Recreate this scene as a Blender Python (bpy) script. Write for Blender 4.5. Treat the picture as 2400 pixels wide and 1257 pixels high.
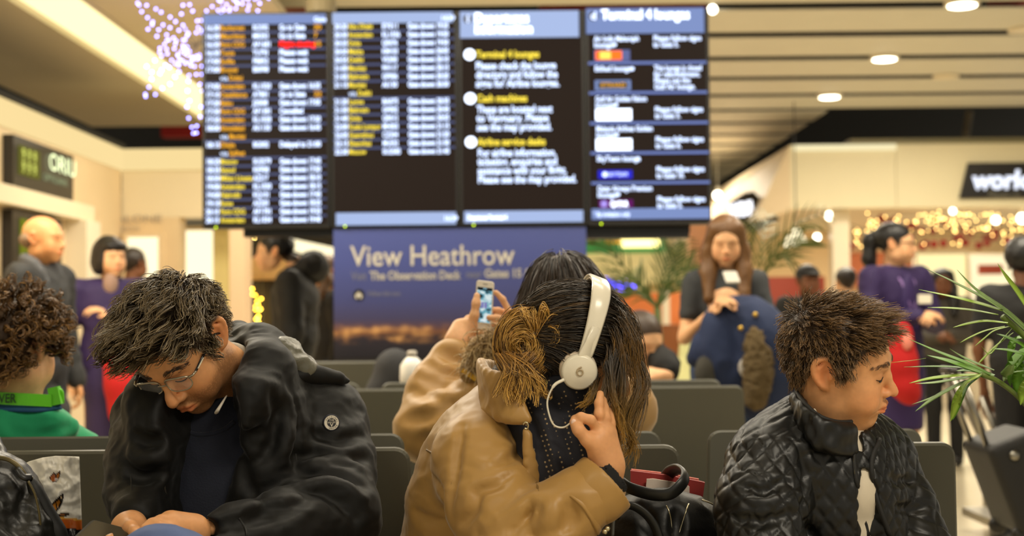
import bpy, math, random
import numpy as np
from mathutils import Vector, Matrix, Euler
SC = bpy.context.scene
for o in list(bpy.data.objects): bpy.data.objects.remove(o)
R = math.radians
random.seed(7); RNG = np.random.default_rng(7)

# ------------------------------------------------------------------ camera
CAM_H = 1.12; FPX = 2400*50/36.0
cd = bpy.data.cameras.new('camera'); cam = bpy.data.objects.new('camera', cd)
SC.collection.objects.link(cam); SC.camera = cam
cd.lens = 50; cd.sensor_width = 36; cd.clip_end = 200
cam.location = (0, 0, CAM_H)
PITCH = math.atan((740-628.5)/FPX); ROLL = R(-0.55)
CM = Matrix.Rotation(PITCH+math.pi/2, 3, 'X') @ Matrix.Rotation(ROLL, 3, 'Z')
cam.rotation_euler = CM.to_euler()
cd.dof.use_dof = True; cd.dof.focus_distance = 2.55; cd.dof.aperture_fstop = 3.5
def P(x, y, Y):
    """world point seen at photo pixel (x, y) whose depth is Y"""
    d = CM @ Vector(((x-1200)/FPX, (628.5-y)/FPX, -1.0))
    d *= Y/d.y
    return Vector((d.x, d.y, d.z+CAM_H))
def PX(x, Y): return P(x, 740, Y).x
def PZ(y, Y, x=1200): return P(x, y, Y).z

# ------------------------------------------------------------------ world, light, exposure
w = bpy.data.worlds.new('hall_ambient'); SC.world = w; w.use_nodes = True
bg = w.node_tree.nodes['Background']
bg.inputs[0].default_value = (1.0, 0.92, 0.75, 1); bg.inputs[1].default_value = 0.62
SC.view_settings.view_transform = 'Standard'; SC.view_settings.look = 'None'
SC.view_settings.exposure = 0.0; SC.view_settings.gamma = 1.0
SC.view_settings.use_curve_mapping = False
def area(name, loc, size, power, col=(1, .90, .72), rot=(0, 0, 0), sy=None):
    l = bpy.data.lights.new(name, 'AREA'); l.energy = power; l.color = col
    l.shape = 'RECTANGLE'; l.size = size; l.size_y = sy or size
    o = bpy.data.objects.new(name, l); SC.collection.objects.link(o)
    o.location = loc; o.rotation_euler = rot
    return o
area('overhead_fill', (-1.9, 0.3, 3.3), 1.8, 92, sy=.9)  # added overhead fill without fixtures; the front pair brightens the seated people
area('overhead_fill', (1.7, 0.2, 3.3), 1.8, 112, sy=.9)
area('overhead_fill', (0.2, 3.6, 3.4), 2.6, 50, sy=.7)
area('overhead_fill', (-2.0, 6.3, 3.05), 1.6, 110, sy=.9)
area('overhead_fill', (2.4, 6.6, 3.4), 1.8, 110, sy=.9)
area('overhead_fill', (2.4, 11.5, 3.4), 2.4, 190, sy=1.0)  # added background fill, bounced off the floor to the ceiling slats
area('overhead_fill', (-1.2, 10.0, 3.05), 2.0, 90, sy=1.0)
area('overhead_fill', (4.6, 14.4, 3.4), 2.0, 140, sy=1.0)
area('overhead_fill', (5.6, 19.6, 2.36), 2.4, 80, sy=1.6)
area('overhead_fill', (0.2, 19.5, 3.4), 2.4, 100, sy=1.6)
area('overhead_fill', (1.9, 20.2, 3.4), 1.6, 110, sy=1.6)  # extra fill added to brighten the far concourse, no fixture here
area('overhead_fill', (0.0, 5.6, 3.4), 2.2, 60, sy=.7)

# ------------------------------------------------------------------ object helpers
ORG = {}
def link(o): SC.collection.objects.link(o); return o
def tag(o, label=None, cat=None, group=None, kind=None):
    if label: o['label'] = label
    if cat: o['category'] = cat
    if group: o['group'] = group
    if kind: o['kind'] = kind
    return o
def thing(name, label, cat, loc=(0, 0, 0), group=None, kind=None):
    o = link(bpy.data.objects.new(name, None)); o.location = loc; o.empty_display_size = .05
    ORG[o.name] = np.array(loc, float)
    return tag(o, label, cat, group, kind)
def meshobj(name, v, f, mat, parent=None, smooth=False, col=None, label=None, cat=None, group=None, kind=None, mats=None, fm=None):
    v = np.asarray(v, float).reshape(-1, 3)
    if parent is not None: org = ORG[parent.name]
    else:
        org = np.array([(v[:, 0].min()+v[:, 0].max())/2, (v[:, 1].min()+v[:, 1].max())/2, v[:, 2].min()]) if len(v) else np.zeros(3)
    me = bpy.data.meshes.new(name)
    vv = (v-org).astype(np.float32)
    if isinstance(f, np.ndarray):
        n, k = f.shape
        me.vertices.add(len(vv)); me.vertices.foreach_set('co', vv.ravel())
        me.loops.add(n*k); me.loops.foreach_set('vertex_index', f.astype(np.int32).ravel())
        me.polygons.add(n); me.polygons.foreach_set('loop_start', np.arange(0, n*k, k, dtype=np.int32))
        me.update(calc_edges=True)
    else:
        me.from_pydata(vv.tolist(), [], f); me.update()
    if col is not None:
        a = me.color_attributes.new('Col', 'FLOAT_COLOR', 'POINT')
        c = np.ones((len(vv), 4), np.float32); c[:, :3] = col
        a.data.foreach_set('color', c.ravel())
    for m in (mats or [mat]): me.materials.append(m)
    if fm is not None: me.polygons.foreach_set('material_index', np.asarray(fm, np.int32))
    if smooth: me.polygons.foreach_set('use_smooth', np.ones(len(me.polygons), bool))
    o = link(bpy.data.objects.new(name, me))
    if parent is not None:
        o.parent = parent; ORG[o.name] = org
    else:
        o.location = org; ORG[o.name] = org
    return tag(o, label, cat, group, kind)

# ------------------------------------------------------------------ materials
MATS = {}
def lin(c):
    c = np.asarray(c, float)/255.0
    return np.where(c <= .04045, c/12.92, ((c+.055)/1.055)**2.4)
def mat(name, col, rough=.6, metal=0., emit=None, es=0., bump=None, var=None, attr=False, spec=.5, sss=0., sheen=0., coat=0., trans=0., alpha=1., aniso=0., hue=None):
    """bump=(scale, strength, dist); var=(scale, amount) value noise on the base colour"""
    if name in MATS: return MATS[name]
    m = bpy.data.materials.new(name); m.use_nodes = True; MATS[name] = m
    nt = m.node_tree; b = nt.nodes['Principled BSDF']; L = nt.links.new
    c = tuple(lin(col)) if max(col) > 1.001 else tuple(col)
    b.inputs['Base Color'].default_value = (*c, 1)
    b.inputs['Roughness'].default_value = rough; b.inputs['Metallic'].default_value = metal
    b.inputs['Specular IOR Level'].default_value = spec
    if sss: b.inputs['Subsurface Weight'].default_value = sss; b.inputs['Subsurface Radius'].default_value = (.012, .005, .003); b.inputs['Subsurface Scale'].default_value = 1.0
    if sheen: b.inputs['Sheen Weight'].default_value = sheen; b.inputs['Sheen Roughness'].default_value = .4
    if coat: b.inputs['Coat Weight'].default_value = coat; b.inputs['Coat Roughness'].default_value = .15
    if trans: b.inputs['Transmission Weight'].default_value = trans
    if alpha < 1: b.inputs['Alpha'].default_value = alpha
    if emit is not None:
        e = tuple(lin(emit)) if max(emit) > 1.001 else tuple(emit)
        b.inputs['Emission Color'].default_value = (*e, 1); b.inputs['Emission Strength'].default_value = es
    src = None
    if attr:
        a = nt.nodes.new('ShaderNodeAttribute'); a.attribute_name = 'Col'; src = a.outputs['Color']
    tc = None
    if var or bump: tc = nt.nodes.new('ShaderNodeTexCoord')
    if var:
        n = nt.nodes.new('ShaderNodeTexNoise'); n.inputs['Scale'].default_value = var[0]; n.inputs['Detail'].default_value = 5
        L(tc.outputs['Object'], n.inputs['Vector'])
        mr = nt.nodes.new('ShaderNodeMapRange'); mr.inputs[1].default_value = .25; mr.inputs[2].default_value = .75
        mr.inputs[3].default_value = 1-var[1]; mr.inputs[4].default_value = 1+var[1]
        L(n.outputs['Fac'], mr.inputs[0])
        mx = nt.nodes.new('ShaderNodeMix'); mx.data_type = 'RGBA'; mx.blend_type = 'MULTIPLY'; mx.inputs[0].default_value = 1
        if src is not None: L(src, mx.inputs[6])
        else: mx.inputs[6].default_value = (*c, 1)
        L(mr.outputs[0], mx.inputs[7]); src = mx.outputs[2]
    if src is not None: L(src, b.inputs['Base Color'])
    if bump:
        n = nt.nodes.new('ShaderNodeTexNoise'); n.inputs['Scale'].default_value = bump[0]; n.inputs['Detail'].default_value = 4
        L(tc.outputs['Object'], n.inputs['Vector'])
        bp = nt.nodes.new('ShaderNodeBump'); bp.inputs['Strength'].default_value = bump[1]
        bp.inputs['Distance'].default_value = bump[2] if len(bump) > 2 else .002
        L(n.outputs['Fac'], bp.inputs['Height']); L(bp.outputs[0], b.inputs['Normal'])
    return m
def glow(name, col, s):
    if name in MATS: return MATS[name]
    return mat(name, (1.1, 1.1, 1.1), rough=.6, emit=col, es=s, spec=.1)

# ------------------------------------------------------------------ plain mesh builder
class MB:
    def __init__(s): s.v = []; s.f = []
    def add(s, v, f):
        n = len(s.v); s.v += [tuple(map(float, p)) for p in v]; s.f += [tuple(i+n for i in q) for q in f]; return s
    def box(s, x0, x1, y0, y1, z0, z1, M=None):
        v = [(x0, y0, z0), (x1, y0, z0), (x1, y1, z0), (x0, y1, z0), (x0, y0, z1), (x1, y0, z1), (x1, y1, z1), (x0, y1, z1)]
        if M is not None: v = [M @ Vector(p) for p in v]
        return s.add(v, [(0, 3, 2, 1), (4, 5, 6, 7), (0, 1, 5, 4), (1, 2, 6, 5), (2, 3, 7, 6), (3, 0, 4, 7)])
    def prism(s, pts, d, M=None):
        """outline pts in the local XZ plane (counter-clockwise seen from -Y), extruded y = 0..d"""
        n = len(pts); v = [(x, 0, z) for x, z in pts]+[(x, d, z) for x, z in pts]
        if M is not None: v = [M @ Vector(p) for p in v]
        f = [tuple(range(n)), tuple(range(2*n-1, n-1, -1))]+[(i, i+n, (i+1) % n+n, (i+1) % n) for i in range(n)]
        return s.add(v, f)
    def rprism(s, w, h, r, d, bev=.004, M=None, seg=5, top_w=None):
        """rounded slab centred in x, z = 0..h, y = 0..d, softened rim"""
        tw = top_w or w
        def out(ins):
            p = []
            for cx, cz, a0, ww in ((-1, 0, 180, w), (1, 0, 270, w), (1, 1, 0, tw), (-1, 1, 90, tw)):
                rr = max(r-ins, .0005)
                for k in range(seg+1):
                    a = R(a0+90*k/seg)
                    ox = cx*(ww/2-r); oz = r if cz == 0 else h-r
                    p.append((ox+rr*math.cos(a), oz+rr*math.sin(a)))
            return p
        o0 = out(bev); o1 = out(0); n = len(o0)
        rings = [(o0, 0), (o1, bev), (o1, d-bev), (o0, d)]
        v = [(x, y, z) for q, y in rings for x, z in q]
        if M is not None: v = [M @ Vector(p) for p in v]
        f = [tuple(range(n)), tuple(range(4*n-1, 3*n-1, -1))]
        for k in range(3):
            for i in range(n): j = (i+1) % n; f.append((k*n+i, (k+1)*n+i, (k+1)*n+j, k*n+j))
        return s.add(v, f)
    def tube(s, pts, r, n=8, closed=False, flat=1.0, ref=None):
        pts = [Vector(p) for p in pts]; K = len(pts)
        rs = r if hasattr(r, '__len__') else [r]*K
        v = []; prev = Vector(ref) if ref is not None else None
        for i, p in enumerate(pts):
            a = pts[(i-1) % K] if closed or i > 0 else p; b = pts[(i+1) % K] if closed or i < K-1 else p
            t = (b-a).normalized()
            if prev is None: prev = t.orthogonal()
            u = (prev-t*prev.dot(t)); u = u.normalized() if u.length > 1e-6 else t.orthogonal().normalized()
            w2 = t.cross(u); prev = u
            for k in range(n):
                an = 2*math.pi*k/n; v.append(p+u*rs[i]*math.cos(an)+w2*rs[i]*flat*math.sin(an))
        f = []
        for i in range(K if closed else K-1):
            i2 = (i+1) % K
            for k in range(n): k2 = (k+1) % n; f.append((i*n+k, i*n+k2, i2*n+k2, i2*n+k))
        if not closed: f += [tuple(range(n-1, -1, -1)), tuple((K-1)*n+k for k in range(n))]
        return s.add(v, f)
    def lathe(s, prof, n=20, M=None):
        v = []; f = []; K = len(prof)
        for r_, z in prof:
            for k in range(n): a = 2*math.pi*k/n; v.append(Vector((r_*math.cos(a), r_*math.sin(a), z)))
        for i in range(K-1):
            for k in range(n): k2 = (k+1) % n; f.append((i*n+k, i*n+k2, (i+1)*n+k2, (i+1)*n+k))
        f += [tuple(range(n-1, -1, -1)), tuple((K-1)*n+k for k in range(n))]
        if M is not None: v = [M @ p for p in v]
        return s.add(v, f)
    def ball(s, c, r, n=8, m=6):
        r = r if hasattr(r, '__len__') else (r, r, r)
        v = [(c[0], c[1], c[2]-r[2])]
        for i in range(1, m):
            a = math.pi*i/m
            for k in range(n):
                b = 2*math.pi*k/n; v.append((c[0]+r[0]*math.sin(a)*math.cos(b), c[1]+r[1]*math.sin(a)*math.sin(b), c[2]-r[2]*math.cos(a)))
        v.append((c[0], c[1], c[2]+r[2])); f = []
        for k in range(n): f.append((0, 1+(k+1) % n, 1+k))
        for i in range(m-2):
            for k in range(n): k2 = (k+1) % n; f.append((1+i*n+k, 1+i*n+k2, 1+(i+1)*n+k2, 1+(i+1)*n+k))
        t = len(v)-1
        for k in range(n): f.append((t, 1+(m-2)*n+k, 1+(m-2)*n+(k+1) % n))
        return s.add(v, f)
    def make(s, name, m, parent=None, **kw):
        if name in ('bold_lettering', 'thin_lettering', 'small_lettering', 'logo_figures', 'header_text', 'footer_text', 'badge_print', 'badge_lettering'): kw['kind'] = 'stuff'   # print too small to pick apart
        return meshobj(name, s.v, s.f, m, parent, **kw)
def spline(pts, n):
    """Catmull-Rom through pts, n samples"""
    p = np.asarray([tuple(q) for q in pts], float); p = np.vstack([2*p[0]-p[1], p, 2*p[-1]-p[-2]])
    m = len(p)-3; t = np.linspace(0, m-1e-6, n); i = t.astype(int); u = (t-i)[:, None]
    a, b, c, d = p[i], p[i+1], p[i+2], p[i+3]
    return .5*((2*b)+(-a+c)*u+(2*a-5*b+4*c-d)*u*u+(-a+3*b-3*c+d)*u**3)

_FC = {}
def text_mesh(txt, size, align='LEFT', shear=0., ext=0., bold=0.):
    key = (txt, round(size, 5), align, shear, ext, bold)
    if key in _FC: return _FC[key]
    cu = bpy.data.curves.new('t', 'FONT'); cu.body = txt; cu.size = size; cu.align_x = align; cu.shear = shear
    cu.extrude = ext; cu.resolution_u = 3; cu.offset = bold
    o = bpy.data.objects.new('t', cu); me = bpy.data.meshes.new_from_object(o)
    v = [tuple(p.co) for p in me.vertices]; f = [tuple(q.vertices) for q in me.polygons]
    bpy.data.objects.remove(o); bpy.data.curves.remove(cu); bpy.data.meshes.remove(me)
    _FC[key] = (v, f); return v, f
def add_text(mb, txt, size, M, align='LEFT', fit=None, shear=0., bold=0.):
    """text laid in the local XZ plane of M (reads from -Y); fit = wanted width"""
    v, f = text_mesh(txt, size, align, shear, 0, bold)
    if not v: return
    sx = 1
    if fit: w_ = max(p[0] for p in v)-min(p[0] for p in v); sx = fit/max(w_, 1e-6)
    mb.add([M @ Vector((x*sx, 0, y)) for x, y, z in v], f)
# ------------------------------------------------------------------ smooth solid modelling (distance fields -> one continuous mesh)
def npv(p): return np.array(tuple(p), np.float32)
class Solid:
    def __init__(s): s.p = []; s.M = Matrix.Identity(4)
    def _t(s, p): return npv(s.M @ Vector(tuple(p)))
    def _s(s): return s.M.to_scale()[0]
    def ell(s, c, r, k=.02, op=1, rot=None):
        sc = s._s(); r = np.array(r if hasattr(r, '__len__') else (r, r, r), np.float32)*sc
        Rm = s.M.to_3x3().normalized()
        if rot is not None: Rm = Rm @ Euler([R(a) for a in rot]).to_matrix()
        Rm = np.array(Rm, np.float32); c = s._t(c); e = np.sqrt((Rm**2) @ (r**2)).astype(np.float32)
        s.p.append(('e', c, r, Rm, k*sc, op, c-e, c+e)); return s
    def cap(s, a, b, ra, rb=None, k=.02, op=1):
        sc = s._s(); rb = ra if rb is None else rb; a = s._t(a); b = s._t(b); ra *= sc; rb *= sc
        s.p.append(('c', a, b, (ra, rb), k*sc, op, np.minimum(a-ra, b-rb), np.maximum(a+ra, b+rb))); return s
    def chain(s, pts, rs, k=.02, op=1, n=None):
        if n: 
            pts = spline(pts, n); rs = np.interp(np.linspace(0, 1, n), np.linspace(0, 1, len(rs)), rs) if hasattr(rs, '__len__') else rs
        if not hasattr(rs, '__len__'): rs = [rs]*len(pts)
        for i in range(len(pts)-1): s.cap(pts[i], pts[i+1], rs[i], rs[i+1], k if i == 0 else min(k, max(.004, k)), op)
        return s
    def box(s, c, h, r=.01, k=.01, op=1, rot=None):
        sc = s._s(); Rm = s.M.to_3x3().normalized()
        if rot is not None: Rm = Rm @ (Euler([R(a) for a in rot]).to_matrix() if not isinstance(rot, Matrix) else rot)
        Rm = np.array(Rm, np.float32); c = s._t(c); h = np.array(h, np.float32)*sc; e = np.abs(Rm) @ h
        s.p.append(('b', c, h, Rm, k*sc, op, c-e, c+e, r*sc)); return s
    def shell(s, t): s.p.append(('s', t)); return s
    def fn(s, f): s.p.append(('f', f)); return s
    def field(s, x, mg):
        d = np.full(len(x), .25, np.float32)
        for q in s.p:
            if q[0] == 's': d = np.maximum(d, -(d+q[1])); continue
            if q[0] == 'f': d = q[1](x, d); continue
            k, op = (q[4], q[5]) if q[0] in 'eb' else (q[4], q[5])
            lo, hi = q[6], q[7]; m_ = mg+k
            ix = np.nonzero((x[:, 0] > lo[0]-m_) & (x[:, 0] < hi[0]+m_) & (x[:, 1] > lo[1]-m_) & (x[:, 1] < hi[1]+m_) & (x[:, 2] > lo[2]-m_) & (x[:, 2] < hi[2]+m_))[0]
            if not len(ix): continue
            p = x[ix]
            if q[0] == 'e':
                l = (p-q[1]) @ q[3]; r = q[2]
                k0 = np.sqrt(((l/r)**2).sum(1)); k1 = np.sqrt(((l/(r*r))**2).sum(1))
                e = np.where(k0 < .05, -r.min(), k0*(k0-1)/np.maximum(k1, 1e-6))
            elif q[0] == 'c':
                a, b = q[1], q[2]; ba = b-a; L2 = max(float(ba @ ba), 1e-12); pa = p-a
                h = np.clip(pa @ ba/L2, 0, 1); e = np.sqrt(((pa-h[:, None]*ba)**2).sum(1))-(q[3][0]+(q[3][1]-q[3][0])*h)
            else:
                l = np.abs((p-q[1]) @ q[3])-(q[2]-q[8])
                e = np.sqrt((np.maximum(l, 0)**2).sum(1))+np.minimum(l.max(1), 0)-q[8]
            a = d[ix]; k = max(k, 1e-5)
            if op > 0: h = np.maximum(k-np.abs(a-e), 0)/k; d[ix] = np.minimum(a, e)-h*h*k*.25
            else: h = np.maximum(k-np.abs(a+e), 0)/k; d[ix] = np.maximum(a, -e)+h*h*k*.25
        return d
    def mesh(s, res, lo=None, hi=None):
        ad = [q for q in s.p if q[0] in 'ecb' and q[5] > 0]
        l = np.min([q[6] for q in ad], 0)-3*res-.012 if lo is None else np.array(lo, np.float32)
        h = np.max([q[7] for q in ad], 0)+3*res+.012 if hi is None else np.array(hi, np.float32)
        B = 8; nb = np.ceil((h-l)/(res*B)).astype(int); n = nb*B
        bi = np.stack(np.meshgrid(*[np.arange(k) for k in nb], indexing='ij'), -1).reshape(-1, 3)
        cen = (l+(bi+.5)*B*res-res*.5).astype(np.float32); cdm = s.field(cen, B*res*2.2)
        act = np.abs(cdm) < B*res*1.35+.006
        D = np.repeat(np.repeat(np.repeat(cdm.reshape(nb), B, 0), B, 1), B, 2).astype(np.float32)
        ab = bi[act]; off = np.stack(np.meshgrid(*[np.arange(B)]*3, indexing='ij'), -1).reshape(-1, 3)
        for s0 in range(0, len(ab), 1500):
            idx = (ab[s0:s0+1500, None, :]*B+off[None]).reshape(-1, 3)
            D[idx[:, 0], idx[:, 1], idx[:, 2]] = s.field((l+idx*res).astype(np.float32), res*B)
        D[0] = D[-1] = .1; D[:, 0] = D[:, -1] = .1; D[:, :, 0] = D[:, :, -1] = .1
        return nets(D, l, res)
def nets(D, l, res):
    S = D < 0; n = D.shape
    c = np.zeros(tuple(k-1 for k in n), np.uint8)
    sl = lambda o, k: slice(o, k-1+o)
    for i in (0, 1):
        for j in (0, 1):
            for k in (0, 1): c += S[sl(i, n[0]), sl(j, n[1]), sl(k, n[2])]
    ci = np.argwhere((c > 0) & (c < 8)); N = len(ci)
    idm = np.full(c.shape, -1, np.int32); idm[ci[:, 0], ci[:, 1], ci[:, 2]] = np.arange(N)
    acc = np.zeros((N, 3)); cnt = np.zeros(N)
    cor = [(i, j, k) for i in (0, 1) for j in (0, 1) for k in (0, 1)]
    val = {q: D[ci[:, 0]+q[0], ci[:, 1]+q[1], ci[:, 2]+q[2]] for q in cor}
    for q in cor:
        for ax in range(3):
            if q[ax]: continue
            r_ = list(q); r_[ax] = 1; a = val[q]; b = val[tuple(r_)]; m_ = (a < 0) != (b < 0)
            t = np.where(m_, a/np.where(m_, a-b, 1), 0); pt = np.zeros((N, 3)); pt[:] = q; pt[:, ax] = t
            acc += pt*m_[:, None]; cnt += m_
    V = l+(ci+acc/cnt[:, None])*res
    F = []
    for ax in range(3):
        o = [slice(None)]*3; o2 = list(o); o[ax] = slice(0, -1); o2[ax] = slice(1, None)
        A = S[tuple(o)]; Bm = S[tuple(o2)]; e = np.argwhere(A != Bm)
        a1, a2 = (ax+1) % 3, (ax+2) % 3
        e = e[(e[:, a1] > 0) & (e[:, a2] > 0) & (e[:, a1] < n[a1]-1) & (e[:, a2] < n[a2]-1)]
        ins = A[e[:, 0], e[:, 1], e[:, 2]]
        q = []
        for d1, d2 in ((-1, -1), (0, -1), (0, 0), (-1, 0)):
            g = e.copy(); g[:, a1] += d1; g[:, a2] += d2; q.append(idm[g[:, 0], g[:, 1], g[:, 2]])
        q = np.stack(q, 1); q[~ins] = q[~ins][:, ::-1]; F.append(q)
    F = np.vstack(F); F = F[(F >= 0).all(1)]
    return V, F
def normals(V, F):
    nn = np.zeros_like(V); fn_ = np.cross(V[F[:, 2]]-V[F[:, 0]], V[F[:, 3]]-V[F[:, 1]])
    for k in range(4): 
        for a in range(3): nn[:, a] += np.bincount(F[:, k], fn_[:, a], len(V))
    return nn/np.maximum(np.linalg.norm(nn, axis=1, keepdims=True), 1e-9)
def relax(V, F, it=1, lam=.5):
    for _ in range(it):
        s = np.zeros_like(V); c = np.zeros(len(V))
        for k in range(4):
            j = F[:, (k+1) % 4]; i = F[:, k]
            for a in range(3): s[:, a] += np.bincount(i, V[j, a], len(V))+np.bincount(j, V[i, a], len(V))
            c += np.bincount(i, minlength=len(V))+np.bincount(j, minlength=len(V))
        V = V+(s/np.maximum(c, 1)[:, None]-V)*lam
    return V
_PR = np.random.default_rng(3); _PT = _PR.permutation(512).astype(np.int64); _GR = _PR.normal(size=(512, 3)); _GR /= np.linalg.norm(_GR, axis=1, keepdims=True)
def noise(p):
    p = np.asarray(p, float); i = np.floor(p).astype(np.int64); f = p-i; u = f*f*f*(f*(f*6-15)+10); r = 0
    for a in (0, 1):
        for b in (0, 1):
            for c in (0, 1):
                h = _PT[(_PT[(_PT[(i[:, 0]+a) & 511]+i[:, 1]+b) & 511]+i[:, 2]+c) & 511]
                g = (_GR[h]*(f-np.array([a, b, c]))).sum(1)
                wgt = (u[:, 0] if a else 1-u[:, 0])*(u[:, 1] if b else 1-u[:, 1])*(u[:, 2] if c else 1-u[:, 2])
                r = r+g*wgt
    return r*1.6
def fbm(p, o=3): return sum(noise(np.asarray(p)*2**k+k*17.3)/2**k for k in range(o))
def smooth(a, b, x): t = np.clip((x-a)/(b-a), 0, 1); return t*t*(3-2*t)
def build(S, name, res, m, parent, disp=None, colf=None, rl=1, **kw):
    V, F = S.mesh(res)
    if rl: V = relax(V, F, rl, .5)
    if disp: N = normals(V, F); V = V+N*disp(V, N)[:, None]
    col = colf(V) if colf else None
    return meshobj(name, V, F, m, parent, smooth=True, col=col, **kw)

# ------------------------------------------------------------------ strands (hair, fur)
def strands(name, pts, rad, col, m, parent, **kw):
    """pts (N,K,3); rad (N,K) or (K,); col (N,K,3)"""
    N, K, _ = pts.shape; rad = np.broadcast_to(rad, (N, K)); col = np.broadcast_to(col, (N, K, 3))
    t = np.gradient(pts, axis=1); t /= np.maximum(np.linalg.norm(t, axis=2, keepdims=True), 1e-9)
    ref = RNG.normal(size=(N, 1, 3)); u = np.cross(t, ref); u /= np.maximum(np.linalg.norm(u, axis=2, keepdims=True), 1e-9); w2 = np.cross(t, u)
    ring = [pts+(u*math.cos(a)+w2*math.sin(a))*rad[..., None] for a in (0, 2.0944, 4.18879)]
    V = np.stack(ring, 2).reshape(-1, 3)
    b = np.arange(N)[:, None, None]*K*3; i = np.arange(K-1)[None, :, None]*3; k = np.arange(3)[None, None, :]; k2 = (k+1) % 3
    F = np.stack([b+i+k, b+i+k2, b+i+3+k2, b+i+3+k], -1).reshape(-1, 4)
    C = np.repeat(col[:, :, None, :], 3, 2).reshape(-1, 3)
    return meshobj(name, V, F, m, parent, smooth=True, col=C, **kw)
# ------------------------------------------------------------------ the hall
M_floor = mat('floor_stone', (196, 184, 156), rough=.22, var=(.7, .10), bump=(40, .03, .002))
M_slat = mat('slat_paint', (220, 216, 200), rough=.55, var=(3, .03))
M_void = mat('void_black', (10, 9, 8), rough=.9)
M_beige = mat('soffit_beige', (222, 208, 178), rough=.6, var=(1.5, .04))
M_cream = mat('shop_cream', (236, 222, 190), rough=.5, var=(1.2, .04))
M_tan = mat('shop_tan', (228, 204, 164), rough=.5, var=(2, .05))
M_red = mat('duct_red', (170, 26, 16), rough=.5, var=(3, .1))
M_dark = mat('dark_panel', (26, 22, 18), rough=.4, var=(5, .1))
M_white = mat('white_paint', (238, 226, 200), rough=.45, var=(2, .03))
M_metal = mat('brushed_steel', (150, 146, 136), rough=.3, metal=1., bump=(200, .05, .0005))
G_cove = glow('cove_glow', (255, 238, 176), 1.6)
G_cove_lit = glow('painted_cove_light', (255, 226, 160), 0.95)  # emission stands in for cove light falling on the cream fascia
G_shop = glow('shop_glow', (255, 240, 196), 1.5)
G_lamp = glow('lamp_glow', (255, 246, 220), 9.)
G_yel = glow('yellow_glow', (206, 214, 40), 1.1)

def slab(name, x0, x1, y0, y1, z0, z1, m, parent=None, **kw): return MB().box(x0, x1, y0, y1, z0, z1).make(name, m, parent, **kw)
slab('floor', -14, 14, -8, 44, -.1, 0, M_floor, kind='structure')
slab('wall_back', -14, 14, 40, 40.2, 0, 5, M_cream, kind='structure')
slab('trim_1', -14, 14, -8, 44, 4.7, 4.8, M_void, kind='structure')           # black void above the ceiling panels
# slatted ceiling on the right
ceil = thing('ceiling', 'pale slatted ceiling with dark gaps between broad boards', None, (3, 12, 3.5), kind='structure')
ZC = 3.5; pitch = 1.13; y0 = 10.97-9*pitch
me_s = None
for i in range(24):
    ya = y0+i*pitch
    if ya < -4.2: continue
    x1 = 9.0 if ya < 16.3 else 3.75
    if me_s is None or ya >= 16.3:
        o = MB().box(-2.3, x1, ya+.13, ya+pitch-.13, ZC, ZC+.014).make('slat', M_slat, ceil)
        me_s = o.data if ya < 16.3 else me_s; ya_ref = ya if ya < 16.3 else ya_ref; loc0 = 0
    else:
        o = link(bpy.data.objects.new('slat', me_s)); o.parent = ceil; o.location = (0, ya-ya_ref, 0)
for k, (xa, ya) in enumerate(((0.3, 13.6), (1.9, 10.6), (4.8, 12.3), (6.6, 14.6))):
    slab('roof_duct', xa, xa+1.6, ya, ya+1.9, 4.0, 4.3, M_red, label=['red duct glimpsed through the gaps nearest the display wall', 'red duct glimpsed between ceiling boards right of the displays', 'red duct behind the middle ceiling downlight gap', 'red duct high above the duty free shop corner'][k], cat='duct', group='red ducts above the ceiling')
def downlight(x, y, Y, r, label):
    c = P(x, y, Y); t = thing('downlight', label, 'light', (c.x, c.y, ZC-.005), 'round ceiling downlights')
    M0 = Matrix.Translation((c.x, c.y, ZC-.028))
    MB().lathe([(r+.03, .03), (r+.03, .0), (r, -.004), (r, .0)], 24, M0).make('trim_ring', M_white, t, smooth=True)
    MB().lathe([(r, .0), (r, -.012), (r*.7, -.016)], 24, M0).make('lens', G_lamp, t)
    return t
downlight(2255, 12, 10.85, .105, 'bright round downlight at the top right edge of the ceiling')
downlight(2073, 138, 13.15, .105, 'middle round downlight between ceiling boards')
downlight(1944, 227, 15.45, .105, 'farthest lit round downlight above the shop corner')
for x, y, Y, l in ((2400, 80, 11.9, 'unlit round fitting at the right edge of the slatted ceiling'), (2217, 187, 14.25, 'unlit pale round fitting between the lit downlights')):
    c = P(x, y, Y); MB().lathe([(.13, .0), (.13, -.03), (.1, -.035)], 20, Matrix.Translation((c.x, c.y, ZC+.0))).make('ceiling_fitting', M_white, label=l, cat='light')
# smooth ceiling and light cove on the left
ZL = 3.12
slab('trim_2', -4.34, -3.12, -3, 14.7, ZL, ZL+.06, M_beige, kind='structure')
slab('trim_3', -2.64, -1.5, -3, 14.7, ZL, ZL+.06, M_beige, kind='structure')
t = thing('light_cove', 'long glowing ceiling cove running back over the left shops', 'light', (-2.88, 6, ZL))
slab('diffuser', -3.12, -2.64, -3, 14.7, ZL+.03, ZL+.06, G_cove, t)
slab('lip', -3.13, -3.10, -3, 14.7, ZL-.015, ZL+.03, M_beige, t); slab('lip', -2.66, -2.63, -3, 14.7, ZL-.015, ZL+.03, M_beige, t)
c = P(440, 55, 13.0)
MB().prism([(-.16, -.14), (.2, -.05), (.22, .5), (-.3, .4)], .08, Matrix.Translation(c)).make('red_banner', M_red, label='red hanging panel behind the light starburst', cat='banner')
c = P(425, 300, 15.2)
MB().box(c.x-.22, c.x+.4, 15.2, 15.4, c.z-.09, c.z+.06).box(c.x, c.x+.02, 15.29, 15.31, c.z, 4.7).make('red_sign', M_red, label='dim red panel in the dark gap left of the displays', cat='sign')
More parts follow.
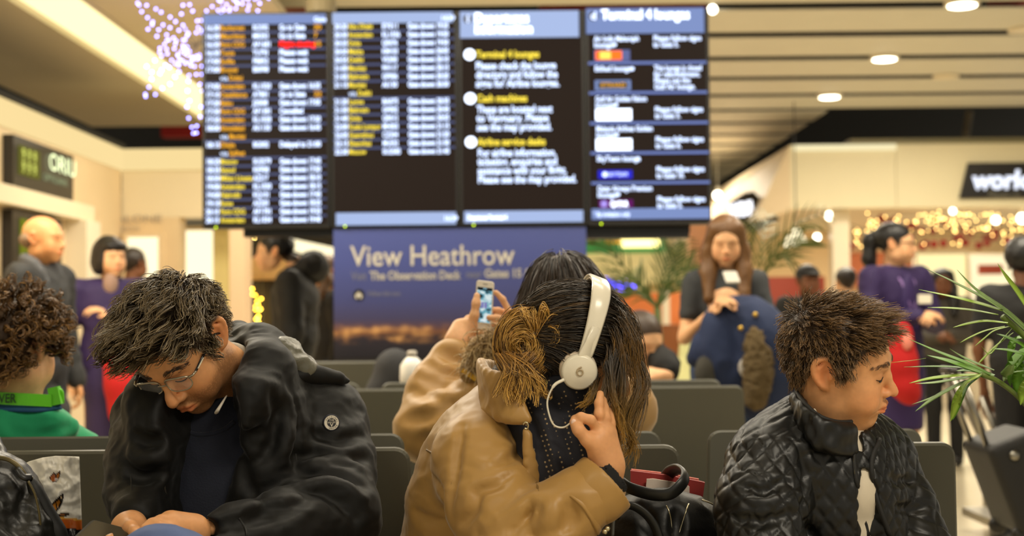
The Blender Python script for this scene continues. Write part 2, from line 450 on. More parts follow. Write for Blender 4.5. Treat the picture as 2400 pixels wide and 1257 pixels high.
slab('pink_banner', PX(390, 14.4), PX(780, 14.4), 14.4, 14.5, PZ(22, 14.4)+.0, PZ(-60, 14.4), mat('pink', (214, 120, 96), rough=.6), label='pinkish banner showing above the first display', cat='banner')
c = P(752, 10, 7.6); MB().lathe([(.08, -.05), (.085, .0), (.07, .07), (.02, .09)], 16, Matrix.Translation(c)).make('ceiling_speaker', mat('putty', (150, 135, 100)), label='rounded putty coloured fitting on top of the first display', cat='fitting')

# ------------------------------------------------------------------ left shops
XL = -3.28; YC = 12.0
slab('wall_left', XL-.3, XL-.02, 4.0, YC+.0, 0, 2.38, M_tan, kind='structure')
t = thing('shop_fascia', 'cream fascia wrapping the corner of the left shops, cove light imitated by glow', 'fascia', (XL, 10, 2.38))
slab('fascia_panel', XL-.32, XL, 4.0, YC, 2.38, 2.56, G_cove_lit, t)
slab('fascia_panel', XL-.32, 1.0, YC-.02, YC+.3, 2.38, 2.56, G_cove_lit, t)
slab('trim_4', XL-.34, XL+.02, 4.0, YC+.0, 2.56, 2.6, M_void, kind='structure')
slab('trim_5', XL-.02, 1.0, YC+.02, YC+.3, 1.98, 2.38, M_cream, kind='structure')
def on_left(xpx): return XL*FPX/(xpx-1200)          # depth where the left shop line shows at photo column xpx
def left_panel(name, xa, xb, za, zb, th, m, parent=None, **kw): return slab(name, XL-.02, XL+th, on_left(xa), on_left(xb), za, zb, m, parent, **kw)
def LM(y, z, off=.065):  # lettering plane facing +X on the left wall: local x runs to +Y
    return Matrix(((0, -1, 0, XL+off), (1, 0, 0, y), (0, 0, 1, z), (0, 0, 0, 1)))
ya, yb = on_left(12), on_left(155)
t = thing('shop_sign', 'dark shop sign with square yellow logo and glowing letters', 'sign', (XL, (ya+yb)/2, 1.98))
za, zb = PZ(425, 9.8), PZ(318, 9.8); slab('sign_panel', XL-.02, XL+.05, ya, yb, 1.99, 2.33, M_dark, t)
m_ = MB(); y1_, y2_ = on_left(24), on_left(72)
m_.box(XL+.05, XL+.06, y1_, y2_, 2.08, 2.27).make('logo_square', glow('logo_olive', (150, 150, 50), .45), t)
m_ = MB()
for r_ in range(2):
    for k in range(3): add_text(m_, '9', .11, LM(y1_+.03+k*.11, 2.18-r_*.085, .066))
m_.make('logo_figures', glow('logo_yel', (220, 226, 110), 1.6), t)
m_ = MB(); add_text(m_, 'ORIU', .17, LM(on_left(92), 2.17, .066), fit=on_left(160)-on_left(92)-.06); m_.make('lettering', glow('letter_wh', (236, 246, 190), 2.2), t)
m_ = MB(); add_text(m_, 'OPTICIANS', .07, LM(on_left(78), 2.085, .066), fit=on_left(135)-on_left(78)); m_.make('small_lettering', glow('letter_gr', (190, 210, 160), .7), t)
left_panel('trim_6', -80, 190, 1.86, 1.98, .10, M_cream, kind='structure')
slab('trim_7', XL-.02, XL+.14, on_left(158), on_left(192), 0, 1.86, M_white, kind='structure')
t = thing('lit_display', 'yellow lit display in black frame behind the bald man', 'sign', (XL, on_left(70), 1.4))
left_panel('frame', 10, 128, 1.2, 1.84, .05, M_dark, t); left_panel('panel', 28, 112, 1.3, 1.79, .06, glow('disp_yel', (120, 130, 20), .9), t)
m_ = MB()
for k in range(3): add_text(m_, '9', .17, LM(on_left(38)+k*.2, 1.62, .075))
for k in range(3): add_text(m_, '9', .17, LM(on_left(38)+.12, 1.49-k*.12, .075))
m_.make('logo_figures', glow('logo_yel', (220, 226, 110), 1.6), t)
# corner shop front facing the seats
slab('wall_corner', XL-.3, PX(420, YC), YC+.02, YC+.25, 0, 2.0, M_tan, kind='structure')
m_ = MB(); c = P(198, 522, YC); add_text(m_, 'JO MALONE', .085, Matrix.Translation(c), fit=.66); c = P(252, 543, YC); add_text(m_, 'LONDON', .06, Matrix.Translation(c), fit=.26)
m_.make('shop_lettering', mat('letter_grey', (168, 160, 150), rough=.4), label='grey shop name lettering above the purple coated woman on the left', cat='sign')
def lit_case(x0, x1, ya, yb, Y, label, m=G_shop, fr=M_tan):
    a = P(x0, yb, Y); b = P(x1, ya, Y); t = thing('display_window', label, 'display', ((a.x+b.x)/2, Y, a.z))
    f = MB(); e = .035
    f.box(a.x-e, a.x, Y-.05, Y+.05, a.z-e, b.z+e); f.box(b.x, b.x+e, Y-.05, Y+.05, a.z-e, b.z+e); f.box(a.x, b.x, Y-.05, Y+.05, b.z, b.z+e); f.box(a.x, b.x, Y-.05, Y+.05, a.z-e, a.z)
    f.make('frame', fr, t); slab('light_panel', a.x, b.x, Y-.01, Y+.03, a.z, b.z, m, t)
    return t, a, b
t, a, b = lit_case(300, 374, 556, 676, YC-.02, 'glowing shop window niche beside the purple coated woman')
for k in range(5):
    x = a.x+.03+k*.045; MB().lathe([(.016, 0), (.018, .06+.01*(k % 3)), (.006, .07), (.008, .1)], 10, Matrix.Translation((x, YC-.07, a.z+.02))).make('bottle', M_tan, t, smooth=True)
t, a, b = lit_case(420, 505, 540, 790, YC+.9, 'bright window of the shop left of the hooded man'); slab('base_panel', a.x-.035, b.x+.035, YC+.85, YC+.95, 0, a.z-.035, M_tan, t)
slab('trim_8', PX(505, YC+.7), PX(540, YC+.7), YC+.6, YC+.8, 0, 1.98, mat('pale_yellow', (240, 222, 150), rough=.5), kind='structure')
slab('trim_9', PX(538, 11.2), PX(574, 11.2), 11.2, 11.5, 0, 2.0, mat('pinkish_column', (226, 196, 160), rough=.5), kind='structure')
slab('trim_10', PX(415, YC+1), PX(1350, 14), 15.0, 15.1, 0, 2.4, M_tan, kind='structure')
t = thing('shelf_unit', 'dark shop shelving with warm lit shelf behind the hooded man', 'shelf', (PX(640, 13.5), 13.5, 0))
slab('back_panel', PX(570, 13.5), PX(790, 13.5), 13.5, 13.6, 0, PZ(545, 13.5), M_dark, t)
slab('shelf', PX(572, 13.4), PX(790, 13.4), 13.3, 13.5, PZ(650, 13.4), PZ(600, 13.4), mat('shelf_warm', (220, 178, 120), rough=.5), t)
slab('shelf', PX(572, 13.4), PX(790, 13.4), 13.3, 13.5, PZ(840, 13.4), PZ(770, 13.4), MATS['shelf_warm'], t)
t = thing('ceiling_panel', 'bright sloping light panel beyond the hooded man', 'light', (PX(735, 13), 13, 1.6))
MB().prism([(PX(686, 13), PZ(582, 13)), (PX(790, 13), PZ(618, 13)), (PX(790, 13), PZ(578, 13)), (PX(690, 13), PZ(556, 13))], .05, Matrix.Translation((0, 13, 0))).make('diffuser', G_shop, t)
def bulbs(name, label, pts, r, m, base, wire=None, group=None):
    t = thing(name, label, 'fairy lights', base, group); c0 = np.array(tuple(base)); first = None
    for p in pts:
        if first is None: first = MB().ball(p, r, 6, 4).make('bulb', m, t, smooth=True); p0 = Vector(p)
        else:
            o = link(bpy.data.objects.new('bulb', first.data)); o.parent = t; o.location = Vector(p)-p0
    if wire: wire.make('wire', mat('wire_grey', (120, 112, 90), rough=.5), t)
    return t
G_gold = glow('gold_bulb', (255, 196, 60), 26.); G_gold2 = glow('gold_warm_bulb', (255, 214, 120), 30.); G_ice = glow('ice_bulb', (150, 150, 255), 10.)
pts = []; wr = MB()
for k in range(30):
    x = random.uniform(568, 622); y = 672+k*3.6+random.uniform(-6, 6)
    if y > 730: x = min(x, 606)
    pts.append(P(x, y, 13.27+random.uniform(-.02, .02)))
for k in range(4): wr.tube([P(572+k*14, 640, 13.285), P(576+k*13, 782, 13.285)], .003, 4)
bulbs('fairy_light_string', 'golden fairy lights glowing beside the hooded man', pts, .0085, G_gold, P(595, 780, 13.2), wr)
bulbs('spot_lamp', 'pair of small warm spot lamps under the first display', [P(578, 553, 13.2), P(597, 556, 13.2)], .012, G_gold2, P(588, 560, 13.2), MB().tube([P(578, 553, 13.2), P(588, 540, 13.2), (P(588, 540, 13.2).x, 13.2, 3.12)], .003, 5))

# starburst of lights
cs = P(462, 105, 8.6); pts = []; wr = MB()
rays = [(322, 8), (345, 60), (430, 0), (520, -5), (560, 0), (600, -12), (375, 118), (342, 165), (335, 232), (455, 325), (420, 150), (640, -20), (500, 250)]
for (rx, ry) in rays:
    e = P(rx, ry, 8.6+random.uniform(-.25, .25)); d = e-cs; side = Vector((-d.z, 0, d.x)).normalized()
    n = max(7, int(d.length/.026))
    for sgn in (-1, 1):
        ww = [cs]
        for k in range(1, n+1):
            f = k/n
            if (k+sgn) % 2 and n > 8: continue
            p = cs+d*f+side*sgn*(.045*math.sin(math.pi*min(1, f*1.0))+.004)+Vector((random.uniform(-.008, .008), random.uniform(-.03, .03), random.uniform(-.008, .008)))
            if k > 1: pts.append(p)
            ww.append(p)
        if len(ww) > 2: wr.tube(ww, .002, 3)
bulbs('starburst_light', 'hanging starburst of icy blue white fairy lights left of the displays', pts[:290], .0075, G_ice, cs, wr)

# ------------------------------------------------------------------ duty free shop on the right
YF = 16.8; zt = PZ(338, YF, 2100); zb = PZ(487, YF, 2100); xc = PX(1858, YF)
M_fas = mat('fascia_cream', (226, 214, 176), rough=.5, var=(.8, .05))
t = thing('shop_canopy', 'wide cream canopy over the duty free shop on the right', 'canopy', (xc+1.5, YF, zb))
slab('front_panel', xc, xc+1.25, YF, YF+.1, zb, zt, M_fas, t); slab('front_panel', xc+1.256, xc+4.5, YF, YF+.1, zb, zt, M_fas, t)
slab('top_ledge', xc+.75, xc+4.5, YF+.12, YF+.5, zt, zt+.08, mat('ledge_olive', (150, 140, 100), rough=.5), t)
slab('light_strip', xc+.03, xc+1.25, YF-.03, YF, zt-.07, zt, glow('strip_glow', (255, 240, 190), 1.0), t)
slab('underside', xc, xc+4.5, YF+.1, YF+5.5, zb+.02, zb+.06, M_white, t)
v = [(xc, YF, zt), (xc, YF+6.5, zt), (xc-.75, YF+6.5, zb-.1), (xc-.42, YF+.1, zb-.12), (xc, YF, zb)]
MB().add(v+[(p[0]+.12, p[1], p[2]) for p in v], [(0, 1, 2, 3), (0, 3, 4), (5, 8, 7, 6), (5, 9, 8), (0, 5, 6, 1), (3, 8, 9, 4), (2, 7, 8, 3), (1, 6, 7, 2)]).make('side_panel', mat('fascia_peach', (230, 208, 172), rough=.5, var=(.8, .05)), t)
t = thing('shop_sign', 'black sign with white italic lettering on the shop canopy', 'sign', P(2320, 465, YF-.05))
a = P(2246, 466, YF); b = P(2266, 383, YF); MB().prism([(a.x, a.z), (a.x+1.4, a.z), (a.x+1.5, b.z), (b.x, b.z)], .04, Matrix.Translation((0, YF-.05, 0))).make('sign_panel', M_dark, t)
m_ = MB(); c = P(2279, 442, YF-.07); add_text(m_, 'worldduty', .30, Matrix.Translation(c), shear=.12, bold=.012, fit=1.25); m_.make('lettering', glow('sign_white', (235, 240, 255), 1.5), t)
m_ = MB(); c = P(2315, 463, YF-.07); add_text(m_, 'Mezza ric', .10, Matrix.Translation(c), shear=.1); m_.make('small_lettering', mat('letter_dim', (120, 116, 100)), t)
t = thing('shop_sign', 'small tilted dark sign with glowing white letters on the canopy side', 'sign', P(1755, 545, YF))
cq = [P(1703, 478, 17.6), P(1757, 548, 17.4), P(1806, 518, 17.0), P(1745, 452, 17.2)]
MB().add([tuple(p) for p in cq]+[(p.x+.12, p.y+.05, p.z+.02) for p in cq], [(0, 1, 2, 3), (7, 6, 5, 4), (0, 4, 5, 1), (1, 5, 6, 2), (2, 6, 7, 3), (3, 7, 4, 0)]).make('sign_panel', M_dark, t)
m_ = MB(); c = P(1712, 508, 17.0); add_text(m_, 'WDF', .2, Matrix.Translation(c) @ Matrix.Rotation(R(-8), 4, 'Y'), fit=.3, bold=.02); m_.make('lettering', glow('sign_white2', (240, 240, 246), 2.2), t)
slab('trim_11', PX(1950, YF+.4), PX(1990, YF+.4), YF+.3, YF+.5, 0, zb, M_white, kind='structure')
slab('wall_right', xc+.2, xc+6, 22.0, 22.2, 0, zb+.1, mat('shop_rear', (232, 206, 160), rough=.6), kind='structure')
t, a, b = lit_case(2150, 2262, 596, 760, 19.0, 'large glowing cream display behind the purple coated woman on the right', glow('case_cream', (255, 236, 170), 1.25), M_white); MB().box(a.x-.03, b.x+.03, 18.95, 19.2, 0, a.z-.035).make('base_cabinet', M_white, t)
t, a, b = lit_case(2275, 2400, 600, 760, 19.4, 'bright shop shelves at the right edge behind the palm', glow('case_white', (255, 236, 190), 1.2), M_white)
MB().box(a.x-.03, b.x+.03, 19.35, 19.6, 0, a.z-.035).make('base_cabinet', M_white, t); MB().box(a.x+.1, a.x+.42, 19.3, 19.36, b.z-.25, b.z-.12).make('poster', mat('poster_rust', (150, 60, 36)), t)
for k in range(6): MB().lathe([(.035, 0), (.035, .16), (.012, .2), (.012, .26)], 10, Matrix.Translation((a.x+.08+k*.11, 19.3, a.z+.12))).make('bottle', mat('bottle_red%d' % (k % 2), ((196, 60, 40), (220, 170, 110))[k % 2]), t, smooth=True)
slab('red_counter', PX(1800, 18), PX(1935, 18), 18, 18.4, 0, PZ(655, 18), mat('counter_red', (168, 70, 52), rough=.5), label='dusky red shop stand behind the man in the cap', cat='counter')
slab('orange_bulkhead', PX(1990, 21.8), PX(2160, 21.8), 21.8, 22, PZ(680, 21.8), PZ(600, 21.8), mat('bulk_orange', (196, 110, 66), rough=.6), label='orange shop bulkhead under the golden garland', cat='panel')
pts = []; wr = MB()
for k in range(165):
    u = random.random(); x = 1995+u*420; cy = 545-40*min(1, u*2.6)*(1-.1*u)+random.gauss(0, 8)
    y = cy+random.uniform(-4, 34) if k % 3 else 520+random.uniform(-20, 62)
    if x < 2030 and y < 520: y += 40
    pts.append(P(x, min(max(y, 495), 586), 17.12+random.uniform(-.15, .15)))
for k in range(6): wr.tube([P(1990, 565-8*k, 17.12), P(2100, 504+12*k, 17.12), P(2250, 508+10*k, 17.12), P(2420, 504+14*k, 17.12)], .006, 4)
bulbs('fairy_light_garland', 'dense garland of golden fairy lights hanging in the shop on the right', pts, .0100, glow('gold_bulb_far', (255, 208, 120), 10.), P(2200, 590, 17.12), wr)
redm = mat('bauble_red', (150, 30, 22), rough=.3); t = thing('bauble_cluster', 'red baubles hung among the golden garland lights', 'ornament', P(2200, 575, 17.6)); f0 = None
for k in range(40):
    p = P(random.uniform(1990, 2400), random.uniform(512, 580), 17.5+random.uniform(0, .3))
    if f0 is None: f0 = MB().ball(p, .05, 8, 6).make('bauble', redm, t, smooth=True); p0 = p
    else: o = link(bpy.data.objects.new('bauble', f0.data)); o.parent = t; o.location = p-p0
for x, y, Y, r_, l in ((1945, 506, 17.2, .05, 'bright bulb beside the white shop column'), (1670, 22, 11.0, .035, 'bright ceiling spot at the upper corner of the displays'), (1682, 458, 16.5, .05, 'bright spot lamp right of the fourth display'), (2233, 495, 17.0, .035, 'white bulb above the golden garland'), (2334, 516, 17.0, .045, 'brightest white bulb in the golden garland'), (2396, 512, 17.0, .06, 'white bulb at the right edge of the garland'), (1915, 556, 17.5, .04, 'small warm bulb between pendant lamp and column')):
    c = P(x, y, Y); t = thing('spot_bulb', l, 'light', c); MB().ball(c, r_, 10, 8).make('bulb', G_lamp, t, smooth=True); MB().tube([c+Vector((0, .0, r_*.8)), c+Vector((0, .0, r_*2.0))], r_*.5, 8).make('socket', M_white, t); MB().tube([c+Vector((0, 0, r_*2)), (c.x, c.y, max(c.z+r_*3, (zb+.02) if Y > 16.85 and c.x > xc else 3.5))], .004, 5).make('cord', M_white, t)
c = P(1866, 577, 16.0); t = thing('pendant_lamp', 'conical glowing pendant lamp behind the palm fronds', 'lamp', c)
MB().lathe([(.14, 0), (.15, .005), (.05, .17), (.03, .2)], 20, Matrix.Translation(c)).make('shade', glow('pend_glow', (255, 240, 200), 2.4), t, smooth=True)
MB().tube([c+Vector((0, 0, .2)), (c.x, c.y, 3.5)], .006, 6).make('cord', M_dark, t)
c = P(2262, 330, 17.6); MB().tube([P(2272, 262, 17.6), c], .05, 8).make('ceiling_duct', mat('duct_grey', (120, 108, 84)), label='grey hanging pipe in the dark gap over the shop canopy', cat='pipe')

# ------------------------------------------------------------------ concourse seen under the fourth display
t = thing('bulkhead', 'pale bulkhead with a green stripe far beyond the displays', 'bulkhead', (PX(1500, 23.7), 23.7, 1.6))
slab('panel', PX(1340, 23.7), PX(1660, 23.7), 23.7, 24, PZ(668, 23.7), PZ(590, 23.7), mat('far_cream', (230, 218, 160), rough=.6), t)
slab('stripe', PX(1340, 23.7), PX(1560, 23.7), 23.65, 23.7, PZ(595, 23.7), PZ(566, 23.7), glow('green_strip', (90, 190, 90), .55), t)
slab('far_shopfront', PX(1340, 24), PX(1720, 24), 24, 24.3, 0, PZ(560, 24), mat('far_tan', (226, 212, 160), rough=.6), label='pale far shopfront under the fourth display', cat='shopfront')
t = thing('light_bar', 'bright bar lamp hanging under the fourth display', 'lamp', P(1500, 580, 15))
a = P(1455, 580, 15); b = P(1546, 560, 15); MB().tube([(a.x+.1, 15.04, b.z), (a.x+.1, 15.04, 3.5)], .005, 5).make('hanger', M_dark, t); slab('tube', a.x, b.x, 15, 15.08, a.z, b.z, glow('bar_glow', (255, 236, 150), 3.0), t); a = P(1420, 568, 15); slab('amber_end', a.x, P(1455, 0, 15).x, 15, 15.04, a.z-.01, a.z+.012, glow('amber', (255, 170, 30), 1.4), t)
t = thing('neon_sign', 'blue violet neon lettering behind the headphones', 'sign', P(1445, 690, 17))
m_ = MB(); add_text(m_, 'Ottoline', .16, Matrix.Translation(P(1405, 672, 17)) @ Matrix.Rotation(R(8), 4, 'Y'), fit=.42, bold=.012, shear=.2); m_.make('lettering', glow('neon_violet', (84, 70, 255), 5.), t)
MB().tube([P(1450, 655, 17), (P(1450, 655, 17).x, 17, 3.5)], .005, 5).make('hanger', M_dark, t); MB().ball(P(1502, 668, 17), (.07, .03, .05), 10, 8).make('lamp', glow('neon_cream', (255, 220, 140), 1.3), t, smooth=True)
t = thing('kiosk', 'orange far kiosk with white pillar and round white lamp', 'kiosk', P(1570, 860, 16)); M_or = mat('kiosk_orange', (226, 128, 62), rough=.5)
slab('wall_panel', PX(1380, 16.3), PX(1680, 16.3), 16.3, 16.4, 0, PZ(690, 16.3), M_or, t); slab('pillar', PX(1553, 16), PX(1570, 16), 16, 16.1, 0, PZ(678, 16), M_white, t)
MB().lathe([(.01, -.0), (.075, -.0), (.08, .02), (.01, .03)], 20, Matrix.Translation(P(1612, 724, 16)) @ Matrix.Rotation(R(90), 4, 'X')).make('round_lamp', glow('round_glow', (240, 250, 220), 1.0), t)
slab('wooden_counter', PX(1512, 15), PX(1592, 15), 15, 15.4, 0, PZ(765, 15), mat('counter_wood', (128, 70, 18), rough=.45, var=(6, .12)), label='brown wooden counter in front of the orange kiosk', cat='counter')
a = P(1575, 890, 14); MB().prism([(a.x, 0), (a.x+.24, 0), (a.x+.24, PZ(772, 14)), (a.x+.10, PZ(772, 14))], .04, Matrix.Translation((0, 14, 0))).make('floor_sign', mat('aboard', (206, 206, 150), rough=.5, var=(9, .2)), label='pale green leaning floor sign beside the wooden counter', cat='sign')
slab('pink_pillar', PX(1618, 19), PX(1662, 19), 19, 19.3, 0, PZ(505, 19), mat('pillar_pink', (226, 170, 130), rough=.5, var=(4, .15)), label='pinkish pillar behind the woman texting', cat='pillar')

# ------------------------------------------------------------------ flight information displays
YB = 7.5; px = YB/FPX
EDG = [473, 774.5, 1075, 1373, 1665]
def BX(x): return P(x, 275, YB).x
def BZ(y): return P(1070, y, YB).z
M_case = mat('display_case', (20, 18, 16), rough=.35)
G_bg = glow('screen_brown', (44, 31, 24), .75); G_wh = glow('screen_white', (206, 222, 255), 2.3); G_am = glow('screen_amber', (236, 168, 40), 1.5); G_yl = glow('screen_yellow', (240, 214, 70), 1.6)
G_ln = glow('screen_line', (112, 124, 176), .5); G_hd = glow('screen_header', (176, 196, 240), .95); G_hd2 = glow('screen_header_blue', (142, 164, 222), .8); G_rd = glow('screen_red', (255, 20, 8), 2.2); G_led = glow('led_green', (190, 220, 20), 5.)
def rect(x0, x1, y0_, y1_, off): return MB().box(BX(x0), BX(x1), YB-off, YB-off+.002, BZ(y1_), BZ(y0_))
def TM(x, y, off=.012): return Matrix.Translation((BX(x), YB-off, BZ(y)))
disp = []
labs = ['flight departures display listing twenty four rows, leftmost of the four', 'flight departures display half filled with rows, second from left', 'information display headed Departures information, third from left', 'lounge directory display headed Terminal 4 lounges, rightmost of the four']
for k in range(4):
    x0, x1 = EDG[k], EDG[k+1]
    t = thing('flight_display', labs[k], 'display', (BX((x0+x1)/2), YB+.05, BZ(531)), 'hanging flight displays'); disp.append(t)
    MB().rprism((x1-x0-.1)*px, (531-21)*px, .008, .11, .004, Matrix.Translation((BX((x0+x1)/2), YB, BZ(531)))).make('casing', M_case, t)
    rect(x0+8, x1-8, 29, 522, .003).make('screen', G_bg, t)
    MB().ball((BX(x0+33), YB-.008, BZ(531)+.006), .005, 6, 4).make('status_light', G_led, t)
S1 = [('16:30', 'Bucharest', 'RO392', 'Go to Gate', '20'), ('16:30', 'Mauritius', 'MK053', 'Go to Gate', '7'), ('16:30', 'Paris CDG', 'AF1681', 'Flight closing', '15'), ('16:30', 'Tunis', 'TU793', 'Please wait', ''), ('17:00', 'Sofia', 'FB852', 'Please wait', ''), ('17:00', 'Brunei', 'BI098', 'Please wait', ''), ('', 'via Dubai', '', '', ''),
 ('17:05', 'Amsterdam', 'KL1020', 'Gate shown 16:35', ''), ('17:10', 'Casablanca', 'AT801', 'Go to Gate', '22'), ('17:20', 'Baku', 'J2008', 'Gate shown 17:05', ''), ('17:30', 'Paris CDG', 'AF1381', 'Cancelled', ''), ('17:35', 'Amsterdam', 'KL1028', 'Gate shown 17:20', ''), ('18:00', 'Ahmedabad', 'AI1130', 'Gate shown 16:45', ''), ('', 'via Mumbai', '', '', ''), ('18:15', 'Dhaka', 'BG002', 'Delayed to 21:00', ''), ('', 'via Sylhet', '', '', ''),
 ('18:25', 'Moscow', 'SU2579', 'Gate shown 17:45', ''), ('18:35', 'Seoul', 'KE908', 'Gate shown 17:50', ''), ('18:50', 'Milan Linate', 'AZ217', 'Gate shown 18:10', ''), ('19:00', 'Amsterdam', 'KL1030', 'Gate shown 18:15', ''), ('19:00', 'Nairobi', 'KQ101', 'Gate shown 17:45', ''), ('19:10', 'Rome', 'AZ203', 'Gate shown 18:25', ''), ('20:10', 'Paris CDG', 'AF1781', 'Gate shown 19:25', ''), ('20:15', 'Amsterdam', 'KL1034', 'Gate shown 19:40', '')]
S2 = [('20:20', 'Abu Dhabi', 'EY011', 'Gate shown 19:35'), ('20:30', 'Amsterdam', 'KL1036', 'Gate shown 19:50'), ('20:35', 'Doha', 'QR076', 'Gate shown 19:50'), ('20:50', 'Malta', 'KM103', 'Gate shown 20:05'), ('20:55', 'Delhi', 'VS300', 'Gate shown 20:10'), ('21:00', 'Mumbai', '9W117', 'Gate shown 20:15'), ('21:05', 'Bahrain', 'GF006', 'Gate shown 20:20'), ('21:15', 'Mumbai', 'AI130', 'Gate shown 20:30'), ('', 'via Delhi', '', ''),
 ('21:20', 'Lagos', 'BA075', 'Gate shown 20:35'), ('21:30', 'Bahrain', 'GF002', 'Gate shown 20:45'), ('21:40', 'Doha', 'QR012', 'Gate shown 20:55'), ('22:00', 'Kuala Lumpur', 'MH003', 'Gate shown 21:15'), ('22:05', 'Guangzhou', 'CZ304', 'Gate shown 21:20'), ('22:15', 'Shanghai', 'MU552', 'Gate shown 21:30'), ('22:30', 'Moscow', 'SU2585', 'Gate shown 21:45')]
def flights(t, rows, x0, cols, ys, dy, fit):
    W = MB(); A = MB(); Y_ = MB(); Rd = MB(); Ln = MB(); sz = 17.5*px
    for i, r_ in enumerate(rows):
        y = ys+dy*i+6; yl = x0+5
        if r_[0]:
            add_text(W, r_[0], sz, TM(cols[0], y), fit=31*px, bold=.0012); add_text(W, r_[2], sz, TM(cols[2], y), fit=(8+5.6*len(r_[2]))*px, bold=.0012)
            add_text(Rd if 'closing' in r_[3] else W, r_[3], sz, TM(cols[3], y), fit=(4+5.75*len(r_[3]))*px if len(r_[3]) > 12 else (2+5.9*len(r_[3]))*px, bold=.0014 if 'closing' not in r_[3] else .002)
            add_text(A if i < 16 and len(rows) > 20 else Y_, r_[1], sz, TM(cols[1], y), fit=(5+5.8*len(r_[1]))*px, bold=.0008)
        else:
            add_text(W, 'via', sz*.95, TM(cols[1], y), fit=18*px); add_text(A if len(rows) > 20 else Y_, r_[1][4:], sz, TM(cols[1]+21, y), fit=(2+5.8*(len(r_[1])-4))*px, bold=.0008)
        if len(r_) > 4 and r_[4]: add_text(A, r_[4], sz, TM(cols[4], y), bold=.0008)
        if i+1 < len(rows) and rows[i+1][0]: Ln.box(BX(x0+6), BX(x0+292), YB-.009, YB-.007, BZ(y+7.4), BZ(y+2.6))
    W.make('screen_text', G_wh, t, kind='stuff'); Ln.make('row_lines', G_ln, t, kind='stuff')
    if A.v: A.make('amber_text', G_am, t, kind='stuff')
    if Y_.v: Y_.make('yellow_text', G_yl, t, kind='stuff')
    if Rd.v: Rd.make('red_text', G_rd, t)
flights(disp[0], S1, EDG[0], (483, 517, 594, 656, 737), 61, 19.57, None)
flights(disp[1], S2, EDG[1], (785, 818, 897, 957), 60.5, 19.57, None)
rect(EDG[0]+6, EDG[1]-10, 30, 53, .008).make('header_bar', G_hd2, disp[0]); rect(EDG[1]+6, EDG[2]-12, 28, 53, .008).make('header_bar', G_hd, disp[1]); rect(EDG[1]+12, EDG[2]-8, 497, 526, .008).make('footer_bar', G_hd, disp[1])
m_ = MB(); add_text(m_, 'Gate', 15*px, TM(737, 48), bold=.001); m_.make('header_text', G_wh, disp[0])
m_ = MB(); add_text(m_, '14:39', 15*px, TM(1035, 48), bold=.001); add_text(m_, '16:39', 15*px, TM(1038, 517), bold=.001); m_.make('header_text', G_wh, disp[1])
t = disp[2]; rect(1080, 1359, 28, 90, .008).make('header_bar', G_hd, t); rect(1086, 1364, 496, 523, .008).make('footer_bar', G_hd, t)
m_ = MB(); add_text(m_, 'Departures', 33*px, TM(1114, 55), fit=127*px, bold=.0025); add_text(m_, 'information', 33*px, TM(1114, 80), fit=136*px, bold=.0025)
G_w2 = glow('screen_white_bright', (226, 236, 255), 3.2); m_.make('header_text', G_w2, t)
def disc(x, y, r, off, m, name, t): return MB().lathe([(r*px, 0), (r*px, .002)], 24, Matrix.Translation((BX(x), YB-off, BZ(y))) @ Matrix.Rotation(R(90), 4, 'X')).make(name, m, t)
disc(1098, 46, 10, .010, M_case, 'icon_disc', t); m_ = MB(); add_text(m_, 'i', 26*px, TM(1096, 54, .016), bold=.002); m_.make('icon_figure', G_wh, t)
m_ = MB(); b_ = MB()
body = [('Terminal 4 lounges', ['Please check the lounge', 'directory and follow the', 'signs for Airline lounges.']), ('Cash machines', ['These are located next', 'to Vanguary. Please', 'see the map provided.']), ('Airline service desks', ['For airline information,', 'ticketing, enquiries and', 'assistance with your flight.', 'Please see the map provided.'])]
wid = [(149, (188, 192, 196)), (118, (178, 169, 175)), (160, (183, 186, 208, 230))]
for k, (hd, ls) in enumerate(body):
    y = (129, 232, 334)[k]; disc(1102+k*.7, y, 13, .009, G_w2, 'bullet_disc', t)
    add_text(b_, hd, 24*px, TM(1117+k, y+8), fit=wid[k][0]*px, bold=.0015)
    for j, l in enumerate(ls): add_text(m_, l, 25*px, TM(1116+k*1.5, y+(35 if k == 0 else 34)+j*20.8), fit=wid[k][1][j]*px, bold=.0012)
m_.make('screen_text', G_wh, t, kind='stuff'); b_.make('yellow_text', G_yl, t, kind='stuff')
m_ = MB(); add_text(m_, 'Departures Terminal 4', 15*px, TM(1094, 516), fit=92*px, bold=.001); m_.make('footer_text', G_w2, t)
t = disp[3]; rect(1376, 1653, 24, 83, .008).make('header_bar', G_hd2, t); rect(1384, 1660, 493, 518, .008).make('footer_bar', G_hd2, t)
m_ = MB(); add_text(m_, 'Terminal 4 lounges', 33*px, TM(1412, 50), fit=208*px, bold=.0022); m_.make('header_text', G_w2, t)
disc(1393, 42, 11, .010, M_case, 'icon_disc', t); m_ = MB(); add_text(m_, 'd', 26*px, TM(1387, 50, .016), bold=.002); m_.make('icon_figure', G_wh, t)
W = MB(); Ln = MB()
rows = [(95, ['Air India Maharajah', 'lounge'], 95, ['Please follow signs', 'to Gate 5.'], 106), (165, ['Etihad lounge'], 165, ['This lounge is closed', 'for refurbishment.', 'Please use the', 'Gulf Air lounge.'], 85), (236, ['Gulf Air Golden Falcon', 'lounge'], 262, ['Please follow signs', 'to Gate 3.'], 120), (306, ['Malaysia Airlines Golden', 'lounge'], 332, ['Please follow signs', 'to Gate 6.'], 132), (376, ['SkyTeam lounge'], 402, ['Please follow signs', 'to Gate 10.'], 102), (446, ['Qatar Airways Premium', 'lounge'], 472, ['Please follow signs', 'to Gate 5.'], 128)]
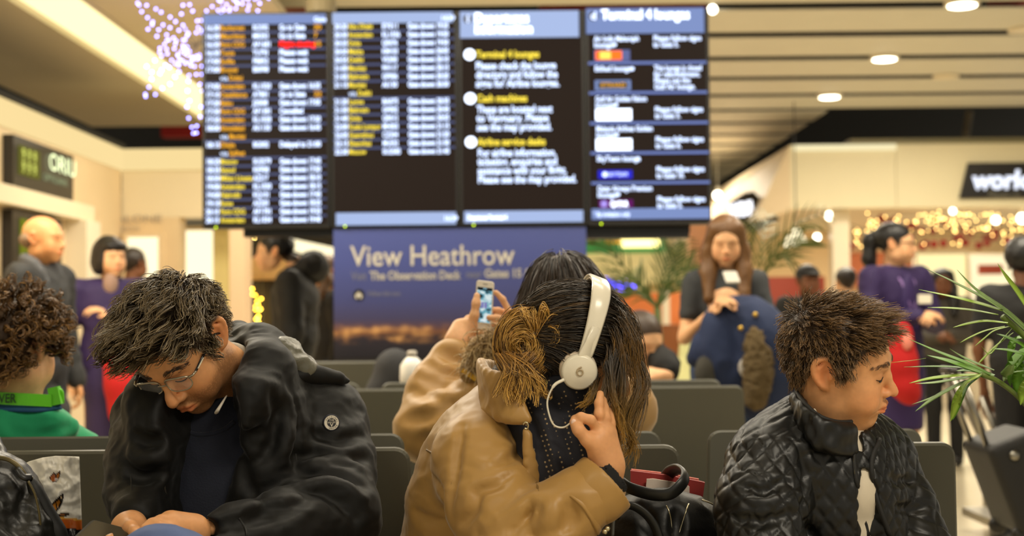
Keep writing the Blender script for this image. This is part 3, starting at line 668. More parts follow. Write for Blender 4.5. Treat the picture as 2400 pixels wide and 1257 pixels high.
for k, (ya, la, yb, lb, wd) in enumerate(rows):
    xo = 1394+k*.8
    for j, l in enumerate(la): add_text(W, l, 18*px, TM(xo, ya+6+j*14.5), fit=(wd if j == 0 else 44)*px, bold=.001)
    for j, l in enumerate(lb): add_text(W, l, 18*px, TM(xo+139, yb+6+j*14.5), fit=min(112, 6.0*len(l))*px, bold=.001)
    disc(xo+(88 if k == 1 else 96 if k == 4 else 48), ya+(1 if k in (1, 4) else 14), 4.5, .009, G_wh, 'star_mark', t)
    if k < 5: Ln.box(BX(1380+k), BX(1657+k), YB-.009, YB-.007, BZ(ya+60), BZ(ya+54))
W.make('screen_text', G_wh, t, kind='stuff'); Ln.make('row_lines', glow('screen_line_b', (130, 150, 220), .8), t, kind='stuff')
def logo(x, y, w_, h_, m, off=.009): rect(x-w_/2, x+w_/2, y-h_/2, y+h_/2, off).make('logo_block', m, t)
logo(1436, 134, 84, 26, glow('logo_blue_rim', (120, 130, 190), .7)); logo(1428, 134, 62, 21, glow('logo_orange', (255, 110, 30), 1.5), .011); logo(1420, 134, 26, 17, glow('logo_yellow', (255, 210, 90), 1.6), .013)
logo(1437, 204, 84, 24, G_hd2); logo(1437, 204, 70, 15, M_case, .011); m_ = MB(); add_text(m_, 'ETIHAD', 15*px, TM(1409, 209, .015), fit=56*px); m_.make('logo_text', G_am, t)
logo(1438, 273, 84, 27, G_w2); logo(1438, 343, 84, 27, G_w2)
logo(1440, 413, 80, 20, glow('logo_royal', (40, 40, 210), 1.1)); m_ = MB(); add_text(m_, 'SKYTEAM', 14*px, TM(1423, 418, .015), fit=45*px); m_.make('logo_text', G_wh, t); disc(1416, 413, 6, .011, G_wh, 'logo_dot', t)
logo(1441, 482, 80, 20, glow('logo_plum', (120, 20, 120), .7)); m_ = MB(); add_text(m_, 'QATAR', 17*px, TM(1428, 488, .015), fit=42*px, bold=.002); m_.make('logo_text', G_w2, t); disc(1413, 482, 8, .011, glow('logo_lilac', (170, 150, 240), 1.2), 'logo_dot', t)
m_ = MB(); add_text(m_, '* By invitation only', 14*px, TM(1388, 511), fit=86*px, bold=.0008); m_.make('footer_text', G_wh, t)
t = thing('display_support', 'black beam and posts carrying the four hanging displays', 'support', (BX(1075), YB+.2, 0))
for xa, xb, ya, yb, yo in ((560, 1620, 520, 548, .115), (780, 796, 531, 900, .115), (1358, 1374, 531, 900, .115), (1376, 1618, 546, 560, .115)):
    MB().box(BX(xa), BX(xb), YB+yo, YB+yo+.1, 0 if yb == 900 else BZ(yb), BZ(ya)).make('beam' if yb != 900 else 'post', M_case, t)
# sign below the displays
def poster_mat():
    m = bpy.data.materials.new('dusk_print'); m.use_nodes = True; nt = m.node_tree; L = nt.links.new; b = nt.nodes['Principled BSDF']; b.inputs['Roughness'].default_value = .35
    tc = nt.nodes.new('ShaderNodeTexCoord'); sp = nt.nodes.new('ShaderNodeSeparateXYZ'); L(tc.outputs['Generated'], sp.inputs[0])
    cr = nt.nodes.new('ShaderNodeValToRGB'); e = cr.color_ramp.elements; L(sp.outputs['Z'], cr.inputs[0])
    stops = [(0, (22, 19, 25)), (.17, (34, 28, 38)), (.20, (108, 70, 44)), (.215, (78, 52, 54)), (.30, (56, 52, 84)), (.45, (56, 60, 108)), (.75, (62, 71, 130)), (1, (68, 78, 138))]
    e[0].position = 0; e[1].position = 1
    while len(e) < len(stops): e.new(.5)
    for q, (p_, c) in zip(e, stops): q.position = p_; q.color = (*lin(c), 1)
    mp = nt.nodes.new('ShaderNodeMapping'); mp.inputs['Scale'].default_value = (13, 1, 12); L(tc.outputs['Generated'], mp.inputs[0])
    n = nt.nodes.new('ShaderNodeTexNoise'); n.inputs['Scale'].default_value = 1.0; n.inputs['Detail'].default_value = 4; L(mp.outputs[0], n.inputs[0])
    bd = nt.nodes.new('ShaderNodeValToRGB'); q = bd.color_ramp.elements; q[0].position = .105; q[0].color = (0, 0, 0, 1); q[1].position = .135; q[1].color = (1, 1, 1, 1); g = q.new(.225); g.color = (1, 1, 1, 1); g = q.new(.27); g.color = (0, 0, 0, 1)
    L(sp.outputs['Z'], bd.inputs[0])
    mr = nt.nodes.new('ShaderNodeMapRange'); mr.inputs[1].default_value = .40; mr.inputs[2].default_value = .78; L(n.outputs['Fac'], mr.inputs[0])
    mu = nt.nodes.new('ShaderNodeMath'); mu.operation = 'MULTIPLY'; L(mr.outputs[0], mu.inputs[0]); L(bd.outputs[0], mu.inputs[1])
    cc = nt.nodes.new('ShaderNodeValToRGB'); q = cc.color_ramp.elements; q[0].color = (*lin((120, 70, 34)), 1); q[1].color = (*lin((236, 180, 110)), 1); L(mr.outputs[0], cc.inputs[0])
    mx = nt.nodes.new('ShaderNodeMix'); mx.data_type = 'RGBA'; L(mu.outputs[0], mx.inputs[0]); L(cr.outputs[0], mx.inputs[6]); L(cc.outputs[0], mx.inputs[7]); L(mx.outputs[2], b.inputs['Base Color'])
    return m
t = thing('advert_sign', 'blue View Heathrow advert with night city skyline under the displays', 'sign', (BX(1075), YB, 0))
slab('print_panel', BX(779), BX(1371), YB+.015, YB+.1, BZ(838), BZ(534), poster_mat(), t)
slab('base_panel', BX(779), BX(1371), YB+.02, YB+.1, .05, BZ(838), mat('base_charcoal', (36, 32, 32), rough=.5), t)
M_ltr = mat('sign_letters', (188, 182, 168), rough=.5); yo = -.012
m_ = MB(); add_text(m_, 'View Heathrow', 68*px, TM(819, 621, yo), fit=386*px, bold=.001); m_.make('headline', M_ltr, t)
m_ = MB(); add_text(m_, 'Visit', 28*px, TM(820, 654, yo), fit=36*px); add_text(m_, 'near', 28*px, TM(1089, 652, yo), fit=36*px); m_.make('thin_lettering', mat('sign_letters_dim', (112, 112, 126), rough=.5), t)
m_ = MB(); add_text(m_, 'The Observation Deck', 28*px, TM(864, 654, yo), fit=214*px, bold=.0022); add_text(m_, 'Gates 15 & 16', 28*px, TM(1132, 651, yo), fit=140*px, bold=.0022); m_.make('bold_lettering', mat('sign_letters_mid', (160, 156, 150), rough=.5), t)
MB().lathe([(13*px, 0), (13*px, .003)], 24, Matrix.Translation((BX(838), YB+.014, BZ(689))) @ Matrix.Rotation(R(90), 4, 'X')).make('icon_disc', M_case, t)
MB().prism([(-7*px, -7*px), (-3*px, -7*px), (-2*px, -1*px), (2*px, -1*px), (3*px, -7*px), (7*px, -7*px), (8*px, 1*px), (0, 9*px), (-8*px, 1*px)], .002, Matrix.Translation((BX(838), YB+.005, BZ(691)))).make('icon_figure', M_ltr, t)
m_ = MB(); add_text(m_, 'Follow this icon', 17*px, TM(859, 692, yo), fit=75*px); m_.make('small_lettering', MATS['sign_letters_dim'], t)
# ------------------------------------------------------------------ airport seating
M_seat = mat('seat_charcoal', (80, 78, 66), rough=.5, spec=.45, bump=(420, .12, .0006), var=(2.5, .06))
M_rim = mat('seat_edge', (78, 74, 58), rough=.45)
M_leg = mat('seat_metal', (120, 116, 104), rough=.35, metal=.9)
def seat_proto(w, face):
    """face -1: sitter looks at the camera"""
    t = thing('airport_seat', 'x', 'seat', (0, 0, 0), 'charcoal airport seats')
    H = .46; tilt = R(7)*face
    Mb = Matrix.Translation((0, 0, .40)) @ Matrix.Rotation(-tilt, 4, 'X')
    MB().rprism(w*1.07, H, .03, .022, .005, Mb, top_w=w).make('backrest', M_seat, t, smooth=False)
    Ms = Matrix.Translation((0, face*.03+(0.0 if face > 0 else 0), .43)) @ Matrix.Rotation(R(90)*(-face)*-1 if False else R(90) if face < 0 else R(-90), 4, 'X')
    # seat pan: flat slab lying in front of the backrest
    y0, y1 = (face*.02, face*.46) if face > 0 else (face*.46, face*.02)
    MB().box(-w/2, w/2, y0, y1, .405, .43).make('seat_pan', M_seat, t)
    MB().box(-w*.3, w*.3, min(face*.05, face*.3), max(face*.05, face*.3), .37, .405).make('bracket', M_leg, t)
    return t
def copy_tree(o, parent=None):
    c = o.copy(); SC.collection.objects.link(c); c.parent = parent; ORG[c.name] = ORG.get(o.name, np.zeros(3))
    for ch in [q for q in ALLC(o)]: copy_tree(ch, c)
    return c
def ALLC(o): return [q for q in list(bpy.data.objects) if q.parent == o]
SW = .49; protoF = seat_proto(SW, -1); protoB = seat_proto(SW, 1); used = set()
def seat(proto, x, y, dz, label, w=1.):
    t = proto if proto.name not in used else copy_tree(proto)
    used.add(proto.name); t.location = (x, y, dz); t['label'] = label; t.scale = (w, 1, 1); return t
def row_beam(x0, x1, y, label):
    t = thing('seat_beam', label, 'beam', ((x0+x1)/2, y, 0)); MB().box(x0, x1, y-.04, y+.04, .30, .37).make('rail', M_leg, t)
    for x in np.linspace(x0+.25, x1-.25, max(2, int((x1-x0)/1.4)+1)):
        MB().box(x-.03, x+.03, y-.03, y+.03, .03, .30).make('leg', M_leg, t); MB().box(x-.04, x+.04, y-.28, y+.28, 0, .03).make('foot', M_leg, t)
YN = 3.02; dzn = PZ(1036, YN, 1945)-.857
for xa, xb, l in ((-265, 300, 'charcoal seat in the front row holding the butterfly bag'), (395, 962, 'charcoal front row seat behind the man with glasses'), (1012, 1582, 'charcoal front row seat behind the woman with headphones'), (1690, 2216, 'charcoal front row seat behind the boy in quilted jacket')):
    seat(protoF, PX((xa+xb)/2, YN), YN, dzn, l, (xb-xa)/FPX*YN/SW)
for xa, xb, l in ((-230, 330, 'charcoal seat of the curly haired child in green'), (420, 940, 'charcoal seat backing the seat of the man with glasses'), (1040, 1552, 'charcoal seat of the person photographing, back to back with the headphones woman'), (1663, 2172, 'charcoal seat backing the seat of the boy')):
    seat(protoB, PX((xa+xb)/2, YN+.13), YN+.13, dzn+.012, l, (xb-xa)/FPX*(YN+.13)/SW)
row_beam(PX(-230, 3.1), PX(2200, 3.1), 3.08, 'steel beam under the front double row of seats')
YR = 5.3; dzr = PZ(905, YR, 1600)-.857
for xa, xb, l in ((300, 625, 'charcoal far row seat hidden behind the man with glasses'), (672, 1002, 'charcoal far row seat between the man and the photographing person'), (1045, 1372, 'charcoal far row seat behind the photographing person'), (1412, 1736, 'charcoal far row seat right of the headphones woman')):
    seat(protoF, PX((xa+xb)/2, YR), YR, dzr, l, (xb-xa)/FPX*YR/SW)
for xa, xb, l in ((525, 838, 'dark seat top ending left of the white bottle'), (890, 1205, 'dark seat top carrying the white bottle'), (1378, 1692, 'dark seat top below the sitting person in black')):
    seat(protoB, PX((xa+xb)/2, YR+.2), YR+.2, dzr+.012, l, (xb-xa)/FPX*(YR+.2)/SW)
row_beam(PX(300, 5.4), PX(1720, 5.4), 5.38, 'steel beam under the far double row of seats')
YQ = 6.9; dzq = PZ(848, YQ, 800)-.857
for xa, xb, l in ((660, 900, 'dim seat of the third row left of the dark coat'), (945, 1180, 'dim seat of the third row behind the raised phone'),):
    seat(protoF, PX((xa+xb)/2, YQ), YQ, dzq, l, (xb-xa)/FPX*YQ/SW)
row_beam(PX(660, 7), PX(1180, 7), 6.97, 'steel beam under the third row of seats')
c = P(966, 886, 5.75); t = thing('water_bottle', 'white plastic bottle standing behind the far seat row', 'bottle', c)
MB().lathe([(.045, -.05), (.05, .0), (.048, .05), (.03, .075), (.018, .085)], 16, Matrix.Translation(c)).make('bottle_body', mat('bottle_white', (225, 222, 214), rough=.35), t, smooth=True)
MB().lathe([(.019, .083), (.02, .105), (.012, .11)], 14, Matrix.Translation(c)).make('cap', mat('cap_grey', (180, 172, 160)), t, smooth=True)
S = Solid(); c = P(925, 872, 6.0); S.ell(c, (.09, .06, .1)); S.ell(c+Vector((.05, 0, -.06)), (.1, .06, .08), k=.04); S.ell(c+Vector((-.05, .0, -.1)), (.08, .06, .09), k=.04)
build(S, 'folded_coat', .01, mat('coat_slate', (46, 46, 48), rough=.8, bump=(60, .3, .004)), None, label='dark slate coat draped beside the white bottle', cat='coat')
# ------------------------------------------------------------------ people: shared anatomy
SKIN = {'man': (208, 150, 100), 'boy': (216, 158, 108), 'woman': (214, 156, 108), 'pale': (222, 172, 128), 'brown': (120, 76, 48)}
M_skin = mat('skin', (200, 150, 110), rough=.5, attr=True, sss=.18, spec=.35, bump=(900, .06, .0004))
M_hair = mat('hair', (40, 30, 20), rough=.38, attr=True, spec=.55)
def headM(yaw, pitch, roll, T, s=1.):
    return Matrix.Translation(T) @ Matrix.Rotation(R(yaw), 4, 'Z') @ Matrix.Rotation(R(pitch), 4, 'X') @ Matrix.Rotation(R(roll), 4, 'Y') @ Matrix.Scale(s, 4)
def head(S, Mh, jaw=1., nose=1., child=False, cheek=1., ears=(1, 1), detail=True):
    S.M = Mh
    S.ell((0, .014, .032), (.076, .098, .086)); S.ell((0, -.030, .0), (.066, .064, .080), k=.03)
    S.ell((0, -.030, -.062), (.054*jaw, .056, .050), k=.03)
    S.ell((0, -.066, -.098), (.024*jaw, .020, .016), k=.028)
    for x in (-1, 1):
        S.ell((x*.045, .0, -.062), (.020*jaw, .030, .026), k=.03)                     # jaw angle
        S.ell((x*.043, -.058, -.028), (.022, .022, .022), k=.025)                       # cheekbone
        S.ell((x*.040, -.060, -.056), (.022*cheek, .024*cheek, .026), k=.025)           # cheek
        if detail:
            S.ell((x*.032, -.101, .001), (.017, .012, .012), k=.014, op=-1)             # eye socket
    S.chain([(-.044, -.074, .020), (-.022, -.085, .021), (0, -.084, .016), (.022, -.085, .021), (.044, -.074, .020)], .0075 if not child else .005, k=.016)
    n = nose
    S.chain([(0, -.084, .012), (0, -.095, -.006), (0, -.1085*(.985 if child else 1), -.028), (0, -.1115, -.036)], [.0068, .0066, .0078*n, .0105*n], k=.011)
    if detail:
        for x in (-1, 1):
            S.ell((x*.0115*n, -.098, -.0395), (.0085, .0105, .0075), k=.006)
            S.ell((x*.0065, -.106, -.0475), (.0036, .006, .004), k=.004, op=-1)
            S.ell((x*.0315, -.0775, .000), (.0150, .0125, .0122), k=.004)               # eyelid
        S.ell((0, -.0835, -.066), (.026, .014, .022), k=.014)                           # mouth mound
        S.chain([(-.0235, -.0885, -.0685), (-.010, -.0985, -.0645), (0, -.0985, -.0658), (.010, -.0985, -.0645), (.0235, -.0885, -.0685)], [.0030, .0052, .0050, .0052, .0030], k=.005)
        S.chain([(-.0215, -.0885, -.0715), (-.009, -.0965, -.0765), (.009, -.0965, -.0765), (.0215, -.0885, -.0715)], [.0030, .0066, .0066, .0030], k=.005)
        S.chain([(-.026, -.0905, -.0702), (-.012, -.1015, -.0703), (.012, -.1015, -.0703), (.026, -.0905, -.0702)], [.0014, .0020, .0020, .0014], k=.003, op=-1)
        S.ell((0, -.099, -.0865), (.017, .007, .006), k=.010, op=-1)                    # dip under the lip
        for x, on in zip((-1, 1), ears):
            if not on: continue
            for q, rr in (((0, .024, .026), .0052), ((0, .034, .012), .0052),):
                pass
            rim = [(.071, .000, .008), (.077, .003, .026), (.083, .014, .033), (.088, .027, .027), (.089, .033, .011), (.085, .028, -.008), (.078, .015, -.024), (.072, .006, -.028)]
            S.chain([(x*a, b, c) for a, b, c in rim], [.0042, .0046, .0050, .0050, .0048, .0046, .0058, .0056], k=.005, n=16)
            S.ell((x*.075, .014, .001), (.0055, .018, .026), k=.006, rot=(0, 0, x*-18))
            S.chain([(x*.080, .014, .022), (x*.084, .023, .010), (x*.081, .020, -.008)], .0036, k=.005)
            S.ell((x*.082, .008, -.003), (.007, .007, .010), k=.005, op=-1)
            S.ell((x*.074, -.001, -.006), (.0055, .0045, .007), k=.005)
    return S
def neck(S, Mh, base, r=.056, rb=.066):
    S.M = Mh; a = Mh @ Vector((0, .018, -.055)); S.M = Matrix.Identity(4); s = Mh.to_scale()[0]
    S.cap(a, base, r*s, rb*s, k=.03)
def skincol(base, Mh, stubble=0., hairc=None, hl=None, red=1.):
    b = lin(base); Mi = np.array(Mh.inverted(), float)
    def f(V):
        L = V @ Mi[:3, :3].T+Mi[:3, 3]; n = len(V); c = np.tile(b, (n, 1)); x, y, z = L.T
        inh = (np.abs(x) < .12) & (np.abs(y) < .15) & (np.abs(z) < .16)
        c *= (1+.10*fbm(L*38)+.05*fbm(L*150, 2))[:, None]
        def mixc(w, col): nonlocal c; w = (w*inh)[:, None]; c = c*(1-w)+np.asarray(col)*w
        g = lambda cx, cy, cz, rx, ry, rz: np.exp(-(((np.abs(x)-cx)/rx)**2+((y-cy)/ry)**2+((z-cz)/rz)**2))
        mixc(.35*red*g(.045, -.07, -.045, .025, .03, .025), b*np.array([1.12, .72, .60]))
        mixc(.40*red*g(.082, .018, .005, .014, .03, .04), b*np.array([1.15, .62, .48]))
        mixc(.30*red*g(0, -.112, -.035, .02, .02, .018), b*np.array([1.1, .74, .62]))
        mixc(.75*smooth(1.3, .6, ((x/.024)**2+((z+.0705)/.0105)**2))*(y < -.085), b*np.array([.92, .48, .42]))
        mixc(.55*g(.032, -.09, .002, .02, .02, .013), b*np.array([.72, .58, .5]))
        if stubble:
            w = smooth(-.030, -.055, z)*smooth(.05, -.0, y)*(1-.8*smooth(1.6, .8, ((x/.026)**2+((z+.0705)/.012)**2)))*(1-smooth(-.07, -.045, z)*(y < -.085)*(np.abs(x) < .035)*.0)
            w = w*(.75+.5*noise(L*600)); mixc(np.clip(stubble*w, 0, .8), b*np.array([.30, .27, .24]))
        if hairc is not None:
            lim = np.interp(y, [-.12, -.085, -.06, -.045, -.03, -.018, .01, .035, .05, .075, .12], hl)
            mixc(.95*smooth(lim-.004, lim+.006, z), lin(hairc))
        return np.clip(c, 0, 1)
    return f
HL = [.075, .068, .052, .030, -.012, -.018, .038, .030, -.035, -.060, -.062]
class Scalp:
    """guides grown over the head in head-local space"""
    def __init__(s, hl=HL): 
        s.hl = hl
        s.S = Solid(); s.S.ell((0, .014, .032), (.078, .100, .088)); s.S.ell((0, -.030, .0), (.068, .066, .082), k=.03); s.S.ell((0, -.030, -.062), (.056, .058, .052), k=.03); s.S.cap((0, .018, -.055), (0, .03, -.2), .056, .06, k=.03)
        s.S.ell((.08, .016, .0), (.012, .02, .03), k=.01); s.S.ell((-.08, .016, .0), (.012, .02, .03), k=.01)
    def d(s, p): return s.S.field(p.astype(np.float32), .3)
    def grad(s, p):
        e = 2e-3; g = np.stack([s.d(p+np.array(v)*e)-s.d(p-np.array(v)*e) for v in np.eye(3)], 1)
        return g/np.maximum(np.linalg.norm(g, axis=1, keepdims=True), 1e-6)
    def roots(s, n, sel=None):
        out = []
        while sum(map(len, out)) < n:
            d = RNG.normal(size=(n*3, 3)); d /= np.linalg.norm(d, axis=1, keepdims=True); c = np.array([0, .012, .01])
            p = c+d*.16
            for _ in range(24): p = p-d*(s.d(p)*.85)[:, None]
            lim = np.interp(p[:, 1], [-.12, -.085, -.06, -.045, -.03, -.018, .01, .035, .05, .075, .12], s.hl)
            ok = p[:, 2] > lim
            if sel is not None: ok &= sel(p)
            out.append(p[ok])
        return np.vstack(out)[:n]
    def grow(s, p, d, K, step, flow, inertia=.6, wn=.15, gap0=.002, gap1=.012, nf=30.):
        pts = [p.copy()]; d = d.copy(); n = len(p); ph = RNG.uniform(0, 100, (1, 3))
        step = np.broadcast_to(step, (n,))[:, None]
        for i in range(1, K):
            f = flow(pts[-1], i/(K-1)); nz = np.stack([noise(pts[-1]*nf+ph+k*31) for k in range(3)], 1)
            d = d*inertia+f*(1-inertia)+nz*wn; d /= np.maximum(np.linalg.norm(d, axis=1, keepdims=True), 1e-6)
            q = pts[-1]+d*step; dist = s.d(q); gap = gap0+(gap1-gap0)*i/(K-1)
            g = s.grad(q); q = q+g*np.maximum(gap-dist, 0)[:, None]
            pts.append(q)
        return np.stack(pts, 1)
def clump(guides, nc, spread, tight=.6, wob=.003, lenvar=.25):
    """children strands round each guide"""
    G, K, _ = guides.shape; t = np.linspace(0, 1, K)
    off = RNG.normal(size=(G, nc, 1, 3))*spread; sc = (1-tight*t)[None, None, :, None]
    ln = 1-RNG.uniform(0, lenvar, (G, nc)); idx = ln[:, :, None]*t*(K-1); i0 = np.minimum(idx.astype(int), K-2); fr = (idx-i0)[..., None]
    gi = np.arange(G)[:, None, None]; base = guides[gi, i0]*(1-fr)+guides[gi, i0+1]*fr
    ph = RNG.uniform(0, 6.28, (G, nc, 1, 3)); fq = RNG.uniform(.6, 1.6, (G, nc, 1, 1))
    w_ = np.sin(ph+fq*6.28*t[None, None, :, None])*wob*t[None, None, :, None]
    return (base+off*sc+w_).reshape(G*nc, K, 3)
def xf(pts, M): A = np.array(M, float); return pts @ A[:3, :3].T+A[:3, 3]
def hcol(N, K, root, tip, var=.25, light=None, lp=0.1):
    a = lin(root); b = lin(tip); t = np.linspace(0, 1, K)[None, :, None]**1.3; v = 1+RNG.normal(0, var, (N, 1, 1)); c = (a*(1-t)+b*t)*np.clip(v, .35, 2.2)
    if light is not None:
        m_ = RNG.random((N, 1, 1)) < lp; c = np.where(m_, lin(light)*np.clip(v, .5, 1.6), c)
    return np.clip(c, .0, 1)
def onskin(S, p, gap):
    """slide world points onto the surface of solid S"""
    p = np.asarray(p, np.float32).copy(); e = .0015
    for _ in range(4):
        d = S.field(p, .05); g = np.stack([S.field(p+np.float32(v)*e, .05)-S.field(p-np.float32(v)*e, .05) for v in np.eye(3, dtype=np.float32)], 1)
        g /= np.maximum(np.linalg.norm(g, axis=1, keepdims=True), 1e-6); p += g*np.clip(gap-d, -.004, .004)[:, None]
    return p
def brows(Mh, col, parent, n=70, th=1., S=None):
    for x in (-1, 1):
        t = RNG.random(n); bx = .013+.038*t; by = -.0905+.022*(t**2.2); bz = .0215+.0045*np.sin(t*2.6)-.003*t
        p0 = np.stack([x*bx, by-.002, bz+RNG.normal(0, .0019*th, n)], 1); d = np.stack([x*np.full(n, .0065), np.full(n, .001)+.003*t, .0035-.006*t], 1)
        pts = xf(np.stack([p0, p0+d*.5, p0+d], 1), Mh)
        if S is not None: pts = np.stack([onskin(S, pts[:, k], (.0004, .0014, .0012)[k]) for k in range(3)], 1)
        strands('eyebrow', pts, np.array([.00042, .00042, .00022])*th, hcol(n, 3, col, col, .2), M_hair, parent)
def lashes(Mh, parent, open_=0., S=None):
    m_ = mat('lash', (22, 14, 10), rough=.6)
    for x in (-1, 1):
        q = xf(spline([(x*.0165, -.0855, -.0035), (x*.024, -.0905, -.0066), (x*.032, -.0918, -.0076), (x*.040, -.0885, -.0062), (x*.0475, -.0815, -.0025)], 12), Mh)
        if S is not None: q = onskin(S, q, .0005)
        MB().tube(q, [.0005+.0009*math.sin(math.pi*k/11) for k in range(12)], 6).make('eyelashes', m_, parent, smooth=True)
        if open_:
            q = xf(spline([(x*.021, -.0885, -.0085), (x*.030, -.0907, -.0105), (x*.039, -.0882, -.0092)], 7), Mh)
            if S is not None: q = onskin(S, q, .0002)
            MB().tube(q, [.0004+.0017*open_*math.sin(math.pi*k/6) for k in range(7)], 6).make('eye', mat('eye_dark', (40, 28, 20), rough=.15), parent, smooth=True)
def ray_hits(S, pxs, off=0., Y0=1.9, Y1=3.6):
    """points on solid S under photo pixels"""
    n = 260; t = np.linspace(0, 1, n, dtype=np.float32); out = []
    O = np.array([tuple(P(x, y, Y0)) for x, y in pxs], np.float32); E = np.array([tuple(P(x, y, Y1)) for x, y in pxs], np.float32)
    Q = O[:, None]+(E-O)[:, None]*t[None, :, None]; D = S.field(Q.reshape(-1, 3), .12).reshape(len(pxs), n)
    for k in range(len(pxs)):
        h = np.nonzero(D[k] < 0)[0]
        if not len(h) or h[0] == 0: continue
        i = h[0]; f = D[k, i-1]/(D[k, i-1]-D[k, i]+1e-9); p = Q[k, i-1]+(Q[k, i]-Q[k, i-1])*f; dr = (E[k]-O[k])/np.linalg.norm(E[k]-O[k])
        out.append(Vector((p-dr*off).tolist()))
    return out
def ray_hit(S, x, y, off=0.): r = ray_hits(S, [(x, y)], off); return r[0] if r else None
def seam(S, pxs, r, name, m, parent, n=24, flat=1., off=.0, cyc=False):
    q = spline([(a, b, 0) for a, b in pxs], n); pts = ray_hits(S, [(a, b) for a, b, _ in q], off)
    if len(pts) > 2: return MB().tube(pts, r, 6, flat=flat).make(name, m, parent, smooth=True)
def finger(S, pts, r0=.0088, r1=.0066, k=.006): S.chain(pts, list(np.linspace(r0, r1, len(pts))), k=k)
def hand(S, wrist, fwd, back, side=1, curl=(20, 30, 20), s=1., splay=6, thumb=None, curls=None):
    y = Vector(fwd).normalized(); z = Vector(back); z = (z-y*z.dot(y)).normalized(); x = y.cross(z)*side
    M0 = Matrix.Translation(wrist) @ Matrix(((x.x, y.x, z.x, 0), (x.y, y.y, z.y, 0), (x.z, y.z, z.z, 0), (0, 0, 0, 1))) @ Matrix.Scale(s, 4)
    W = lambda p: M0 @ Vector(p); I = Matrix.Identity(4); S.M = I
    for a, b, ra, rb in (((0, -.02, 0), (.022, .085, 0), .02*s, .0125*s), ((0, -.02, 0), (.004, .09, .001), .021*s, .0125*s), ((0, -.02, 0), (-.014, .085, 0), .02*s, .012*s), ((-.004, -.02, 0), (-.028, .075, 0), .018*s, .0115*s), ((0, 0, 0), (.026, .04, -.006), .017*s, .016*s)):
        S.cap(W(a), W(b), ra, rb, k=.014)
    bx = (.027, .008, -.011, -.029); by = (.090, .095, .090, .080); ln = ((.042, .026, .021), (.046, .030, .022), (.042, .028, .021), (.033, .021, .018))
    for i in range(4):
        c = (curls[i] if curls else curl); p = Vector((bx[i], by[i], 0)); a = 0; sp = R(splay*(1.5-i)); q = [p.copy()]
        for j in range(3):
            a += R(c[j]); d = Vector((math.sin(sp)*math.cos(a), math.cos(sp)*math.cos(a), -math.sin(a))); p = p+d*ln[i][j]; q.append(p.copy())
        finger(S, [W(v) for v in q], .0090*s, .0068*s)
    th = thumb or ((.022, .018, -.006), (.045, .045, -.014), (.058, .072, -.020), (.062, .096, -.024))
    finger(S, [W(v) for v in th], .0115*s, .0078*s, k=.010)
    return M0
def person(label, base, group=None): return thing('person', label, 'person', base, group)
# ------------------------------------------------------------------ sitters in focus
I4 = Matrix.Identity(4)
def join_solids(lst):
    Vs = []; Fs = []; n = 0
    for S_, r_ in lst:
        V, F = S_.mesh(r_); V = relax(V, F, 1, .5); Vs.append(V); Fs.append(F+n); n += len(V)
    return np.vstack(Vs), np.vstack(Fs)
def body(name, lst, colf, parent):
    V, F = join_solids(lst); return meshobj(name, V, F, M_skin, parent, smooth=True, col=colf(V))
def groove(S, pxs, r=.006, k=.03, op=-1, n=8, off=0.):
    q = spline([(a, b, 0) for a, b in pxs], n); pts = ray_hits(S, [(a, b) for a, b, _ in q], off)
    if len(pts) > 2: m_ = len(pts); S.chain(pts, [r*(.35+.65*math.sin(math.pi*i/(m_-1))) for i in range(m_)], k=k, op=op)
def folds(amp, sc, seed=0.): 
    sc = np.array(sc, float)
    return lambda V, N: amp*(noise(V*sc+seed)+.5*noise(V*sc*2.1+seed+9)+.25*noise(V*sc*4.3+seed+5))
def ridged(amp, sc, seed=0.):
    sc = np.array(sc, float)
    def f(V, N): 
        w_ = V*sc+.35*np.stack([noise(V*7+seed+k*3) for k in range(3)], 1)
        return amp*(1-2*np.abs(noise(w_+seed)))+amp*.35*noise(w_*2.7+seed)
    return f
def legs(pel, kn, ft, m, parent, name='trousers', r=.085, res=.012):
    S = Solid()
    for k_, f_ in zip(kn, ft):
        S.cap(pel, k_, r*1.1, r*.72, k=.05); S.cap(k_, f_, r*.7, r*.52, k=.03)
    S.ell(pel, (.17, .13, .11), k=.05); build(S, name, res, m, parent, folds(.004, (9, 9, 9)))
    for f_ in ft:
        S = Solid(); f_ = Vector(f_); S.ell(f_+Vector((0, -.06, -.035)), (.045, .13, .045)); S.ell(f_+Vector((0, .03, -.01)), (.042, .06, .06), k=.03)
        S.fn(lambda x, d: np.maximum(d, -(x[:, 2]-.004))); build(S, 'shoe', .008, mat('shoe_dark', (28, 24, 22), rough=.45), parent)

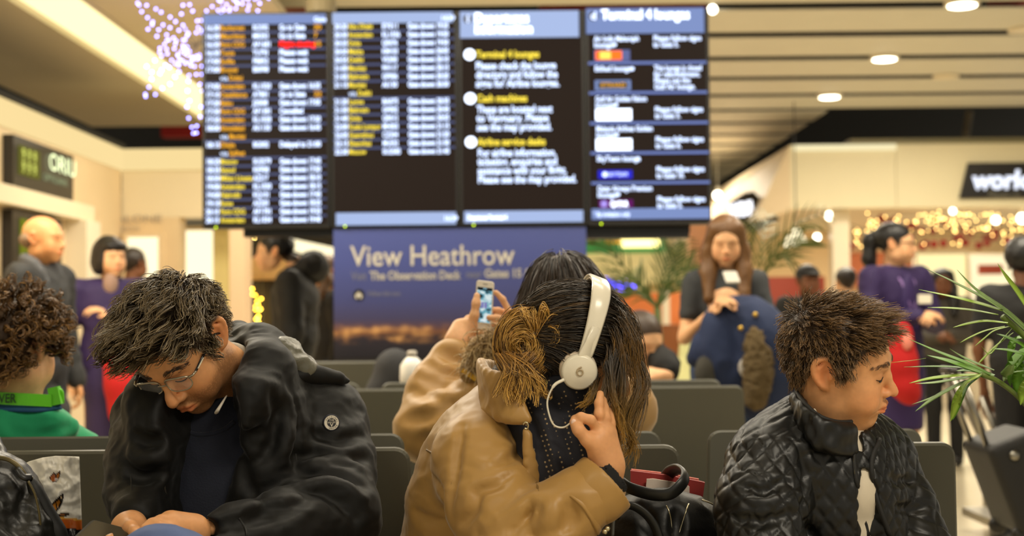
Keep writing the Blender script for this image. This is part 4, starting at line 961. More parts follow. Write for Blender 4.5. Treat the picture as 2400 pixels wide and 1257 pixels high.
# ---------- man with glasses
def make_man():
    Mh = headM(-16, 48, -12, (-.605, 2.606, 1.072), .96)
    t = person('man in glasses and black jacket bent over his phone', (-.5, 2.75, 0))
    nb = P(575, 915, 2.74)
    S = Solid(); head(S, Mh, jaw=1.02, nose=1.12, ears=(1, 1)); neck(S, Mh, nb, .055, .062)
    core = Solid(); core.cap(nb, P(575, 1000, 2.78), .07, .1); core.ell(P(575, 1110, 2.79), (.15, .09, .2)); core.ell(P(600, 1330, 2.84), (.15, .1, .16), k=.05)
    core.cap(P(355, 985, 2.74), P(755, 975, 2.80), .045); core.chain([P(755, 985, 2.8), P(775, 1200, 2.63), P(455, 1243, 2.40)], [.045, .030, .018]); core.chain([P(355, 990, 2.75), P(330, 1155, 2.62), P(305, 1232, 2.46)], [.04, .03, .018])
    Hn = Solid()   # both hands, thumbs on the phone
    wl = P(452, 1242, 2.40)
    for a, b, ra, rb in (((452, 1244, 2.40), (400, 1228, 2.37), .025, .022), ((452, 1248, 2.40), (405, 1246, 2.36), .025, .02)): Hn.cap(P(*a), P(*b), ra, rb, k=.02)
    finger(Hn, [P(405, 1222, 2.365), P(378, 1221, 2.345), P(356, 1228, 2.33), P(340, 1238, 2.32)], .0105, .0075)
    for j, (dy, dY) in enumerate(((14, -.01), (27, -.0), (40, .01), (52, .02))): finger(Hn, [P(405, 1226+dy, 2.36+dY), P(372, 1222+dy, 2.335+dY), P(345, 1232+dy, 2.33+dY), P(325, 1243+dy, 2.34+dY)], .010, .0075)
    Hn.cap(P(312, 1228, 2.47), P(300, 1243, 2.42), .026, .026, k=.02); Hn.cap(P(303, 1240, 2.42), P(296, 1262, 2.38), .026, .02, k=.02)
    finger(Hn, [P(296, 1226, 2.42), P(306, 1236, 2.37), P(318, 1248, 2.345), P(322, 1257, 2.33)], .0115, .008, k=.01)
    for j in range(4): finger(Hn, [P(290, 1250+j*9, 2.40), P(268, 1258+j*10, 2.36), P(256, 1266+j*10, 2.345), P(264, 1272+j*10, 2.33)], .0095, .007)
    body('body', [(S, .0025), (Hn, .0028), (core, .016)], skincol(SKIN['man'], Mh, 1.15, (34, 27, 19), [.066, .058, .044, .026, -.018, -.03, .03, .026, -.03, -.058, -.06]), t)
    lashes(Mh, t, S=S); brows(Mh, (56, 41, 28), t, 85, 1.1, S)
    # hair
    sc = Scalp([.066, .058, .044, .026, -.018, -.03, .036, .028, -.03, -.058, -.06]); p = sc.roots(600); g0 = sc.grad(p)
    gl = np.array((Mh.to_3x3().normalized().inverted() @ Vector((0, 0, -1))))
    wh = np.array([.0, .075, .09])
    def flow(q, f):
        d = q-wh; d /= np.linalg.norm(d, axis=1, keepdims=True)+.02; top = smooth(.02, .075, q[:, 2])[:, None]
        fr = smooth(-.03, -.08, q[:, 1])[:, None]
        return d*(.5+.5*(1-top))*(1-.6*fr)+np.array([0, -.8, .10])*top+np.array([0, .25, -.2])*(1-top)+np.array([0, -.5, .75])*fr+gl*.10*f
    low = smooth(.022, .07, p[:, 2])*(.30+.70*smooth(.085, .035, p[:, 1])); step = .0022+.0054*low*(1+.25*RNG.normal(size=len(p)))
    step = step*(1-.72*smooth(.075, .05, p[:, 2])*smooth(-.05, -.035, p[:, 1])*smooth(.07, .05, p[:, 1])); d0 = g0*.6+flow(p, 0)*.8
    K = 9; step = step*11/(K-1); gd = sc.grow(p, d0, K, step, flow, .72, .08, .004, .016, 26.)
    lift = (low*.012)[:, None]*np.sin(np.linspace(0, 2.4, K))[None]; gd = gd+g0[:, None, :]*lift[..., None]
    amp = (.0062*low+.0008)[:, None]*np.linspace(0, 1, K)[None]**.7; ph = noise(p*24)*6; an = ph[:, None]+np.linspace(0, 6.6, K)[None]
    sd = np.cross(np.gradient(gd, axis=1), g0[:, None, :]); sd /= np.maximum(np.linalg.norm(sd, axis=2, keepdims=True), 1e-6)
    gd = gd+sd*(np.sin(an)*amp)[..., None]+g0[:, None, :]*(np.cos(an)*amp*.9)[..., None]
    ch = clump(gd, 8, .0052, .42, .0015, .2)
    strands('hair', xf(ch, Mh), np.linspace(1, .35, K)**.6*.00090, hcol(len(ch), K, (60, 48, 32), (112, 94, 64), .3, (150, 134, 104), .07), M_hair, t)
    # clothes
    M_j = mat('black_parka', (8, 7.6, 6.6), rough=.6, sheen=.06, spec=.25, bump=(700, .12, .0006)); M_n = mat('navy_knit', (15, 20, 36), rough=.9, sheen=.2, bump=(260, .5, .002)); M_sh = mat('shirt_white', (186, 178, 164), rough=.7)
    W = Solid(); W.ell(P(520, 1140, 2.72), (.155, .12, .20)); W.ell(P(560, 1030, 2.78), (.14, .10, .1), k=.05); W.ell(P(540, 1330, 2.78), (.16, .13, .18), k=.05); W.cap(P(475, 1050, 2.66), P(560, 1020, 2.68), .035, .045, k=.03)
    build(W, 'sweater', .006, M_n, t, folds(.006, (14, 9, 6), 3)); 
    seam(W, [(430, 1010), (470, 1020), (520, 1010), (548, 990)], .005, 'collar_rib', M_n, t)
    J = Solid(); J.ell(P(580, 1090, 2.78), (.20, .13, .25)); J.ell(P(610, 1320, 2.84), (.215, .16, .22), k=.06)
    J.cap(P(365, 985, 2.74), P(752, 990, 2.80), .07, .078, k=.04); J.cap(P(600, 940, 2.80), P(745, 985, 2.82), .06, .06, k=.05)
    J.ell(P(420, 1060, 2.64), (.105, .10, .20), k=.05); J.ell(P(620, 1080, 2.66), (.085, .09, .2), k=.05)
    J.chain([P(757, 998, 2.79), P(772, 1090, 2.73), P(775, 1210, 2.63)], [.083, .082, .086], k=.03)
    J.chain([P(778, 1212, 2.62), P(650, 1246, 2.51), P(560, 1256, 2.45), P(468, 1256, 2.40)], [.084, .066, .052, .037], k=.025)
    J.chain([P(352, 985, 2.74), P(338, 1080, 2.66), P(335, 1165, 2.60)], [.066, .062, .062], k=.035); J.chain([P(335, 1165, 2.60), P(325, 1212, 2.50)], [.06, .042], k=.03)
    J.chain([P(560, 975, 2.545), P(588, 930, 2.575), P(622, 868, 2.65), P(618, 815, 2.77), P(565, 800, 2.85)], [.030, .040, .044, .036, .03], k=.03)
    J.chain([P(596, 845, 2.66), P(600, 800, 2.78), P(556, 785, 2.85), P(510, 800, 2.88)], [.018, .022, .022, .02], k=.02)
    J.chain([P(372, 1010, 2.56), P(345, 935, 2.62), P(380, 860, 2.75)], [.026, .03, .028], k=.03)
    J.ell(P(462, 1092, 2.50), (.060, .20, .155), k=.02, op=-1, rot=(0, 12, 0)); J.ell(P(455, 975, 2.50), (.075, .16, .07), k=.02, op=-1)
    J.cap(Mh @ Vector((0, .0, -.03)), nb, .082, .062, k=.015, op=-1)
    J.chain([P(468, 1256, 2.395), P(430, 1252, 2.375)], [.030, .03], k=.004, op=-1)
    for pl in ([(690, 1075), (750, 1068), (810, 1085), (848, 1075)], [(700, 1120), (770, 1108), (850, 1140)], [(690, 1150), (760, 1160), (830, 1215)], [(640, 925), (650, 980), (640, 1040), (600, 1090)], [(680, 930), (696, 1000), (690, 1090)], [(560, 1030), (570, 1100), (600, 1170)], [(320, 1020), (345, 1040), (370, 1035)], [(300, 1100), (330, 1120), (365, 1110)], [(600, 1215), (660, 1200), (720, 1170)], [(480, 1235), (560, 1225), (640, 1190)], [(735, 1015), (790, 1030), (850, 1020)]): groove(J, pl, .006, .022)
    for pl in ([(715, 1095), (780, 1088), (845, 1105)], [(700, 1140), (780, 1135), (848, 1170)], [(665, 920), (676, 1000), (660, 1080)], [(310, 1060), (340, 1078), (368, 1070)]): groove(J, pl, .004, .02, 1)
    jk = build(J, 'jacket', .005, M_j, t, (lambda a, b: lambda V, N: a(V, N)+b(V, N))(ridged(.003, (11, 11, 15), 2.), ridged(.0016, (26, 26, 40), 5.)))
    M_seam = mat('seam_black', (14, 13, 11), rough=.7)
    seam(J, [(728, 880), (700, 930), (690, 1010), (695, 1090)], .0022, 'armhole_seam', M_seam, t); seam(J, [(565, 985), (570, 1080), (585, 1180)], .0022, 'front_seam', M_seam, t); seam(J, [(300, 985), (305, 1090), (310, 1180)], .002, 'sleeve_seam', M_seam, t); seam(J, [(470, 1212), (490, 1235), (498, 1256)], .003, 'cuff_seam', M_seam, t); seam(J, [(560, 1215), (575, 1240), (578, 1257)], .002, 'sleeve_tab', M_seam, t)
    seam(J, [(378, 1110), (390, 1160), (402, 1190)], .0026, 'zip', mat('zip_steel', (150, 146, 130), rough=.3, metal=1), t)
    H = Solid(); H.ell(P(662, 838, 2.74), (.032, .05, .034), rot=(0, 30, 0)); H.ell(P(705, 862, 2.75), (.034, .05, .022), k=.03, rot=(0, 20, 0)); H.ell(P(645, 880, 2.72), (.018, .03, .030), k=.03)
    hd = build(H, 'hood_lining', .0045, mat('hood_lining', (92, 90, 78), rough=.38, bump=(40, .5, .006)), t, ridged(.008, (24, 24, 24), 4.))
    H = Solid(); H.chain([P(640, 905, 2.70), P(700, 880, 2.72), P(760, 884, 2.75), P(815, 893, 2.78)], [.010, .014, .014, .005], k=.02, n=8); H.chain([P(690, 890, 2.83), P(780, 895, 2.87)], [.03, .02], k=.03)
    build(H, 'hood_flap', .0045, M_j, t, ridged(.002, (14, 14, 14), 1.))
    MB().tube(spline([P(520, 806, 2.735), P(556, 812, 2.715), P(577, 830, 2.69), P(569, 858, 2.635)], 18), .0075, 8, flat=.5).make('shirt_collar', M_sh, t, smooth=True); MB().tube(spline([P(530, 930, 2.585), P(519, 948, 2.565), P(508, 966, 2.55)], 10), [.004+.0005*k for k in range(10)], 8, flat=.4).make('shirt_collar', M_sh, t, smooth=True)
    # round sleeve badge
    c = ray_hit(J, 777, 991, off=.013); nrm = Vector((.22, -1, .05)).normalized(); Mq = Matrix.Translation(c) @ nrm.to_track_quat('Z', 'Y').to_matrix().to_4x4()
    b = MB().lathe([(.0158, -.016), (.0158, .0), (.0150, .0008)], 28, Mq).make('badge', mat('badge_navy', (24, 26, 40), rough=.6), t)
    m_w = mat('badge_cream', (214, 206, 188), rough=.7)
    MB().lathe([(.0136, .0008), (.0136, .0014)], 28, Mq).make('badge_ring', m_w, b); MB().lathe([(.0084, .0014), (.0084, .0019)], 24, Mq).make('badge_core', mat('badge_dark', (40, 40, 46), rough=.7), b)
    Mt = Mq @ Matrix.Rotation(R(90), 4, 'X') @ Matrix.Translation((0, -.0023, 0)); Mt = Matrix.Translation(c+nrm*.0024) @ Matrix(((Mq[0][0], -Mq[0][2], Mq[0][1], 0), (Mq[1][0], -Mq[1][2], Mq[1][1], 0), (Mq[2][0], -Mq[2][2], Mq[2][1], 0), (0, 0, 0, 1)))
    sg = 1 if Mt.col[0].xyz.x > 0 else -1
    up = Vector((0, 0, 1)); xr = up.cross(-nrm).normalized()*-1 if False else Vector((nrm.y*-1, nrm.x, 0)).normalized()*1; zr = xr.cross(-nrm).normalized()
    if zr.z < 0: zr = -zr
    if xr.x < 0: xr = -xr
    Mt = Matrix(((xr.x, -nrm.x, zr.x, c.x+nrm.x*.0024), (xr.y, -nrm.y, zr.y, c.y+nrm.y*.0024), (xr.z, -nrm.z, zr.z, c.z+nrm.z*.0024), (0, 0, 0, 1)))
    m_ = MB(); add_text(m_, 'THE', .0055, Mt @ Matrix.Translation((0, 0, .0028)), 'CENTER'); add_text(m_, 'DENIM DEPT', .0042, Mt @ Matrix.Translation((0, 0, -.0012)), 'CENTER', fit=.0155); add_text(m_, 'V', .0085, Mt @ Matrix.Translation((0, 0, -.0075)), 'CENTER', bold=.0003)
    m_.make('badge_print', m_w, b)
    m_ = MB()
    for k, chx in enumerate('ORIGINAL BRAND  '):
        if chx == ' ': continue
        a = R(150-k*20.); add_text(m_, chx, .0042, Mt @ Matrix.Translation((math.cos(a)*.0110, 0, math.sin(a)*.0110)) @ Matrix.Rotation(-(a-math.pi/2), 4, 'Y') @ Matrix.Translation((0, 0, -.0016)), 'CENTER')
    m_.make('badge_lettering', MATS['badge_dark'], b)
    # glasses
    g = thing('eyeglasses', 'thin rimmed glasses with dark temples on the bent man', 'glasses', Mh @ Vector((0, -.1, 0)))
    Mg = Mh @ Matrix.Translation((0, -.0005, -.010)) @ Matrix.Rotation(R(-6), 4, 'X')
    M_fr = mat('rim_pewter', (170, 160, 138), rough=.3, metal=.7); M_tp = mat('temple_black', (18, 16, 14), rough=.3)
    for x in (-1, 1):
        cx = x*.0335; rim = []
        for k in range(28):
            a = 2*math.pi*k/28; e = .62; rim.append((cx+.0262*abs(math.cos(a))**e*np.sign(math.cos(a)), -.1085+.012*((abs(cx)+.0262*math.cos(a)*x-.0335)/.03)**2*(1 if math.cos(a)*x > 0 else .3)+.004*(abs(cx)/.03), .0155*abs(math.sin(a))**e*np.sign(math.sin(a))))
        rw = [Mg @ Vector(q) for q in rim]; MB().tube(rw, .00125, 6, closed=True).make('rim', M_fr, g, smooth=True)
        MB().tube([Mg @ Vector(q) for q in rim if q[2] > .006], .0019, 6).make('browline', M_fr, g, smooth=True)
        MB().add(rw, [tuple(range(28))]).make('lens', mat('lens_glass', (255, 255, 255), rough=.03, alpha=.10, spec=.6), g)
        MB().tube([Mg @ Vector(q) for q in ((x*.060, -.098, .008), (x*.068, -.092, .008), (x*.0705, -.083, .0085))], .0022, 8).make('hinge', M_fr, g, smooth=True)
        MB().tube([Mg @ Vector(q) for q in ((x*.0705, -.084, .0085), (x*.0725, -.04, .012), (x*.078, .004, .018), (x*.082, .022, .006))], [.0027, .0027, .0024, .0018], 8, flat=.6).make('temple', M_tp, g, smooth=True)
        MB().tube([Mg @ Vector(q) for q in ((x*.0737, -.078, .0095), (x*.0752, -.052, .0115))], .0013, 6).make('inlay', mat('inlay_white', (230, 222, 200), rough=.3), g, smooth=True)
    MB().tube([Mg @ Vector(q) for q in ((-.0095, -.1045, .003), (-.004, -.1085, .006), (.004, -.1085, .006), (.0095, -.1045, .003))], .0014, 6).make('bridge', M_fr, g, smooth=True)
    # denim knee and legs
    M_d = mat('denim', (70, 88, 132), rough=.8, bump=(500, .3, .0008), var=(30, .12))
    pel = Vector((-.45, 2.84, .52)); K1 = P(375, 1352, 2.24); K2 = Vector((-.62, 2.40, .52))
    S = Solid(); S.cap(pel, K1, .095, .07, k=.05); S.cap(K1, P(470, 1372, 2.24), .07, .07, k=.03); S.cap(pel, K2, .095, .07, k=.05); S.cap(K2, (-.64, 2.36, .09), .068, .045); S.cap(K1, (-.25, 2.15, .30), .066, .045, k=.03); S.ell(pel, (.17, .13, .11), k=.05)
    build(S, 'jeans', .011, M_d, t, ridged(.003, (10, 22, 22), 7.))
    for f_ in ((-.64, 2.36, .05), (-.2, 2.1, .27)):
        S = Solid(); f_ = Vector(f_); S.ell(f_+Vector((0, -.06, 0)), (.045, .13, .045)); S.ell(f_+Vector((0, .03, .02)), (.042, .06, .05), k=.03); build(S, 'shoe', .008, mat('shoe_dark', (28, 24, 22), rough=.45), t)
    # phone in his hands
    ph = thing('smartphone', 'dark phone in a black case held low by the man', 'phone', P(280, 1245, 2.36))
    c = P(283, 1250, 2.355); xa = (P(340, 1262, 2.35)-P(236, 1234, 2.37)).normalized(); up = Vector((0, -.42, .9)); za = (up-xa*up.dot(xa)).normalized(); ya = za.cross(xa)
    Mp = Matrix(((xa.x, -za.x, ya.x, c.x), (xa.y, -za.y, ya.y, c.y), (xa.z, -za.z, ya.z, c.z), (0, 0, 0, 1)))
    MB().rprism(.128, .062, .008, .009, .002, Mp @ Matrix.Translation((0, 0, -.045))).make('case', mat('case_black', (24, 23, 21), rough=.45), ph); MB().rprism(.116, .054, .006, .002, .0005, Mp @ Matrix.Translation((0, -.0015, -.041))).make('glass', mat('phone_glass', (70, 64, 52), rough=.08, spec=.8), ph)
    return Mh, J
man_M, man_J = make_man()

# ---------- boy in quilted jacket
def make_boy():
    Mh = headM(69, 11.5, -15.5, (.573, 2.508, 1.031), .90)
    t = person('boy in black quilted jacket looking down to the right', (.56, 2.6, 0))
    nb = P(1955, 1025, 2.545); S = Solid(); head(S, Mh, jaw=1.04, nose=.92, child=True, cheek=1.22); neck(S, Mh, nb, .058, .066)
    core = Solid(); core.cap(nb, P(1945, 1100, 2.57), .055, .07); core.ell(P(1940, 1190, 2.57), (.09, .075, .15)); core.ell(P(1940, 1400, 2.65), (.11, .10, .18), k=.05); core.chain([P(1800, 1095, 2.46), P(1780, 1330, 2.40), P(1990, 1420, 2.28)], [.04, .034, .02]); core.chain([P(2065, 1085, 2.64), P(2160, 1300, 2.55), P(2080, 1420, 2.36)], [.04, .034, .02])
    Hn = Solid(); hand(Hn, P(2000, 1420, 2.28), (.6, -.5, -.2), (0, -.3, 1), 1, s=.85); hand(Hn, P(2080, 1425, 2.36), (-.4, -.8, -.2), (0, -.3, 1), -1, s=.85)
    hl = [.074, .066, .050, .034, -.014, -.020, .036, .028, -.040, -.058, -.060]
    body('body', [(S, .0024), (core, .016), (Hn, .004)], skincol(SKIN['boy'], Mh, 0, (44, 33, 22), hl, 1.3), t); lashes(Mh, t, .9, S); brows(Mh, (92, 66, 44), t, 75, 1.0, S)
    sc = Scalp(hl); p = sc.roots(820); g0 = sc.grad(p); wh = np.array([0, .075, .095])
    def flow(q, f):
        d = q-wh; d /= np.linalg.norm(d, axis=1, keepdims=True); top = smooth(.05, .10, q[:, 2])[:, None]
        return d+np.array([0, -.7, .10])*top+np.array([0, 0, -.35])*(1-top)
    top = smooth(.045, .10, p[:, 2]); fr = smooth(.02, -.07, p[:, 1]); step = .0026+.0022*top+.0024*top*fr
    gd = sc.grow(p, g0*(.55+.5*top[:, None])+flow(p, 0)*.5, 7, step*1.33*(1+.15*RNG.normal(size=len(p))), flow, .72, .12, .002, .010, 40.)
    lift = (top*(.006+.006*fr))[:, None]*np.linspace(0, 1, 7)[None]; gd = gd+g0[:, None, :]*lift[..., None]
    ch = clump(gd, 6, .0044, .45, .002, .35)
    strands('hair', xf(ch, Mh), np.linspace(1, .3, 7)**.7*.00082, hcol(len(ch), 7, (50, 37, 24), (138, 106, 68), .22), M_hair, t)
    # jacket
    M_q = mat('quilted_black', (13, 12.5, 11), rough=.42, spec=.4, bump=(900, .1, .0005)); M_sh = mat('shirt_pale', (206, 194, 172), rough=.7, bump=(300, .2, .001)); M_rb = mat('rib_black', (18, 17, 15), rough=.7)
    W = Solid(); W.ell(P(1955, 1190, 2.535), (.098, .088, .165)); W.ell(P(1935, 1400, 2.63), (.125, .115, .17), k=.03); W.cap(P(1985, 1060, 2.52), P(1990, 1130, 2.50), .035, .05, k=.04); build(W, 'shirt', .006, M_sh, t, folds(.004, (9, 9, 14), 2.))
    for pl in ([(1903, 962), (1912, 975), (1925, 988)],): MB().tube(spline([P(a, b, 2.44) for a, b in pl], 8), .006, 6).make('shirt_collar', M_sh, t, smooth=True)
    MB().tube(spline([P(1992, 1010, 2.49), P(2004, 1035, 2.475), P(2002, 1062, 2.465), P(1994, 1085, 2.465)], 14), [.004+.006*math.sin(math.pi*k/13) for k in range(14)], 8, flat=.5).make('shirt_collar', M_sh, t, smooth=True)
    J = Solid(); J.ell(P(1935, 1190, 2.555), (.145, .125, .20)); J.ell(P(1935, 1400, 2.63), (.16, .15, .2), k=.06)
    J.cap(P(1830, 1078, 2.50), P(2035, 1068, 2.62), .075, .066, k=.05); J.cap(P(1880, 1010, 2.56), P(1820, 1080, 2.52), .055, .07, k=.05); J.cap(P(2010, 1030, 2.6), P(2055, 1075, 2.63), .05, .055, k=.05)
    J.chain([P(1800, 1095, 2.47), P(1783, 1190, 2.43), P(1790, 1330, 2.39)], [.072, .073, .07], k=.03); J.chain([P(1790, 1330, 2.39), P(1985, 1415, 2.29)], [.068, .045], k=.03)
    J.chain([P(2065, 1088, 2.64), P(2112, 1190, 2.60), P(2160, 1310, 2.55)], [.058, .058, .058], k=.03); J.chain([P(2160, 1310, 2.55), P(2090, 1415, 2.38)], [.056, .042], k=.03)
    def quilt(V, N):
        a = np.array(tuple(P(1800, 1095, 2.47))); b = np.array(tuple(P(1790, 1330, 2.39))); c0 = np.array(tuple(P(1940, 1190, 2.56)))
        ax = (b-a)/np.linalg.norm(b-a); l = (V-a) @ ax; rr = V-a-l[:, None]*ax; da = np.linalg.norm(rr, axis=1)
        arm = smooth(.092, .078, da)*smooth(-.06, 0., l)
        th = np.arctan2(rr[:, 0], -rr[:, 1])*.074; th2 = np.arctan2(V[:, 0]-c0[0], -(V[:, 1]-c0[1]))*.145
        def dia(u, v, s=.037): 
            p_ = np.abs(((u+v)/s) % 2-1); q_ = np.abs(((u-v)/s) % 2-1); e = np.minimum(1-np.abs(2*p_-1), 1) ; 
            m1 = np.minimum(((u+v)/s) % 1, 1-((u+v)/s) % 1); m2 = np.minimum(((u-v)/s) % 1, 1-((u-v)/s) % 1)
            return 1-np.exp(-(np.minimum(m1, m2)/.13)**1.3)
        d1 = dia(th, l*.82+.02); d2 = dia(th2, V[:, 2]*.82)
        q = np.where(arm > .5, d1, d2)
        return .0036*(q-.6)+.0022*noise(V*np.array([14, 14, 26.]))+.0010*noise(V*60)
    J.chain([P(2000, 1000, 2.42), P(2008, 1080, 2.42), P(2030, 1150, 2.41), P(2052, 1257, 2.38), P(2060, 1330, 2.38)], [.012, .011, .017, .030, .034], k=.008, op=-1); J.chain([P(2000, 1000, 2.47), P(2008, 1080, 2.47), P(2030, 1150, 2.45), P(2052, 1257, 2.43), P(2060, 1330, 2.43)], [.012, .011, .017, .030, .034], k=.008, op=-1)
    J.cap(Mh @ Vector((0, .0, -.04)), nb, .075, .06, k=.012, op=-1)
    for pl in ([(1880, 1180), (1895, 1240), (1900, 1257)], [(1735, 1140), (1790, 1150), (1850, 1130)], [(1720, 1215), (1790, 1225), (1860, 1200)], [(2085, 1120), (2110, 1130), (2140, 1125)], [(2100, 1190), (2130, 1195), (2170, 1190)], [(1880, 1060), (1890, 1120), (1885, 1200)]): groove(J, pl, .006, .012)
    V, F = J.mesh(.0038); V = relax(V, F, 2, .5); N = normals(V, F); V = V+N*quilt(V, N)[:, None]; meshobj('jacket', V, F, M_q, t, smooth=True)
    # stand collar with binding
    C = Solid(); ring = [(1996, 1000, 2.455), (1960, 1000, 2.43), (1918, 985, 2.425), (1880, 950, 2.46), (1868, 925, 2.53), (1905, 930, 2.61), (1990, 985, 2.66), (2050, 1015, 2.64), (2082, 1018, 2.60)]
    
    for j in range(7): C.chain([P(a+(1.2*j if i == 0 else 0), b+j*9.5, Y) for i, (a, b, Y) in enumerate(ring)], .0066, k=.010, n=24)
    build(C, 'collar', .0035, M_q, t, lambda V, N: .0022*np.sin((V[:, 0]-V[:, 1])*190)*np.cos(V[:, 2]*120)+.002*noise(V*30))
    MB().tube(spline([P(a, b-11, Y) for a, b, Y in ring], 40), .0038, 6).make('collar_binding', M_rb, t, smooth=True)
    for pl, nm in (([(1997, 1005), (2000, 1060), (2004, 1110), (2018, 1180), (2034, 1257)], 'zip'), ([(2062, 1030), (2043, 1075), (2046, 1130), (2062, 1190), (2085, 1257)], 'front_binding')): seam(J, pl, .0046, nm, M_rb, t)
    zz = [ray_hit(J, a, b, off=.003) for a, b in ((1999, 1070), (2003, 1110), (2016, 1180), (2028, 1230))]; MB().tube([q for q in zz if q], .0014, 6).make('zip_teeth', mat('zip_dark', (90, 84, 70), rough=.35, metal=1), t, smooth=True)
    pel = Vector((.57, 2.74, .52)); legs(pel, [(.42, 2.36, .53), (.72, 2.38, .53)], [(.42, 2.30, .09), (.74, 2.32, .09)], mat('boy_trousers', (34, 36, 46), rough=.8), t, r=.08)
    return Mh
boy_M = make_boy()
# ---------- woman with headphones
def make_woman():
    Mh = headM(98, 21, -12, (.112, 2.512, 1.053), .96)
    t = person('woman in tan trench coat with white headphones and messy blond bun', (.0, 2.6, 0))
    nb = P(1262, 975, 2.56)
    S = Solid(); head(S, Mh, ears=(0, 1)); neck(S, Mh, nb, .050, .055)
    core = Solid(); core.cap(nb, P(1190, 1080, 2.60), .05, .08); core.ell(P(1170, 1200, 2.61), (.085, .065, .16)); core.ell(P(1130, 1420, 2.72), (.10, .085, .17), k=.05)
    core.chain([P(1135, 1090, 2.50), P(1235, 1262, 2.40), P(1425, 1110, 2.37)], [.030, .022, .014])
    Hn = Solid(); Y = 2.37
    Hn.cap(P(1432, 1140, 2.385), P(1424, 1092, Y), .021, .022, k=.02); Hn.cap(P(1424, 1092, Y), P(1410, 1020, Y-.01), .021, .018, k=.02); Hn.cap(P(1430, 1088, Y+.01), P(1424, 1015, Y+.005), .019, .015, k=.02); Hn.cap(P(1415, 1092, Y), P(1394, 1040, Y-.02), .018, .015, k=.02)
    finger(Hn, [P(1396, 1050, Y-.02), P(1375, 1030, Y-.03), P(1356, 1008, Y-.035), P(1344, 990, Y-.03)], .0100, .0070, k=.012)      # thumb
    finger(Hn, [P(1400, 1008, Y-.015), P(1384, 985, Y-.03), P(1362, 978, Y-.03), P(1346, 982, Y-.02)], .0086, .0064)              # index, bent
    finger(Hn, [P(1408, 1005, Y), P(1404, 972, Y-.01), P(1404, 945, Y-.005), P(1407, 924, Y+.01)], .0086, .0062)
    finger(Hn, [P(1417, 1008, Y+.005), P(1420, 980, Y), P(1417, 958, Y+.005), P(1414, 938, Y+.015)], .0082, .006)
    finger(Hn, [P(1427, 1015, Y+.01), P(1432, 992, Y+.01), P(1431, 975, Y+.015), P(1428, 960, Y+.02)], .0076, .0056)
    body('body', [(S, .0032), (Hn, .0022), (core, .016)], skincol(SKIN['woman'], Mh, 0, (26, 19, 13), [.075, .068, .052, .030, -.012, -.03, -.045, -.055, -.07, -.10, -.12]), t)
    MB().ball(P(1345, 991, Y-.036), (.005, .0022, .006), 8, 6).make('thumbnail', mat('nail', (226, 190, 170), rough=.25), t, smooth=True)
    # hair: pulled back to the bun, loose front lengths
    sc = Scalp([.075, .068, .052, .030, -.012, -.03, -.045, -.055, -.062, -.066, -.068]); A = np.array(Mh, float); Ai = np.array(Mh.inverted(), float)
    toL = lambda p: Ai[:3, :3] @ np.array(tuple(p))+Ai[:3, 3]
    bun = toL(P(1262, 775, 2.50))
    p = sc.roots(560, lambda q: q[:, 1] > -.058); g0 = sc.grad(p)
    def flow(q, f):
        d = bun-q; return d/np.maximum(np.linalg.norm(d, axis=1, keepdims=True), .01)
    L = np.linalg.norm(bun-p, axis=1); gd = sc.grow(p, g0*.5+flow(p, 0), 8, L/6.1, flow, .5, .10, .004, .008, 18.)
    ch = clump(gd, 8, .0042, .15, .003, .05)
    strands('hair', xf(ch, Mh), np.linspace(1, .6, 8)*.00085, hcol(len(ch), 8, (34, 26, 17), (58, 43, 25), .28, (100, 76, 44), .07), M_hair, t)
    # loose lengths falling past the face
    gl = np.array((Mh.to_3x3().normalized().inverted() @ Vector((0, 0, -1))))
    p = sc.roots(115, lambda q: (q[:, 1] < -.022) & (q[:, 2] > .02)); g0 = sc.grad(p); K = 12
    def flow2(q, f): return gl*1.2+np.array([0, -.06*(1-f)+.02, 0])+(q*np.array([1, .0, 0]))*4*(1-f)
    stp = .0064+.0080*RNG.random(len(p))**2; gd = sc.grow(p, g0*.8+np.array([0, -.12, .1]), K, stp, flow2, .6, .13, .006, .014, 14.)
    wv = np.sin(np.linspace(0, 8, K)[None]+RNG.uniform(0, 6, (len(p), 1)))*np.linspace(0, .006, K)[None]; gd = gd+wv[..., None]*np.array([.5, 1, .0])
    ch = clump(gd, 11, .0046, .6, .004, .35)
    strands('loose_hair', xf(ch, Mh), np.linspace(1, .4, K)*.0007, hcol(len(ch), K, (34, 26, 17), (150, 110, 50), .25), M_hair, t)
    # three long blond tendrils
    gd = []
    for pl in ([(1468, 800, 2.47), (1500, 900, 2.44), (1470, 985, 2.42), (1488, 1040, 2.42), (1478, 1095, 2.42)], [(1450, 800, 2.45), (1462, 900, 2.41), (1446, 980, 2.40), (1452, 1050, 2.39), (1440, 1088, 2.39)], [(1440, 830, 2.42), (1420, 920, 2.39), (1396, 985, 2.375), (1402, 1040, 2.38), (1398, 1075, 2.385)], [(1490, 830, 2.5), (1508, 920, 2.48), (1490, 1000, 2.45), (1470, 1060, 2.43), (1440, 1075, 2.42)], [(1430, 850, 2.41), (1440, 930, 2.385), (1462, 990, 2.38), (1470, 1050, 2.38)], [(1400, 880, 2.43), (1385, 930, 2.40), (1360, 960, 2.39)]):
        for _ in range(4): o = RNG.normal(0, .004, 3); gd.append(spline([np.array(tuple(P(*q)))+o+RNG.normal(0, .003, 3) for q in pl], 18))
    ch = clump(np.array(gd), 16, .0032, .5, .004, .3); strands('tendril', ch, np.linspace(1, .4, 18)*.0007, hcol(len(ch), 18, (40, 29, 16), (170, 128, 52), .2), M_hair, t)
    # bun: loops plus sprouting ends
    c = np.array(tuple(P(1226, 805, 2.465))); gd = []; K = 14
